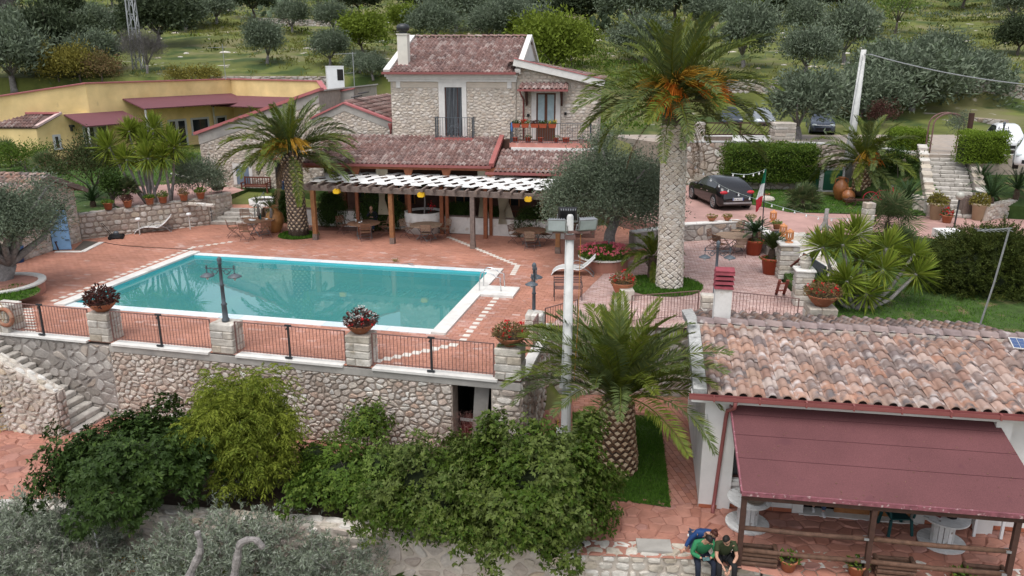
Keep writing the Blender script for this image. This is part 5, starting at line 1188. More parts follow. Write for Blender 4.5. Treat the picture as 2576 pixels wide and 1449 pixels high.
# ------------------------------------------------------------------ pergola
PG=Fr(-9.51,37.3,-13.4)
pg=thing('pergola','timber pergola with white diagonal shade strips in front of the house','pergola');PG.put(pg)
zb=2.42
for px,py in ((795,603),(988,613),(1190,625),(1403,637)):
    u,v=PG.hitz(px,py);mb=MB().box(u-.1,u+.1,v-.1,v+.1,.3,zb);o=mb.build('post',wood_warm if px < 1100 else wood_grey if px < 1300 else wood_warm,pg)
    MB().box(u-.115,u+.115,v-.115,v+.115,0,.3).build('post_foot',wood_grey,o)
for px,py in ((872,560),(1027,577),(1113,588),(1222,600),(1240,602)):
    if px == 1240:continue
    u,v=PG.hitz(px,py);MB().box(u-.09,u+.09,v-.09,v+.09,0,zb+.1).build('post',bpy.data.materials['red_timber'],pg)
MB().box(-.5,12.6,-.1,.1,zb,zb+.24).build('front_beam',wood_grey,pg)
MB().box(-.2,12.6,2.5,2.66,zb+.1,zb+.3).build('rear_beam',wood_grey,pg)
for i in range(13):
    u=-.1+i*1.04;MB().bar((u,-.5,zb+.27),(u+.02,3.0,zb+.44),.12,.15).build('rafter',wood_grey,pg)
    if i < 12:MB().bar((u+.52,-.35,zb+.25),(u+.54,2.9,zb+.42),.1,.12).build('rafter',wood_grey,pg)
canvas=M('white_canvas',[(.72,.71,.69),(.68,.67,.65)],1.2,.93,1.04,.8)
zz=lambda v:zb+.37+.05*v
for d_ in (1,-1):
    for i in range(-3,18):
        a0=i*.84+(.0 if d_ > 0 else .2);b0=a0+d_*1.75;V,F=[],[];w_=.225;k=8
        for j in range(k+1):
            t=j/k;v=.1+2.8*t;u=a0+(b0-a0)*t;s=.018*math.sin(t*12+i)+(.012 if d_ > 0 else 0)
            V+= [(u-w_,v,zz(v)+s),(u+w_,v,zz(v)+s)]
        ok=[(min(max(x,-.4),12.6),y,z) for x,y,z in V]
        for j in range(k):
            q=[2*j,2*j+1,2*j+3,2*j+2];us=[ok[r][0] for r in q]
            if max(us)-min(us) > .05:F.append(q)
        if F:mb=MB();mb.add(ok,F);mb.build('shade_strip',canvas,pg)
for px in (848,1060,1330):
    u=PG.hit(px,475,-.12)[0];o=thing('lantern',{848:'yellow lantern at the left end of the pergola beam',1060:'yellow lantern under the middle of the pergola beam',1330:'yellow lantern half hidden by the olive tree'}[px],'lantern',PG.w(u,-.16,zb+.05),PG.rz,'yellow pergola lanterns')
    o.scale=(.8,)*3;MB().box(-.2,.2,-.12,.1,-.13,.05).box(-.14,.14,-.15,.12,-.17,-.13).build('body',yellow_pl,o);MB().box(-.14,-.02,-.08,.06,.05,.1).box(.04,.16,-.08,.06,.05,.1).build('top',yellow_pl,o)
# ================================================================== yellow building
YA,YB,YC=Vector((-34.5,58.0,0)),Vector((-25.6,74,0)),Vector((-16.6,69.4,0));gz=1.15;yt=6.55
yh=thing('yellow_building','long low yellow building with red edged parapet and burgundy awnings','house')
def ywall(A,B,z0,za,zb_,name,th=.3,parent=yh,mat=yellow):
    d=(B-A);L=d.length;a=math.atan2(d.y,d.x);m=MB().wall([(0,z0),(L,z0),(L,zb_),(0,za)],0,th);return m.build(name,mat,parent,(A.x,A.y,0),(0,0,a))
y1=Fr(YA.x,YA.y,math.degrees(math.atan2(YB.y-YA.y,YB.x-YA.x)));y2=Fr(YB.x,YB.y,math.degrees(math.atan2(YC.y-YB.y,YC.x-YB.x)));L1,L2=(YB-YA).length,(YC-YB).length
s0=y1.hit(215,211)[0]
ax_=y1.hit(105,322);at2=y1.hit(153,287);MB().wall([(0,gz-.5),(L1,gz-.5),(L1,yt),(s0,yt),(s0,at2[1]),(at2[0],at2[1]),(0,ax_[1])],0,.3).build('side_wall',yellow,yh,(YA.x,YA.y,0),(0,0,y1.rz));ywall(YB,YC,gz-.5,yt,yt-.05,'end_wall')
Y0=y1.w(s0,0);Yl=aty(-60,252,58);
ya_=ywall(Vector((Yl.x,Yl.y,0)),Vector((Y0.x-.02,Y0.y,0)),gz-.5,Yl.z,yt,'front_wall')
YD=aty(818,233,66.5);ywall(YC,Vector((YD.x,YD.y,0)),gz,yt-.05,YD.z,'sloping_wall')
def yc(A,za,B,zb_):
    d=Vector((B.x-A.x,B.y-A.y,0)).normalized();n=Vector((-d.y,d.x,0))
    MB().slab([Vector((A.x,A.y,za+.09))-n*.1,Vector((B.x,B.y,zb_+.09))-n*.1,Vector((B.x,B.y,zb_+.09))+n*.35,Vector((A.x,A.y,za+.09))+n*.35],.09).build('parapet_coping',pink_trim,yh)
yc(Yl,Yl.z,Y0,yt);yc(Y0,yt,YB,yt);yc(YB,yt,YC,yt-.05);yc(YC,yt-.05,YD,YD.z)
structure_=MB().prism([(Yl.x,Yl.y+.4),(Y0.x-.2,Y0.y+.4),(YB.x-.3,YB.y+.3),(YC.x,YC.y+.35),(YC.x,YC.y+5),(YB.x,YB.y+6),(-44,72),(-44,60)],yt-2.1,yt-2.0).build('flat_roof',concrete,yh)
def awn(f,u0,u1,z0,out,dz,lb):
    t=thing('awning',lb,'awning');f.put(t);MB().slab([(u0,-out,z0-dz),(u1,-out,z0-dz),(u1,-.01,z0),(u0,-.01,z0)],.09).build('cover',awning_far,t)
    for u in (u0+.15,u1-.15):MB().bar((u,-out+.1,gz),(u,-out+.1,z0-dz-.09),.1).build('post',conc_white,t)
    for k in range(4):u=u0+.2+(u1-u0-.4)*k/3;MB().bar((u,-out+.05,z0-dz-.12),(u,0,z0-.13),.06,.07).build('rafter',wood_dark,t)
a1,a2=y1.hit(160,288),y1.hit(308,273);awn(y1,a1[0],a2[0],a1[1],2.6,.75,'smaller burgundy awning on the left of the yellow building')
a1=y1.hit(308,248);awn(y1,a1[0],L1-.05,a1[1],2.5,.7,'middle burgundy awning in the corner of the yellow building')
a1=y2.hit(612,241);awn(y2,.02,L2+1.2,a1[1],2.6,.75,'long burgundy awning along the right wing of the yellow building')
def yopen(f,u0,u1,z0,z1,door,parent=yh):
    fr_=MB().box(u0-.18,u0,-.05,.0,z0,z1+.16).box(u1,u1+.18,-.05,.0,z0,z1+.16).box(u0,u1,-.05,.0,z1,z1+.16)
    if not door:fr_.box(u0-.22,u1+.22,-.08,.0,z0-.12,z0)
    o=fr_.build('door_frame' if door else 'window_frame',M('grey_white_trim',[(.5,.5,.51)],3,.9,1.05,.7) if 'grey_white_trim' not in bpy.data.materials else bpy.data.materials['grey_white_trim'],parent,(f.x,f.y,0),(0,0,f.rz))
    MB().box(u0,u1,-.02,-.008,z0,z1).build('pane',glass_dk,o)
    if not door:MB().box((u0+u1)/2-.03,(u0+u1)/2+.03,-.035,-.02,z0,z1).build('mullion',wood_dark,o)
for (x0,x1,d_) in ((209,231,True),(243,262,True)):
    a,b=y1.hit(x0,300)[0],y1.hit(x1,300)[0];yopen(y1,a,b,gz,gz+2.15,True)
for x0,x1,d_ in ((345,368,0),(380,400,0),(424,438,1),(445,462,1),(482,520,0),(545,565,1)):a,b=y1.hit(x0,290)[0],y1.hit(x1,290)[0];yopen(y1,a,b,gz+(0 if d_ else .9),gz+2.1,bool(d_))
for u0,u1,d_ in ((.8,1.7,True),(2.6,4.0,False),(5.2,6.1,True),(7.2,8.4,False)):yopen(y2,u0,u1,gz+(0 if d_ else .95),gz+2.15,d_)
# annex with small tiled roof and window
f=Fr(YA.x,YA.y,-1.5);MB().wall([(-9,gz-.4),(0,gz-.4),(0,ax_[1]),(-9,ax_[1])],0,.2).build('annex_wall',yellow,yh,(f.x,f.y,0),(0,0,f.rz))
Q=y1.w(at2[0],0);dz_=at2[1]
q=[(f.w(-9,-.1).x,f.w(-9,-.1).y,ax_[1]+.05),(f.x+.1,f.y-.1,ax_[1]+.05),(Q.x,Q.y-.02,dz_),(Q.x-9.5,Q.y-.02,dz_)]
ar=MB().slab(q,.08).build('annex_roof',tile_pan,yh);Vd=(Vector(q[2])-Vector(q[1]));Vd-= Vector((1,-.026,0)).normalized()*Vd.dot(Vector((1,-.026,0)).normalized())
tile_roof(ar,Fr(0,0,0),Vector(q[0]),(Vector(q[1])-Vector(q[0])).normalized(),Vd.normalized(),38,int(Vd.length/.42)+1,.23,.42,tile_house,110,12)
MB().bar(Vector(q[1])+Vector((0,0,.1)),Vector(q[2])+Vector((0,0,.1)),.35,.14).build('annex_verge',M('pale_pink_trim',[(.55,.4,.38)]),yh)
MB().bar(Vector(q[3])+Vector((0,-.1,.08)),Vector(q[2])+Vector((0,-.1,.08)),.25,.14).build('annex_flashing',pink_trim,yh)
a,b=y1.hit(128,338),y1.hit(158,380);u0,u1,z0,z1=a[0]+.25,b[0]-.2,b[1]+.25,a[1]-.2
yopen(y1,u0,u1,z0,z1,False)
yl=y1.hit(177,318);MB().box(yl[0]-.12,yl[0]+.12,-.35,0,yl[1]-.05,yl[1]+.12).bar((yl[0],-.1,yl[1]-.35),(yl[0],-.1,yl[1]),.14).build('wall_lamp',iron_dk,yh,(y1.x,y1.y,0),(0,0,y1.rz))
# white box on the roof edge and antennas
wbx=aty(846,228,58);o=thing('roof_cabinet','white box with a dark louvred opening standing on the roof','cabinet',(wbx.x,wbx.y,wbx.z),R(18))
MB().box(-.62,.55,-.5,.5,0,1.65).build('body',white_pl,o);MB().box(.08,.5,-.515,-.5,.72,1.48).build('louvre',dark_in,o);MB().box(-.64,.57,-.52,.52,1.65,1.7).build('lid',white_pl,o)
def antenna(lb,base,H_,arms,lean=0,mat=galv):
    o=thing('antenna',lb,'antenna',base);mb=MB().tube([(0,0,0),(lean*.6,0,H_*.5),(lean,0,H_)],.03,6);mb.build('mast',mat,o)
    for z,L,dx,ne in arms:
        x=lean*z/H_;b=MB().bar((x-L*(.5-dx),0,z),(x+L*(.5+dx),0,z+.08),.03);
        for k in range(ne):t=(k+.5)/ne;xx=x-L*(.5-dx)+L*t;b.bar((xx,-.3+.12*t,z+.02),(xx,.3-.12*t,z+.02),.014)
        b.build('aerial',mat,o)
    return o
antenna('thin antenna mast standing on the yellow building parapet',aty(568,200,70) ,2.9,[(2.6,1.6,-.3,7)])
antenna('antenna with a crossbar beside the white roof cabinet',aty(892,222,58.5),2.5,[(2.35,1.6,-.35,8),(1.0,1.6,-.5,1)])
# ================================================================== stone hut
hA,hB,hC=Vector((-23.6,33.8,0)),Vector((-20.25,35.15,0)),Vector((-20.9,37.35,0))
hu=thing('stone_hut','small stone hut with tiled gable roof and sky blue door','hut');hr=Vector((-21.28,35.8,0))
ff=Fr(-21.1,34.3,81);ff.put(hu)          # the gable with the door, running back to the right
Lh=2.67;uP=.76
gp=[(-2.0,-.1),(Lh,-.1),(Lh,2.55),(uP,3.32),(-2.0,2.12)]
wl_=MB().wall(gp,0,3.8).build('wall',mortar_lt,hu);P=[]
dA,dB,dz=.72,1.9,2.0
for r in ([(-2.0,0),(dA,0),(dA,3.28),(-2.0,2.12)],[(dA,dz+.08),(dB,dz+.08),(dB,2.82),(uP,3.3),(dA,3.28)],[(dB,0),(Lh,0),(Lh,2.52),(dB,2.84)]):
    for c in courses(-2.0,Lh,0,3.4,(.13,.28),(.2,.5),111,.035):
        q=clip_convex(c,r)
        if len(q) > 2:P.append(q)
stones(wl_,ff,P,fmap,st_mix,112,g=.014,h=.045,limit=150)
MB().box(dA-.05,dB+.1,-.05,.0,dz,dz+.08).build('lintel',concrete,hu);MB().box(dA,dB,-.012,-.004,0,dz).build('door_gap',dark_in,hu)
dr=MB().bar((.75,-.02,.96),(.95,-.78,.96),.05,1.82).build('door',blue_door,hu)
mb=MB();e_=Vector((.95,-.78,0));h_=Vector((.75,-.02,0));n_=Vector((-.04,-.01,0))
for z in (.5,1.3):mb.bar(e_.lerp(h_,.02)+n_+Vector((0,0,z)),e_.lerp(h_,.25)+n_+Vector((0,0,z)),.03)
mb.bar(e_+n_+Vector((0,0,.95)),h_+n_+Vector((0,0,.95)),.012,.02);mb.build('bolt',iron_dk,dr)
rfh=MB().slab([(-2.5,-.3,1.95),(-2.5,4.2,1.95),(uP,4.2,3.42),(uP,-.3,3.42)][::-1],.07).slab([(uP,-.3,3.42),(3.2,-.3,2.43),(3.2,4.2,2.43),(uP,4.2,3.42)],.07).build('roof',tile_pan,hu)
tile_roof(rfh,ff,(-2.5,4.2,1.97),Vector((0,-1,0)),Vector((uP+2.5,0,1.47)).normalized(),19,10,.24,.357,tile_warm,140,13)
tile_roof(rfh,ff,(3.2,-.26,2.45),Vector((0,1,0)),Vector((uP-3.2,0,.99)).normalized(),18,7,.24,.376,tile_house,40,14)
ridge_run(rfh,(uP,-.32,3.46),(uP,4.2,3.46),.2,.4,tile_warm)
MB().bar((-2.5,-.33,1.92),(uP,-.33,3.36),.06,.18).build('barge_board',wood_grey,hu);MB().bar((uP,-.33,3.36),(3.2,-.33,2.38),.06,.18).build('barge_board',wood_grey,hu)
hw=thing('drain_pit','sunken stone edged pit with white border beside the blue door','drain pit');pa,pb,pc_=at(175,632),at(208,634),at(256,610)
dd_=(pc_-pb);ang=math.atan2(dd_.y,dd_.x);
MB().box(0,dd_.length,-.12,.12,.0,.03).build('edge_stone',coping,hw,(pb.x,pb.y,.002),(0,0,ang));MB().box(0,(pb-at(140,634)).length,-.1,.1,0,.03).build('edge_stone',coping,hw,(at(140,634).x,at(140,634).y,.003),(0,0,math.atan2(pb.y-at(140,634).y,pb.x-at(140,634).x)))
MB().add([(at(185,630).x,at(185,630).y,.006),(at(208,630).x,at(208,630).y,.006),(at(248,608).x,at(248,608).y,.006),(at(210,606).x,at(210,606).y,.006)],[(0,1,2,3)]).build('pit_floor',M('pit',[(.1,.085,.07)],3),hw)
# ================================================================== white building at right
WB=Fr(4.78,17.81,-9.2,LZ)
wh=thing('white_building','white plastered building with blotched terracotta tile roof at right','house');WB.put(wh);UW=8.6
VR,zR,ZE=3.1,3.82,3.26;wt=3.1
wn0,wn1,wz0,wz1=.52,1.42,.8,2.2;do0,do1,doz=2.55,5.15,2.2
mb=MB().box(0,wn0,0,.25,0,wt).box(wn0,wn1,0,.25,0,wz0).box(wn0,wn1,0,.25,wz1,wt).box(wn1,do0,0,.25,0,wt).box(do0,do1,0,.25,doz,wt).box(do1,UW,0,.25,0,wt)
mb.wall([(0,0),(.25,0),(.25,wt),(0,wt)],.25,5.4).build('wall',plaster,wh)
MB().box(UW-.25,UW,.25,5.4,0,wt).box(0,UW,5.4,5.6,0,wt).build('back_wall',plaster,wh)
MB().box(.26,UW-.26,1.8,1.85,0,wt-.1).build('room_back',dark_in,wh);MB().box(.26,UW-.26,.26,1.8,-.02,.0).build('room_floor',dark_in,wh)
gp=MB().add([(0,.0,wt),(0,VR,zR-.1),(0,5.6,wt),(.24,.0,wt),(.24,VR,zR-.1),(.24,5.6,wt)],[(0,1,2),(3,5,4),(0,3,4,1),(1,4,5,2)]).build('gable',plaster,wh)
MB().box(-.02,.75,-.14,-.001,0,wt-.05).build('corner_pilaster',plaster,wh)
sl_=math.hypot(VR+.45,zR-ZE);Vb=Vector((0,VR+.45,zR-ZE))/sl_
rw=MB().slab([(-.12,-.45,ZE-.03),(UW,-.45,ZE-.03),(UW,VR,zR-.03),(-.12,VR,zR-.03)],.1).slab([(UW,6.2,ZE-.1),(-.12,6.2,ZE-.1),(-.12,VR+.002,zR-.03),(UW,VR+.002,zR-.03)],.1).build('roof',tile_pan,wh)
tile_roof(rw,WB,(-.02,-.5,ZE-.02),U_,Vb,26,9,.335,sl_/8.6,tile_warm,300,15)
tile_roof(rw,WB,(UW-.2,6.2,ZE-.1),Vector((-1,0,0)),Vector((0,VR-6.2,zR-ZE+.1)).normalized(),25,8,.335,.4,tile_warm,60,16)
MB().box(-.1,UW,VR-.22,VR+.22,zR-.02,zR+.07).build('ridge_mortar',mortar_lt,rw)
ridge_run(rw,(-.1,VR,zR+.08),(UW,VR,zR+.08),.24,.46,ridge_m)
vg=MB().slab([(-.36,-.42,ZE+.1),(-.04,-.42,ZE+.1),(-.04,VR,zR+.1),(-.36,VR,zR+.1)],.24).slab([(-.04,6.0,ZE+.1),(-.36,6.0,ZE+.04),(-.36,VR+.002,zR+.1),(-.04,VR+.002,zR+.1)],.24).build('verge',M('flecked_concrete',[(.4,.4,.385)],9,.7,1.2,.9,bump=.3,stain=((.2,.2,.19),5,.58,.1)),wh)
MB().box(-.38,UW,-.34,-.02,wt-.12,ZE-.07).build('soffit',plaster,wh)
MB().box(-.46,UW+.2,-.62,-.52,ZE-.1,ZE-.09).box(-.46,UW,-.62,-.61,ZE-.1,ZE+.0).box(-.46,UW,-.522,-.512,ZE-.1,ZE+.02).build('gutter',gutter_m,wh)
for i in range(8):MB().box(.1+i*1.05,.14+i*1.05,-.64,-.5,ZE-.12,ZE+.02).build('gutter_bracket',gutter_m,wh)
MB().tube([(.62,-.58,ZE-.1),(.62,-.5,ZE-.3),(.5,-.22,ZE-.5),(.48,-.2,ZE-.7),(.36,-.2,.25),(.34,-.26,.12),(.32,-.42,.02)],.05,8).build('downpipe',gutter_m,wh,smooth=True)
wf=MB().box(wn0-.18,wn0,-.05,.0,wz0-.05,wz1+.14).box(wn1,wn1+.18,-.05,.0,wz0-.05,wz1+.14).box(wn0,wn1,-.05,.0,wz1,wz1+.14).box(wn0-.24,wn1+.24,-.1,.0,wz0-.14,wz0-.05).build('window_frame',trim_w,wh)
MB().box(wn0,wn1,.12,.14,wz0,wz1).build('pane',glass_dk,wf);MB().box(wn0,wn0+.06,.08,.16,wz0,wz1).box(wn1-.06,wn1,.08,.16,wz0,wz1).box(wn0,wn1,.08,.16,wz0-.001,wz0+.06).build('sash',wood_dark,wf)
dk=MB().box(do0-.26,do0,-.04,.0,0,doz+.1).box(do1,do1+.26,-.04,.0,0,doz+.1).build('door_frame',trim_w,wh)
for k,(a,b) in enumerate(((do0+.78,do0+1.62),(do0+1.66,do0+2.56))):
    o=MB().box(a,a+.1,.1,.16,.04,doz).box(b-.1,b,.1,.16,.04,doz).box(a+.1,b-.1,.1,.16,.04,.3).box(a+.1,b-.1,.1,.16,doz-.1,doz).box(a+.1,b-.1,.1,.16,.95,1.03).build('door_leaf',wood_door,dk);MB().box(a+.1,b-.1,.12,.13,.3,doz-.1).build('pane',glass_dk,o)
MB().box(do0-.1,do1+.1,-.12,.25,0,.035).build('doorstep',coping,dk)
for a,b in ((-.02,do0-.26),(do1+.26,UW)):
    n_=max(1,round((b-a)/.5))
    for i in range(n_):MB().box(a+(b-a)*i/n_+.004,a+(b-a)*(i+1)/n_-.004,-.165 if b < .8 else -.15 if i == 0 and a < 0 else -.02,-.003,0,.1).build('plinth_tile',plinth,wh)
MB().tube([(.0,-.02,2.95),(.05,-.16,2.5),(.12,-.165,1.9),(.3,-.17,1.62),(.42,-.19,1.5)],.012,5).build('cable',conc_white,wh)
# chimney with three stacked tile caps
cu,cv=.62,3.75
cm=MB().box(cu-.23,cu+.23,cv-.23,cv+.23,zR-.5,4.75).build('chimney',plaster_dirty,wh)
capm=M('dark_red_chimney_cap',[(.26,.055,.07)],5,.75,1.2,.8)
for i in range(4):
    z=4.75+.135*i;MB().add([(cu+sx*.27,cv+sy*.27,z) for sx,sy in ((-1,-1),(1,-1),(1,1),(-1,1))]+[(cu+sx*.245,cv+sy*.245,z+.08) for sx,sy in ((-1,-1),(1,-1),(1,1),(-1,1))],MB.BF).build('cap_tile',capm,cm)
    if i < 3:MB().box(cu-.17,cu+.17,cv-.17,cv+.17,z+.08,z+.135).build('cap_gap',dark_in,cm)
MB().slab([(cu-.26,cv-.26,5.27),(cu+.26,cv-.26,5.27),(cu+.26,cv+.02,5.33),(cu-.26,cv+.02,5.33)],.05).build('cap_tile',capm,cm)
# awning over the porch with posts and rails
ag=thing('porch_awning','large burgundy felt covered porch roof of the white building','porch roof');WB.put(ag)
AW0,AW1=WB.hit(2509,1048,-.06)[0],WB.hit(2655,1304,-2.56)[0]
aq=[(.655,-2.56,1.92),(AW1,-2.56,1.92),(AW0,-.06,2.9),(.58,-.06,2.9)]
MB().slab(aq,.05).build('cover',burgundy,ag)
fl=lambda t:(Vector(aq[0]).lerp(Vector(aq[3]),t)+Vector((0,0,.004)),Vector(aq[1]).lerp(Vector(aq[2]),t)+Vector((0,0,.004)))
for t_ in (.36,.62,.86):A,B=fl(t_);MB().bar(A,B,.012,.006).build('seam',M('felt_seam',[(.09,.03,.035)]) if t_ == .36 else bpy.data.materials['felt_seam'],ag)
lipm=M('worn_metal_lip',[(.2,.07,.085)],8,.7,1.4,.5,stain=((.45,.33,.32),12,.6,.1))
MB().bar(Vector(aq[0])+Vector((-.02,-.02,-.02)),Vector(aq[1])+Vector((.02,-.02,-.02)),.04,.1).build('front_lip',lipm,ag);MB().bar(Vector(aq[0])+Vector((-.02,0,-.01)),Vector(aq[3])+Vector((-.02,0,-.01)),.04,.09).build('side_lip',lipm,ag)
for k in range(8):u=.75+k*.86;MB().bar((u,-2.5,1.82),(u*.92+.05,-.1,2.78),.07,.1).build('rafter',wood_dark,ag)
MB().bar((.66,-2.46,1.76),(AW1-.05,-2.46,1.76),.09,.12).build('beam',wood_dark,ag)
post_u=[.72,3.42,WB.hit(2550,1370,-2.46)[0]]
for u in post_u:MB().box(u-.055,u+.055,-2.52,-2.41,-.05,1.72).build('post',wood_dark,ag)
def litter(nm,par,n,fn,mat,seed,L=.05):
    rs=np.random.RandomState(seed);P=np.array([fn(rs) for _ in range(n)]);D=rs.normal(size=(n,3))*np.array([1,1,.08]);tag(inst(nm,leaves(nm,P,D,L*rs.uniform(.5,1.4,n),L*.5,mat,rs,nrm=np.tile([[0,0,1.]],(n,1))+rs.normal(size=(n,3))*.2),par),kind='stuff')
def on_awn(rs):t,u=rs.random()**1.6,rs.random();return np.array(Vector(aq[0]).lerp(Vector(aq[3]),t).lerp(Vector(aq[1]).lerp(Vector(aq[2]),t),u)+Vector((0,0,.008)))
litter('leaf_litter',ag,130,on_awn,lf_dead,4,.045)
def on_deck(rs):
    while 1:
        x,y=rs.uniform(-22,9),rs.uniform(20,40)
        if not in_pool(x,y,.5) and PW.loc((x,y,0)).y > .5 and y > 25:return np.array((x,y,.006))
litter('fallen_leaves',None,420,on_deck,lf_dead,5,.07)
lr=thing('log_railing','dark log railing between the porch posts','railing');WB.put(lr)
for a,b in zip(post_u,post_u[1:]):
    for z in (.42,.98):MB().tube([(a+.05,-2.46,z),((a+b)/2,-2.47,z-.015),(b-.05,-2.46,z)],.055,8).build('rail',wood_log,lr,smooth=True)
for u in post_u[1:]:
    for z in (.42,.98):MB().box(u-.14,u-.04,-2.53,-2.4,z-.01,z+.04).build('bracket',galv,lr)
bw=thing('folding_table','white folding table tilted by the porch wall at far right','table');WB.put(bw)
MB().bar((6.0,-.35,.75),(7.2,-.3,1.35),.9,.05,up=(0,.3,1)).build('board',white_pl,bw);MB().bar((6.0,-.5,.35),(6.5,-.45,.9),.14,.06).build('leg',white_pl,bw);MB().bar((6.4,-.4,0),(6.4,-.4,.8),.06).bar((7.0,-.4,0),(7.0,-.4,1.2),.06).build('support',white_pl,bw)
MB().box(6.5,6.85,-.28,-.02,0,wt-.1).build('buttress',plaster,wh)
so_=thing('solar_panel','small blue solar panel lying on the tile roof','solar panel',WB.w(*WB.hit(2565,872,2.6)[:1],2.6,zR-.08+.15),WB.rz)
so_.rotation_euler=(R(14),0,WB.rz-.1);MB().box(-.22,.6,-.25,.25,0,.03).build('frame',coping,so_)
for i in range(5):
    for j in range(3):MB().box(-.2+.16*i,-.05+.16*i,-.23+.155*j,-.085+.155*j,.03,.034).build('cell',solar_m,so_)
antenna('leaning antenna mast with a comb aerial beside the juniper',Vector((aty(2458,832,22.6).x,22.6,aty(2458,832,22.6).z-.2)),3.35,[(3.3,1.0,-.42,7)],.42)
# ================================================================== vegetation: far hillside
lf_dark_o=leafmat('dark_olive_leaf',[(.045,.062,.03),(.06,.078,.04),(.035,.05,.025),(.075,.095,.05)],.12)
rs0=np.random.RandomState(77);rg0=random.Random(77)
tree_kind('olive_a',2.3,.78,2.3,130,62,.36,.36,.11,lf_olive,bark_grey,201,.2,up=.55)
tree_kind('olive_b',2.2,.9,2.4,120,62,.40,.36,.11,lf_olive,bark_grey,202,.18,up=.6,inner=.4)
tree_kind('olive_c',2.4,.7,1.9,140,60,.38,.34,.1,lf_olive,bark_grey,203,.2,up=.5)
tree_kind('green_a',2.2,1.05,2.0,100,56,.44,.32,.15,lf_field,bark,204,.12,up=.4,inner=.35)
tree_kind('ochre_a',2.2,.75,1.4,90,56,.42,.26,.13,lf_ochre,bark,205,.1)
tree_kind('rust_a',2.2,.8,1.4,90,52,.42,.26,.12,lf_rust,bark,206,.1)
tree_kind('dark_a',2.4,.85,2.0,130,60,.38,.34,.14,lf_dark_o,bark,207,.16)
tree_kind('twig_a',2.1,1.0,2.4,130,60,.4,.5,.02,lf_grey,bark_grey,208,.16,up=.9,outw=.8,inner=.3,nl=12)
tree_kind('lime_a',2.3,1.1,2.4,60,40,.55,.26,.1,lf_lime,bark,209,.1,inner=.25)
hillT=[ # base px, base py, crown width px, kind, label
 (672,160,118,'olive_b','round olive tree standing alone in the meadow above the yellow building'),
 (830,165,110,'olive_b','olive tree in the meadow left of the bright green shrub'),(905,185,80,'olive_c','small olive tree just above the white roof cabinet'),
 (150,178,190,'dark_a','broad dark olive tree left of the lattice pylon'),(240,182,150,'olive_a','olive tree between the dark one and the pylon'),
 (372,185,130,'twig_a','grey leafless tree at the foot of the lattice pylon'),(400,118,190,'dark_a','big dark tree behind the lattice pylon'),
 (470,80,130,'olive_c','dark olive right of the pylon top'),(250,100,110,'olive_b','olive tree on the upper left slope beside the dark trees'),(165,62,110,'dark_a','dark tree at the upper left edge of the slope'),
 (310,105,90,'olive_b','olive tree above the meadow left of the pylon'),(40,245,220,'olive_c','large grey olive tree at the left edge above the yellow building'),(60,110,130,'olive_a','olive tree in the upper left corner'),
 (15,75,90,'twig_a','bare grey tree at the left edge'),(546,62,110,'olive_a','olive tree at the top left of centre'),(640,45,120,'dark_a','dark tree at the top edge left of centre'),
 (735,82,95,'olive_b','olive in front of the upper drystone wall'),(838,88,95,'olive_a','olive at the right end of the upper drystone wall'),(800,35,100,'lime_a','pale green shrub at the top edge'),
 (905,40,120,'dark_a','dark shrub tree at the top edge above the chimney'),(1020,85,110,'green_a','green bush behind the house chimney'),(1090,110,130,'olive_c','olive tree behind the house ridge at left'),
 (1150,85,150,'olive_a','olive tree behind the middle of the house ridge'),(1225,112,120,'olive_b','silvery olive behind the house ridge'),(1290,100,170,'olive_c','wide olive tree behind the right end of the ridge'),
 (1370,75,150,'dark_a','dark tree high on the slope left of the tall palm'),(1480,70,170,'dark_a','dark thicket tree at the top above the agave'),(1590,90,190,'olive_a','large olive behind the crown of the tall palm'),
 (1620,160,170,'olive_c','silvery olive right behind the tall palm'),(1700,60,170,'dark_a','dark tree at the top edge above the tall palm'),(1790,90,150,'olive_a','olive at the top right of the tall palm'),
 (1870,170,170,'olive_b','round olive tree right of the tall palm crown'),(1960,62,140,'dark_a','dark tree at the top edge right of centre'),
 (2020,108,120,'olive_b','olive tree on the grassy slope above the utility pole'),(2025,196,150,'olive_a','round olive tree left of the utility pole top'),(2125,160,160,'olive_b','dense round olive behind the utility pole top'),
 (2225,195,150,'olive_c','olive thicket right of the utility pole top'),(2345,190,140,'olive_a','straggly olive with bare branches under the cable'),(2455,208,130,'olive_c','olive tree near the right edge under the cable'),
 (2560,140,120,'dark_a','dark olive at the right edge of the slope'),(2250,85,170,'lime_a','feathery light green tree on the upper right slope'),(2110,30,120,'dark_a','dark tree at the top right edge'),
 (2420,22,130,'dark_a','dark tree on the skyline at upper right'),(2545,60,110,'olive_b','olive in the upper right corner'),(1860,60,140,'green_a','green bush high up right of the tall palm'),
 (912,135,150,'green_a','bright green shrub left of the house chimney'),(1385,200,190,'green_a','bright green shrub behind the right wing of the house'),(1310,110,110,'green_a','leafy green bush behind the house gable'),(1440,170,130,'green_a','leafy green bush beside the tall palm'),
 (150,205,120,'ochre_a','ochre green shrub behind the yellow parapet at left'),(205,212,130,'ochre_a','yellow green shrub behind the yellow parapet'),(258,210,100,'rust_a','rust brown shrub at the end of the ochre shrubs'),
 (940,215,90,'olive_c','low olive left of the house corner'),(2150,95,120,'olive_c','olive in the middle of the right slope'),(1180,40,150,'green_a','ochre green scrub at the top centre'),(1060,40,130,'dark_a','dark scrub tree at the top centre left')]
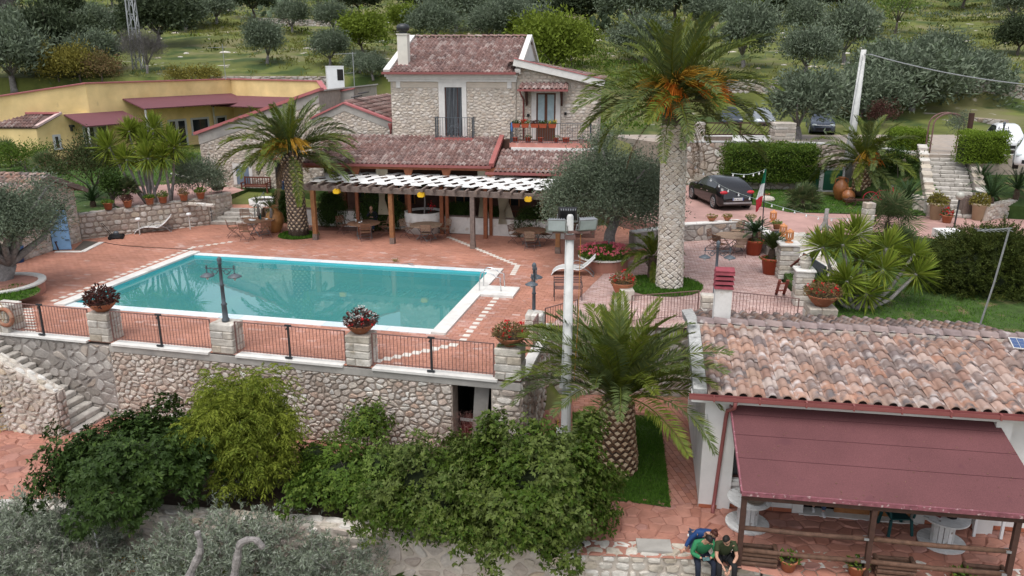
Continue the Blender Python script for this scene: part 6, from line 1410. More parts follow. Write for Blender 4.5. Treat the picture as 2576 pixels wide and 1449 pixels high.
for k,(px,py,w_,kd,lb) in enumerate(hillT):
    p=hit_ter(px,py);d=proj(p)[2];sc=w_*d/CAM_F/5.9
    tree(kd,'olive_tree' if 'olive' in kd else 'shrub' if kd in ('ochre_a','rust_a','green_a') else 'tree',lb,'olive tree' if 'olive' in kd else 'shrub' if kd in ('ochre_a','rust_a','green_a') else 'tree',p,sc*1.08,k*1.7,'trees on the hillside',sz=sc*1.08*rg0.uniform(.82,1.12))
for k in range(44):
    px=rg0.uniform(-60,2640);py=rg0.uniform(-60,30 if px < 1900 else 4);p=hit_ter(px,py,100);d=proj(p)[2]
    tree(rg0.choice(['dark_a','dark_a','olive_a','olive_c','green_a']),'olive_tree','dark olive in the crowded grove along the top of the slope','olive tree',p,rg0.uniform(.9,1.5)*max(1,d/190),k*2.1,'olives of the far grove')
# parking olives in front of the far drystone wall
for px,py,w_,hh,kd,lb,py0 in ((2010,350,190,4.2,'olive_b','olive tree on the parking terrace left of the utility pole',PZ),(2150,318,190,4,'olive_c','olive tree right behind the utility pole',PZ),(2285,312,230,4,'olive_a','wide olive tree behind the metal arch',PZ),(2400,300,210,4,'olive_c','wide silvery olive right of the metal arch',PZ)):
    p=at(px,py,PZ);d=proj(p)[2];sc=w_*d/CAM_F/4.7;tree(kd,'olive_tree',lb,'olive tree',p,sc,px*.37,'olive trees on the parking terrace',sz=sc*.9)
# shrubs and tufts as ground cover
def scatter(name,n,mat,seed,hgt,x0,x1,y0,y1,dens,lf=.28,w=.12,per=14):
    rs=np.random.RandomState(seed);C=[]
    while len(C) < n:
        x,y=rs.uniform(x0,x1),rs.uniform(y0,y1)
        if dens(x,y,rs):C.append((x,y,float(terrain(x,y))))
    C=np.array(C);P=np.repeat(C,per,0)+rs.normal(size=(n*per,3))*np.array([hgt*.9,hgt*.9,0]);P[:,2] += rs.random(n*per)*hgt*.7-.05;D=rs.normal(size=P.shape)*.6+np.array([0,0,.9])
    tag(inst(name,leaves(name,P,D,rs.uniform(.6,1.2,n*per)*lf,w,mat,rs)),kind='stuff')
def rocks(name,n,seed):
    rs=np.random.RandomState(seed);mb=MB()
    for k in range(n):
        y=rs.uniform(79,170);x=rs.uniform(-1,1)*y*.68;c=(x+rs.normal()*.5,y,float(terrain(x,y)));r=rs.uniform(.12,.45);mb.ball(c,(r*rs.uniform(.7,1.8),r,r*.5),6,4,t=rs.random())
    tag(mb.build(name,st_white),kind='stuff')
rocks('field_rocks',230,9)
vis_=lambda x,y,rs:abs(x) < y*.72+6
scatter('meadow_tufts',6500,gr_dry,301,.35,-110,110,70,190,lambda x,y,r:vis_(x,y,r) and r.random() < .5+.5*math.sin(x*.2+y*.13),.5,.1,10)
scatter('low_scrub',700,lf_juni,302,.75,-130,130,92,260,lambda x,y,r:vis_(x,y,r) and (y > 120 or x > -5 or r.random() < .25),.4,.2,40)
scatter('green_scrub',420,lf_field,303,.6,-120,120,76,240,lambda x,y,r:vis_(x,y,r) and (x > -10 or y > 115),.34,.16,36)
scatter('house_back_scrub',260,lf_mid,304,.6,-6,14,57,100,lambda x,y,r:True,.3,.14,40)
scatter('skyline_scrub',600,lf_olive,305,1.5,-190,190,140,300,lambda x,y,r:vis_(x,y,r),.6,.22,46)
# drystone terrace walls on the hill
def dry_wall(lb,pts,h,seed,cell=(.55,.34)):
    for i in range(len(pts)-1):
        A,B=pts[i],pts[i+1];f=Fr(A.x,A.y,math.degrees(math.atan2(B.y-A.y,B.x-A.x)));L=(B-A).length
        f.z=min(A.z,B.z)-.2
        stone_wall(lb[i],f,math.hypot(B.x-A.x,B.y-A.y),-.3,[(0,A.z-f.z+h),(math.hypot(B.x-A.x,B.y-A.y),B.z-f.z+h)],'voro',st_grey,mortar_pink,seed+i,.5,cell,160,h=.08,g=.02,group='drystone terrace walls')
dry_wall(['upper drystone wall on the slope behind the lone olive'],[hit_ter(650,62),hit_ter(880,72)],1.1,401)
dry_wall(['drystone wall at the top left behind the pylon'],[hit_ter(0,42),hit_ter(420,42)],1.0,402,(.8,.5))
dry_wall(['long drystone wall across the right slope left of the utility pole','long drystone wall across the right slope behind the olives','long drystone wall across the right slope at the right edge'],[hit_ter(1830,232,60),hit_ter(2060,238,60),hit_ter(2480,245,60),hit_ter(2640,262,60)],1.0,403,(.5,.34))
dry_wall(['white topped garden wall above the yellow building'],[Vector((-29,78,6.0)),Vector((-17.5,78,6.0))],.75,407)
dry_wall(['low stone wall above the white cars'],[at(2440,322,PZ),at(2520,330,PZ)],.8,408,(.4,.3))
# ------------------------------------------------------------------ lattice pylon, prickly pear, agave
py=thing('lattice_pylon','tall grey lattice pylon rising out of the picture at upper left','pylon',hit_ter(350,175));mb=MB();dd0=proj(py.location)[2];bw_=.52*dd0/CAM_F*40/2*1.0;tw_=bw_*.55;hp=16
cn=[(1,1),(-1,1),(-1,-1),(1,-1)]
wz=lambda z:bw_+(tw_-bw_)*z/hp
for c in cn:MB().bar((c[0]*bw_,c[1]*bw_,-.3),(c[0]*tw_,c[1]*tw_,hp),.11).build('leg',galv,py)
for k in range(12):
    z0,z1=hp*k/12,hp*(k+1)/12
    for i in range(4):
        a,b=cn[i],cn[(i+1) % 4];mb.bar((a[0]*wz(z0),a[1]*wz(z0),z0),(b[0]*wz(z1),b[1]*wz(z1),z1),.06);mb.bar((a[0]*wz(z1),a[1]*wz(z1),z1),(b[0]*wz(z1),b[1]*wz(z1),z1),.05)
mb.build('bracing',galv,py)
for px,py_,lb in ((1520,75,'prickly pear thicket high on the slope'),(690,45,'prickly pear clump at the top left of centre')):
    p=hit_ter(px,py_);o=thing('prickly_pear',lb,'cactus',p);s=proj(p)[2]/60
    for k in range(26):
        a=rg0.uniform(0,6.3);r=rg0.uniform(0,1.3)*s;MB().ball((0,0,0),(.22*s,.06*s,.32*s),8,5).build('pad',lf_cactus,o,(r*math.cos(a),r*math.sin(a)*.6,rg0.uniform(.2,1.6)*s),(rg0.uniform(-.5,.5),rg0.uniform(-.6,.6),rg0.uniform(0,3)))
p=hit_ter(1462,82);o=thing('agave','blue grey agave on the slope behind the house','agave',p);inst('leaf_rosette',blade_rosette('leaf_rosette',34,.055*proj(p)[2]/4.2,.0045*proj(p)[2]/4,lf_agave,9,0,85),o)
# ================================================================== palms
palm('tall date palm with pale diamond scarred trunk and orange fruit stalks',at(1683,722),6.95,.47,.46,78,[lf_palm,lf_palm2,lf_palm],501,3.85,
     ('flat',11,54,.28,.215,.03,[scar_pale],.05,6.15),fruit=((-1.95,15,1.15,fruit_m,260),(-.7,42,1.25,fruit_m,260),(-1.4,62,1.4,fruit_y,200),(-2.5,45,1.1,fruit_y,140),(-.3,60,1.2,fruit_y,140)),
     prof=[(0,1.08),(.2,.98),(.86,.97),(.93,1.12),(1,.95)],elev=(86,-10),bends=(.4,.7,1.0,1.3),ll=.56,lean=(-.15,.1),bark_m=M('dark_trunk',[(.1,.075,.06)],8,.7,1.2,.95),lw=.055)
palm('date palm with stout grey trunk at the corner of the pergola',at(752,592),4.1,.48,.45,66,[lf_palm2,lf_palm,lf_palm2],520,3.3,
     ('stub',12,26,.22,.22,.05,[scar_grey,cut_tan],.3,4.0),fruit=((-1.9,25,1.2,fruit_y,170),(-2.5,20,1.0,fruit_y,90),(-.8,32,1.0,fruit_y,90)),
     prof=[(0,1.12),(.12,.95),(.6,.86),(.82,1.0),(.93,1.1),(1,.8)],elev=(86,-10),ll=.48,lean=(-.1,0),bends=(.4,.75,1.1,1.4))
palm('date palm with thick pineapple trunk on the lawn in the foreground',at(1546,1180,LZ),2.15,.58,.44,68,[lf_palm,lf_palm2,lf_palm],540,3.35,
     ('stub',15,14,.23,.24,.075,[scar_brown,cut_tan],.02,2.1),prof=[(0,1.0),(.25,1.02),(.5,.92),(.85,.9),(1,.7)],elev=(86,26),bends=(.5,.85,1.2,1.5),ll=.5,nl=70,lw=.042)
palm('low spreading date palm on the bank beside the utility pole',at(2165,482,DZ+.4),1.7,.46,.4,52,[lf_palm,lf_palm2,lf_palm],560,3.3,
     ('stub',12,9,.23,.26,.07,[scar_brown,cut_tan],.05,1.7),fruit=((-1.3,10,.9,fruit_m,80),(-2.0,15,.8,fruit_y,60)),elev=(84,-8),ll=.5,bends=(.6,.95,1.25,1.55))
palm('young palm with drooping fronds growing beside the tall palm trunk',at(1640,700),.9,.2,.16,26,[lf_palm,lf_palm2,lf_palm],580,1.35,elev=(84,-20),ll=.3,nl=40,bends=(.9,1.3,1.6),lw=.04)
def lawn_disc(nm,px,py_,r,seed,n=5000,z=0):
    p=at(px,py_,z);k=20;poly=[(p.x+r*math.cos(i*2*math.pi/k),p.y+r*math.sin(i*2*math.pi/k)) for i in range(k)]
    structure(MB().add([(x,y,z+.008) for x,y in poly],[tuple(range(k))]).build(nm,grass_gnd));grass(nm+'_grass',[poly],n,.12,gr_blade,z,np.random.RandomState(seed),w=.025)
lawn_disc('palm_lawn_ring',752,592,1.0,1);lawn_disc('palm_lawn_ring',1665,718,1.55,2,8000)
# fan palms, cycads
fan_palm('bushy fan palm on the verge behind the driveway',at(2018,525,DZ),38,1.25,lf_fan,601,.35)
fan_palm('large fan palm beside the slim stone pillar',at(2228,600,DZ),40,1.7,lf_fan,604,.75,lo=-40)
fan_palm('fan palm partly behind the yucca near the juniper',at(2268,648,.5),26,1.2,lf_fan,607,.4)
for k,(px,py_,L,lb) in enumerate(((25,418,1.5,'fan palm at the left edge by the yellow building'),(118,440,1.3,'fan palm in front of the yellow corner'),(325,520,.8,'small fan palm in a pot on the planter wall'))):
    p=at(px,py_,GZ);fan_palm(lb,p if k < 2 else Vector((p.x,p.y,GZ+.5)),26,L,lf_fan,610+3*k,.5 if k < 2 else .35)
for k,(px,py_,n_,L,lb,z) in enumerate(((2280,520,40,1.15,'dark cycad on the bank left of the garden steps',DZ+.6),(2490,520,30,1.35,'cycad right of the garden steps',DZ+.6),(2555,500,30,1.3,'cycad at the right edge below the white cars',DZ+.8),(2465,470,26,1.1,'upper cycad beside the garden steps',DZ+1.2),(235,520,30,1.1,'dark cycad in the garden behind the planter wall',GZ),(2065,745,24,.9,'dark cycad behind the bowl of red flowers',.05))):
    cycad(lb,at(px,py_,z),n_,L,lf_cycad,630+4*k,.5 if k in (1,2) else .3,(84,-8 if k == 0 else 8))
# yuccas
def ystems(anchor,lst,z):
    A=at(*anchor,z);out=[]
    for b,top,y in lst:
        B=at(*b,z)-A;T=aty(top[0],top[1],A.y+y)-A;m=B.lerp(T,.5)+Vector((0,0,-.12*(T-B).length));out.append([B-Vector((0,0,.1)),B.lerp(m,.5),m,m.lerp(T,.55),T])
    return A,out
A,st=ystems((375,512),[((372,512),(275,372),0),((372,512),(325,330),.4),((375,510),(385,325),.8),((378,510),(420,352),.5),((378,512),(365,362),.2),((372,514),(318,402),-.5),((395,512),(372,398),-.6),((430,508),(438,372),.2),((432,510),(412,395),-.2),((380,510),(345,345),.9)],GZ)
yucca('many headed yucca behind the planter wall by the yellow building',A,st,lf_yucca,641,1.0,170,.075)
A,st=ystems((2170,778),[((2160,775),(2120,615),.3),((2150,780),(2130,708),-.3),((2165,778),(2222,678),0),((2175,780),(2300,640),.5),((2180,780),(2305,690),.2),((2165,770),(2230,625),.8),((2150,770),(2170,655),.4),((2140,772),(2070,622),.5),((2150,782),(2180,740),-.2),((2145,780),(2095,735),-.1),((2155,760),(2155,590),.8)],.0)
yucca('many headed yucca on the lawn beside the juniper',A,st,lf_yucca,651,.84,150,.06)
for k,(px,py_) in enumerate(((640,500),(672,505))):
    p=at(px+10,py_+38,0.9);yucca(('small yucca in the white round planter, left of the pair','small yucca in the white round planter, right of the pair')[k],p,[[(0,0,-.1),(.02,0,.25),(.0,0,.5-.1*k)]],lf_fan,660+k,.5,60,.035)
def smooth(p,k=5):
    P=[Vector(x) for x in p];out=[]
    for i in range(len(P)-1):
        a,b,c,d=P[max(i-1,0)],P[i],P[i+1],P[min(i+2,len(P)-1)]
        for j in range(k):t=j/k;out.append(.5*((2*b)+(c-a)*t+(2*a-5*b+4*c-d)*t*t+(3*b-a-3*c+d)*t**3))
    return out+[P[-1]]
# ================================================================== near trees and shrubs
def olive_near(lb,loc,rad,flat,base,nc,per,seed,tr,r0=.2,L=.085,Wd=.02,sp=.2,lm=lf_olive_n,tw=160,fork=.4):
    rs=np.random.RandomState(seed);C=clumps(rs,nc,rad,flat,.35,base);t=thing('olive_tree',lb,'olive tree',loc)
    inst('crown',crown('crown',C,per,sp,L,Wd,lm,rs,.35,.1),t);mb=MB();rg=random.Random(seed)
    limbs(mb,(0,0,-.15),[tuple(C[i]) for i in rs.choice(nc,9,False)],r0,rg,fork,wob=.25).build('trunk',bark_grey,t,smooth=True)
    mt=MB();cen=Vector(C.mean(0))
    for i in rs.choice(nc,min(tw,nc),False):
        c=Vector(C[i]);d=(c-cen).normalized();mt.tube([c-d*.35+Vector(rs.normal(size=3)*.1),c,c+d*.22+Vector(rs.normal(size=3)*.12)],[.012,.008,.004],3,cap=False)
    mt.build('twigs',bark_grey,t);return t
p=at(1522,640);olive_near('large grey olive tree growing from the terracotta ringed planter',(p.x+.1,p.y-.4,.35),2.7,1.0,2.15,380,180,701,0,.26,.14,.042,.29,lf_olive,120,.5)
p=at(15,735);olive_near('old olive tree with thick trunk in the curved planter at left',(p.x-.2,p.y+.2,.3),2.1,.8,2.3,240,170,702,0,.34,.13,.038,.26,lf_olive,100,.3)
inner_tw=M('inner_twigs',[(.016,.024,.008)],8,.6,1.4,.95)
def shrub(lb,px,py,dx,dy,dz,rad,flat,mat,seed,nc,per,L,Wd,base,sx=1.0,sp=.13,k=6,r0=.06):
    t=bush(lb,at(px,py,-2.5)+Vector((dx,dy,dz)),rad,flat,mat,seed,nc,per,L,Wd,sp,'ros',base=base,sx=sx,k=k,r0=r0,nl=9,inner=.45)
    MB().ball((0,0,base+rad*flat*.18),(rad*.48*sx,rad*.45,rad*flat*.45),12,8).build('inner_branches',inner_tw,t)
shrub('dark glossy shrub in front of the lower left stairs',290,1330,.1,.8,-.1,2.05,.66,lf_dark,711,270,32,.13,.05,1.2,1.0,.17)
shrub('tall pittosporum with dark green leaves left of the floodlight pole',1355,1400,-.1,.4,-.5,1.78,1.3,lf_pitt,712,380,38,.11,.05,1.45,1.04,.17)
shrub('olive green shrub left of the tall pittosporum',1090,1380,-.05,.8,-.3,1.55,1.0,lf_pitt,713,220,30,.105,.042,1.05,1.2,.16)
shrub('low bright green shrub under the feathery tree',850,1330,0,1.0,0,1.05,.8,lf_mid,714,130,26,.105,.044,.65,1.3,.15)
shrub('small green bush against the pink retaining wall',925,1165,0,0,0,.72,1.0,lf_mid,715,56,16,.1,.036,1.05,1,.13,r0=.03)
shrub('yellow tipped shrub rising above the olive green one',960,1270,0,0,0,.75,1.05,lf_lime,716,54,15,.1,.036,.95,1,.13,r0=.03)
shrub('green bush between feathery tree and retaining wall',800,1215,0,0,0,.85,.85,lf_mid,717,56,16,.1,.036,.6,1.1,.13,r0=.03)
shrub('ivy green bush below the yellow tipped shrub',1150,1215,0,0,0,.75,.85,lf_pitt,718,50,16,.09,.036,.7,1.1,.13,r0=.03)
# sprouts above the dark shrub
# feathery pepper tree: drooping strands of leaflets
def pepper(lb,loc,seed):
    rs=np.random.RandomState(seed);d0=unit(rs.normal(size=(250,3)));C=d0*(.3+.7*rs.random((250,1))**.6)*(1+.22*np.sin(d0[:,:1]*7+d0[:,2:]*5))*np.array([1.25,1.2,1.5])+np.array([0,0,1.95]);t=thing('pepper_tree',lb,'tree',loc);P,D,T=[],[],[]
    for c in C:
        tn=rs.random()
        for k in range(12):
            o=unit(rs.normal(size=(1,3)))[0];d=unit(np.array([[o[0]*.9,o[1]*.9,o[2]*.5+.05]]))[0];p=c+o*.1
            for j in range(9):
                p=p+d*.042;d=d+np.array([0,0,-.1]);side=np.cross(d,[0,0,1.]);side /= np.linalg.norm(side)+1e-6
                for s in (-1,1):P.append(p);D.append(d*.7+side*s+rs.normal(size=3)*.2);T.append((tn*.55+rs.random()*.4)*.99)
    inst('crown',leaves('crown',np.array(P),np.array(D),.1,.03,lf_pepper,rs,.25,np.array(T)),t)
    limbs(MB(),(0,0,-.1),[tuple(C[i]) for i in rs.choice(len(C),9,False)],.1,random.Random(seed),.35).build('trunk',bark,t,smooth=True);return t
pepper('feathery lime green tree in front of the retaining wall',at(640,1235,-2.5)+Vector((0,-.2,0)),721)
# silvery olive branches in the near left corner, with gnarled limbs
def olive_front(lb,loc,rad,base,seed,sx,lims,nc=150,per=90,fl=.62):
    rs=np.random.RandomState(seed);t=thing('olive_tree',lb,'olive tree',loc);d=unit(rs.normal(size=(nc,3)));C=d*(.25+.75*rs.random((nc,1))**.6)*np.array([rad*sx,rad,rad*fl])+np.array([0,0,base]);P,D,mt=[],[],MB()
    for c in C:          # leafy shoots: leaves in pairs along a thin twig
        o=unit((c-np.array([0,0,base-rad*.5]))[None])[0]
        for q in range(max(1,per//16)):
            a=unit((o*.7+rs.normal(size=3)*.55+np.array([0,0,.35]))[None])[0];L=rs.uniform(.22,.42);b=c+rs.normal(size=3)*.11;e=b+a*L+np.array([0,0,-.05]);m=9
            if q % 2 == 0:mt.tube([b-a*.12,(b+e)/2+rs.normal(size=3)*.01,e],[.006,.004,.002],3,cap=False)
            for j in range(m):
                p=b+(e-b)*(j+.5)/m
                for s in (-1,1):n_=rs.normal(size=3);P.append(p);D.append(a*.8+n_*.7)
    inst('crown',leaves('crown',np.array(P),np.array(D),.11*rs.uniform(.7,1.25,len(P)),.027,lf_olive_n,rs,.05),t);mt.build('twigs',bark_grey,t)
    for pts,r in lims:MB().tube(smooth(pts,4),np.interp(np.linspace(0,1,4*(len(pts)-1)+1),np.linspace(0,1,len(r)),r)*rs.uniform(.8,1.25,4*(len(pts)-1)+1),8).build('limb',bark_grey,t)
    return t
G=at(560,1440,-3.2);LP=lambda x,y:aty(x,y,G.y-1.9)-Vector((G.x+.35,G.y-.3,-4.5))
olive_front('silvery olive tree with gnarled cut limbs in the near foreground',(G.x+.35,G.y-.3,-4.5),1.95,1.55,731,1.3,
    [([LP(470,1520),LP(478,1449),LP(500,1398),LP(504,1368),LP(496,1338)],[.1,.085,.075,.065,.06]),([LP(585,1520),LP(590,1449),LP(598,1398),LP(606,1366),LP(640,1357),LP(662,1378)],[.1,.09,.08,.075,.07,.055]),([(.0,-.2,.2),(.6,-.4,.7),(1.2,-.5,1.0)],[.1,.08,.05])],400,110)
G=at(120,1420,-3.4)
olive_front('silvery olive tree in the bottom left corner',(G.x-.1,G.y-.2,-4.5),1.7,1.75,732,1.35,[([(.1,0,0),(.2,0,.8),(.35,.1,1.5),(.1,.2,2.1)],[.14,.1,.07,.04]),([(.15,0,.5),(-.4,.1,1.2),(-.9,.1,1.6)],[.09,.06,.03])],330,100)
olive_front('thin silvery olive sprouts at the foot of the feathery tree',at(560,1275,-2.5),.7,.55,733,1.5,[([(0,0,-.1),(.1,0,.5)],[.03,.02])],16,40)
olive_front('silvery olive spray beside the low green shrub',at(860,1400,-2.9)+Vector((0,-.5,-1.0)),.95,1.0,734,1.2,[([(0,0,-.1),(.1,0,.8)],[.04,.02])],60,90)
# left garden shrubs
bush('reddish green shrub behind the planter wall',at(235,500,GZ)+Vector((0,.3,0)),1.6,.8,leafmat('oleander_leaf',[(.045,.07,.02),(.06,.085,.03),(.12,.07,.04),(.04,.06,.02)],.15),741,90,90,.17,.045,.24,base=1.75,r0=.09)
bush('bushy grey green shrub above the planter wall by the steps',at(505,500,GZ)+Vector((0,.2,0)),1.25,.85,lf_olive,742,70,90,.2,.035,.22,base=1.0,r0=.06)
bush('grey green shrub between the fan palms at left',at(65,432,GZ),1.7,.6,lf_mid,743,60,70,.18,.06,.25,base=.8,sx=1.2)
bush('dark ivy covered trunk beside the reddish shrub',at(288,522,GZ),.42,2.6,lf_dark,744,40,50,.12,.06,.14,base=.95,r0=.12)
bush('thin green yucca like shrub by the stone wing corner',at(470,440,GZ),.8,1.0,lf_mid,745,30,50,.3,.03,.2,base=.8)
for k,(px,py_) in enumerate(((435,190),(482,196),(530,192))):
    p=Vector((aty(px,py_,77.3).x,77.3,5.9));bush(('yellow green bush above the yellow parapet, leftmost of three','yellow green bush above the yellow parapet, middle of three','yellow green bush above the yellow parapet, rightmost of three')[k],p,.95,.9,lf_ochre,750+k,30,40,.2,.09,.22,base=.9)
bush('leafless thorny bush with creeper at the yellow annex',at(35,385,GZ),.9,.9,lf_grey,755,40,30,.4,.014,.25,base=.8)
# right garden: juniper, hedges
def juniper(lb,loc,seed,sx,sy,h,nc=340):
    rs=np.random.RandomState(seed);t=thing('juniper',lb,'juniper',loc);d=unit(rs.normal(size=(nc,3)));d[:,2] =np.abs(d[:,2]);C=d*(.72+.3*rs.random((nc,1)))*np.array([sx,sy,h]);P,D,T=[],[],[]
    for c,dd in zip(C,d):
        ax=dd*np.array([1.1,.9,.3])+rs.normal(size=3)*.2+np.array([0,-.1,.25]);ax /= np.linalg.norm(ax);tn=rs.random()
        for k in range(7):
            a=ax+rs.normal(size=3)*.3;a /= np.linalg.norm(a);p=c-a*.3+rs.normal(size=3)*.1
            for j in range(16):
                p=p+a*.045;P+= [p,p];q=rs.normal(size=(2,3))*.75;D+= [a+q[0],a+q[1]];T+= [(tn*.6+rs.random()*.38)]*2
    inst('foliage',leaves('foliage',np.array(P),np.array(D),.105,.03,lf_juni,rs,0,np.array(T)),t)
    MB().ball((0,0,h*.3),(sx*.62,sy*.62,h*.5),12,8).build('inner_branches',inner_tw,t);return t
J=at(2500,745,.2);juniper('big dark spreading juniper on the right lawn',(J.x+.4,J.y+.9,.2),761,2.5,1.5,2.1,400)
J2=at(2400,700,.3);juniper('lower juniper mass behind the big juniper',(J2.x+1.2,J2.y+.6,.3),762,2.0,1.5,1.8,200)
def hedge(lb,f,L,D_,H_,seed,mat,n=16000,lw=.05,ll=.09,name='hedge',rag=.08):
    rs=np.random.RandomState(seed);t=thing(name,lb,'hedge');f.put(t);fc=rs.random(n);P=np.column_stack([rs.random(n)*L,rs.random(n)*D_,rs.random(n)*H_]);s=np.where(fc < .5,0,np.where(fc < .85,1,2));N=np.zeros((n,3))
    P[s == 0,1] =0;N[s == 0,1] =-1;P[s == 1,2] =H_;N[s == 1,2] =1;e=rs.random(n) < .5;P[(s == 2) & e,0] =0;P[(s == 2) & ~e,0] =L;N[(s == 2) & e,0] =-1;N[(s == 2) & ~e,0] =1
    bl=.1*np.sin(P[:,0]*3+P[:,2]*2.3)*np.sin(P[:,0]*1.3-P[:,2]*3.1+P[:,1]*2);P+= N*(bl[:,None]+rs.normal(size=(n,1))*rag)
    D=N*.7+rs.normal(size=(n,3))*.8+np.array([0,0,.3]);inst('foliage',leaves('foliage',P,D,ll*rs.uniform(.7,1.3,n),lw,mat,rs),t)
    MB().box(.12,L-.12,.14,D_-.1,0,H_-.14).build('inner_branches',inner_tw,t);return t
f=Fr(13.0,47.4,-4,1.25);hedge('clipped dark green hedge above the driveway wall',f,5.2,1.9,2.0,771,lf_mid,17000,.06,.13,rag=.13)
f=Fr(at(2425,400,PZ).x,at(2425,400,PZ).y,-2,PZ-.25);hedge('boxy lime green hedge in front of the white cars',f,2.25,1.2,1.5,772,lf_hedge,9000,.05,.085)
f=Fr(at(2245,378,PZ).x,at(2245,378,PZ).y,-2,PZ-.2);hedge('lime green hedge left of the metal arch behind the palm',f,2.0,1.2,1.25,773,lf_hedge,8000,.05,.085)
bush('dark ivy shrub between the low palm and the garden steps',at(2255,470,DZ+.8),1.25,1.1,lf_dark,774,60,60,.13,.06,.2,base=.9)
bush('red leaved shrub behind the low palm by the arch',at(2215,330,PZ),.9,1.1,lf_red,775,34,50,.14,.06,.2,base=1.2)
bush('weeping climber hanging on the metal arch',at(2395,385,PZ)+Vector((0,0,1.4)),.62,1.0,lf_olive,776,30,50,.12,.03,.16,trunk=False,base=.1)
# hanging rosemary over the white porch wall
def hanging(lb,px,py_,w_,h_,seed,dy=.0):
    p=at(px,py_);rs=np.random.RandomState(seed);n=3800;t=thing('trailing_shrub',lb,'trailing plant',(p.x,p.y+.1,0),0,'dark trailing plants on the porch wall');W2=w_*proj(p)[2]/CAM_F/2;H2=h_*proj(p)[2]/CAM_F
    u=rs.uniform(-1,1,n);z=rs.random(n)**.8;ed=W2*(.62+.38*np.sin(np.pi*np.clip(z*.9+.1,0,1)));P=np.column_stack([u*ed+rs.normal(size=n)*.06,rs.uniform(-.38,.15,n)*np.sqrt(np.clip(1-u*u*.7,.1,1)),z*H2*.92+.04+.07*np.sin(u*9)])
    D=rs.normal(size=(n,3))*.45+np.array([0,-.35,-.5]);D[z > .8] += np.array([0,0,1.2]);inst('foliage',leaves('foliage',P,D,.16,.028,lf_dark,rs,.2,rs.random(n)),t)
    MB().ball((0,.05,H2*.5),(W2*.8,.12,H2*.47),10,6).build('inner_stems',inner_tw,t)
for k,a in enumerate(((838,570,78,88,'dark trailing shrub right of the stout palm'),(958,580,130,100,'broad dark trailing shrub behind the seated man'),(1155,583,70,75,'dark trailing shrub right of the round planter'),(1238,588,42,68,'narrow dark trailing shrub by the red post'),(1345,596,105,78,'dark trailing shrub behind the right garden table'),(715,560,70,80,'dark trailing shrub left of the stout palm'))):hanging(a[4],a[0],a[1],a[2],a[3],780+k)
# flowers round the big olive, planter rings
def ring_planter(lb,px,py_,r,h,mat,rimm,sq=1.):
    p=at(px,py_);t=thing('ring_planter',lb,'planter',p);MB().lathe([(r,-.02),(r,h),(r-.02,h)],28).build('side',mat,t,smooth=False);MB().lathe([(r+.06,h),(r+.06,h+.06),(r-.2,h+.06),(r-.2,h)],28,cap=False).build('rim',rimm,t);MB().lathe([(0,h-.02),(r-.18,h-.01)],24,cap=False).build('soil',soil,t);return p
q=ring_planter('round terracotta planter ring with pink flowers round the olive',1518,672,1.02,.46,slab_red,coping)
rs=np.random.RandomState(5);P=[];n=130
o=thing('flowering_plant','mass of pink flowers filling the terracotta ring planter','flowers',(q.x,q.y,.46));a=rs.random(n*60)*6.28;r=np.sqrt(rs.random(n*60))*1.05
inst('foliage',leaves('foliage',np.column_stack([r*np.cos(a),r*np.sin(a),rs.random(n*60)*.42*(1.2-r*.6)]),rs.normal(size=(n*60,3))+np.array([0,0,.5]),.1,.06,lf_mid,rs),o)
a=rs.random(150)*6.28;r=.35+.75*np.sqrt(rs.random(150));PP_=np.column_stack([r*np.cos(a),r*np.sin(a),.15+.38*(1.25-r*.7)*rs.uniform(.8,1.1,150)]);PP_=np.repeat(PP_,9,0)+rs.normal(size=(1350,3))*.022
inst('blossom',leaves('blossom',PP_,rs.normal(size=(1350,3))+np.array([0,-.3,.6]),.065,.05,fl_pink,rs),o)
q=ring_planter('curved terracotta planter ring round the old olive at left',5,742,1.45,.42,slab_red,coping)
lawn_disc('planter_grass',5,742,1.2,9,2500,.36)
# twigs against the dark doorway, thin bare shrubs by the wall
for px,py_,h_,w_,lb,sd_2 in ((1170,1190,1.7,.7,'bare reddish twiggy bush in front of the dark doorway',791),(1100,1215,1.3,.5,'bare grey twigs against the retaining wall',792)):
    rs=np.random.RandomState(sd_2);o=thing('bare_bush',lb,'bare bush',at(px,py_,-2.5));mb=MB()
    def br(p,d,L,r,k):
        q=p+d*L;mb.tube([p,p.lerp(q,.5)+Vector(rs.normal(size=3)*.03),q],[r,r*.8,r*.6],3,cap=False)
        if k:
            for _ in range(3):br(q,(d+Vector(rs.normal(size=3)*.5)).normalized(),L*.72,r*.6,k-1)
    for _ in range(4):br(Vector((0,0,0)),Vector((rs.normal()*.25,rs.normal()*.2,1)).normalized(),h_*.36,.014,4)
    mb.build('branches',M('reddish_twig',[(.17,.09,.075)]) if 'reddish_twig' not in bpy.data.materials else bpy.data.materials['reddish_twig'],o)
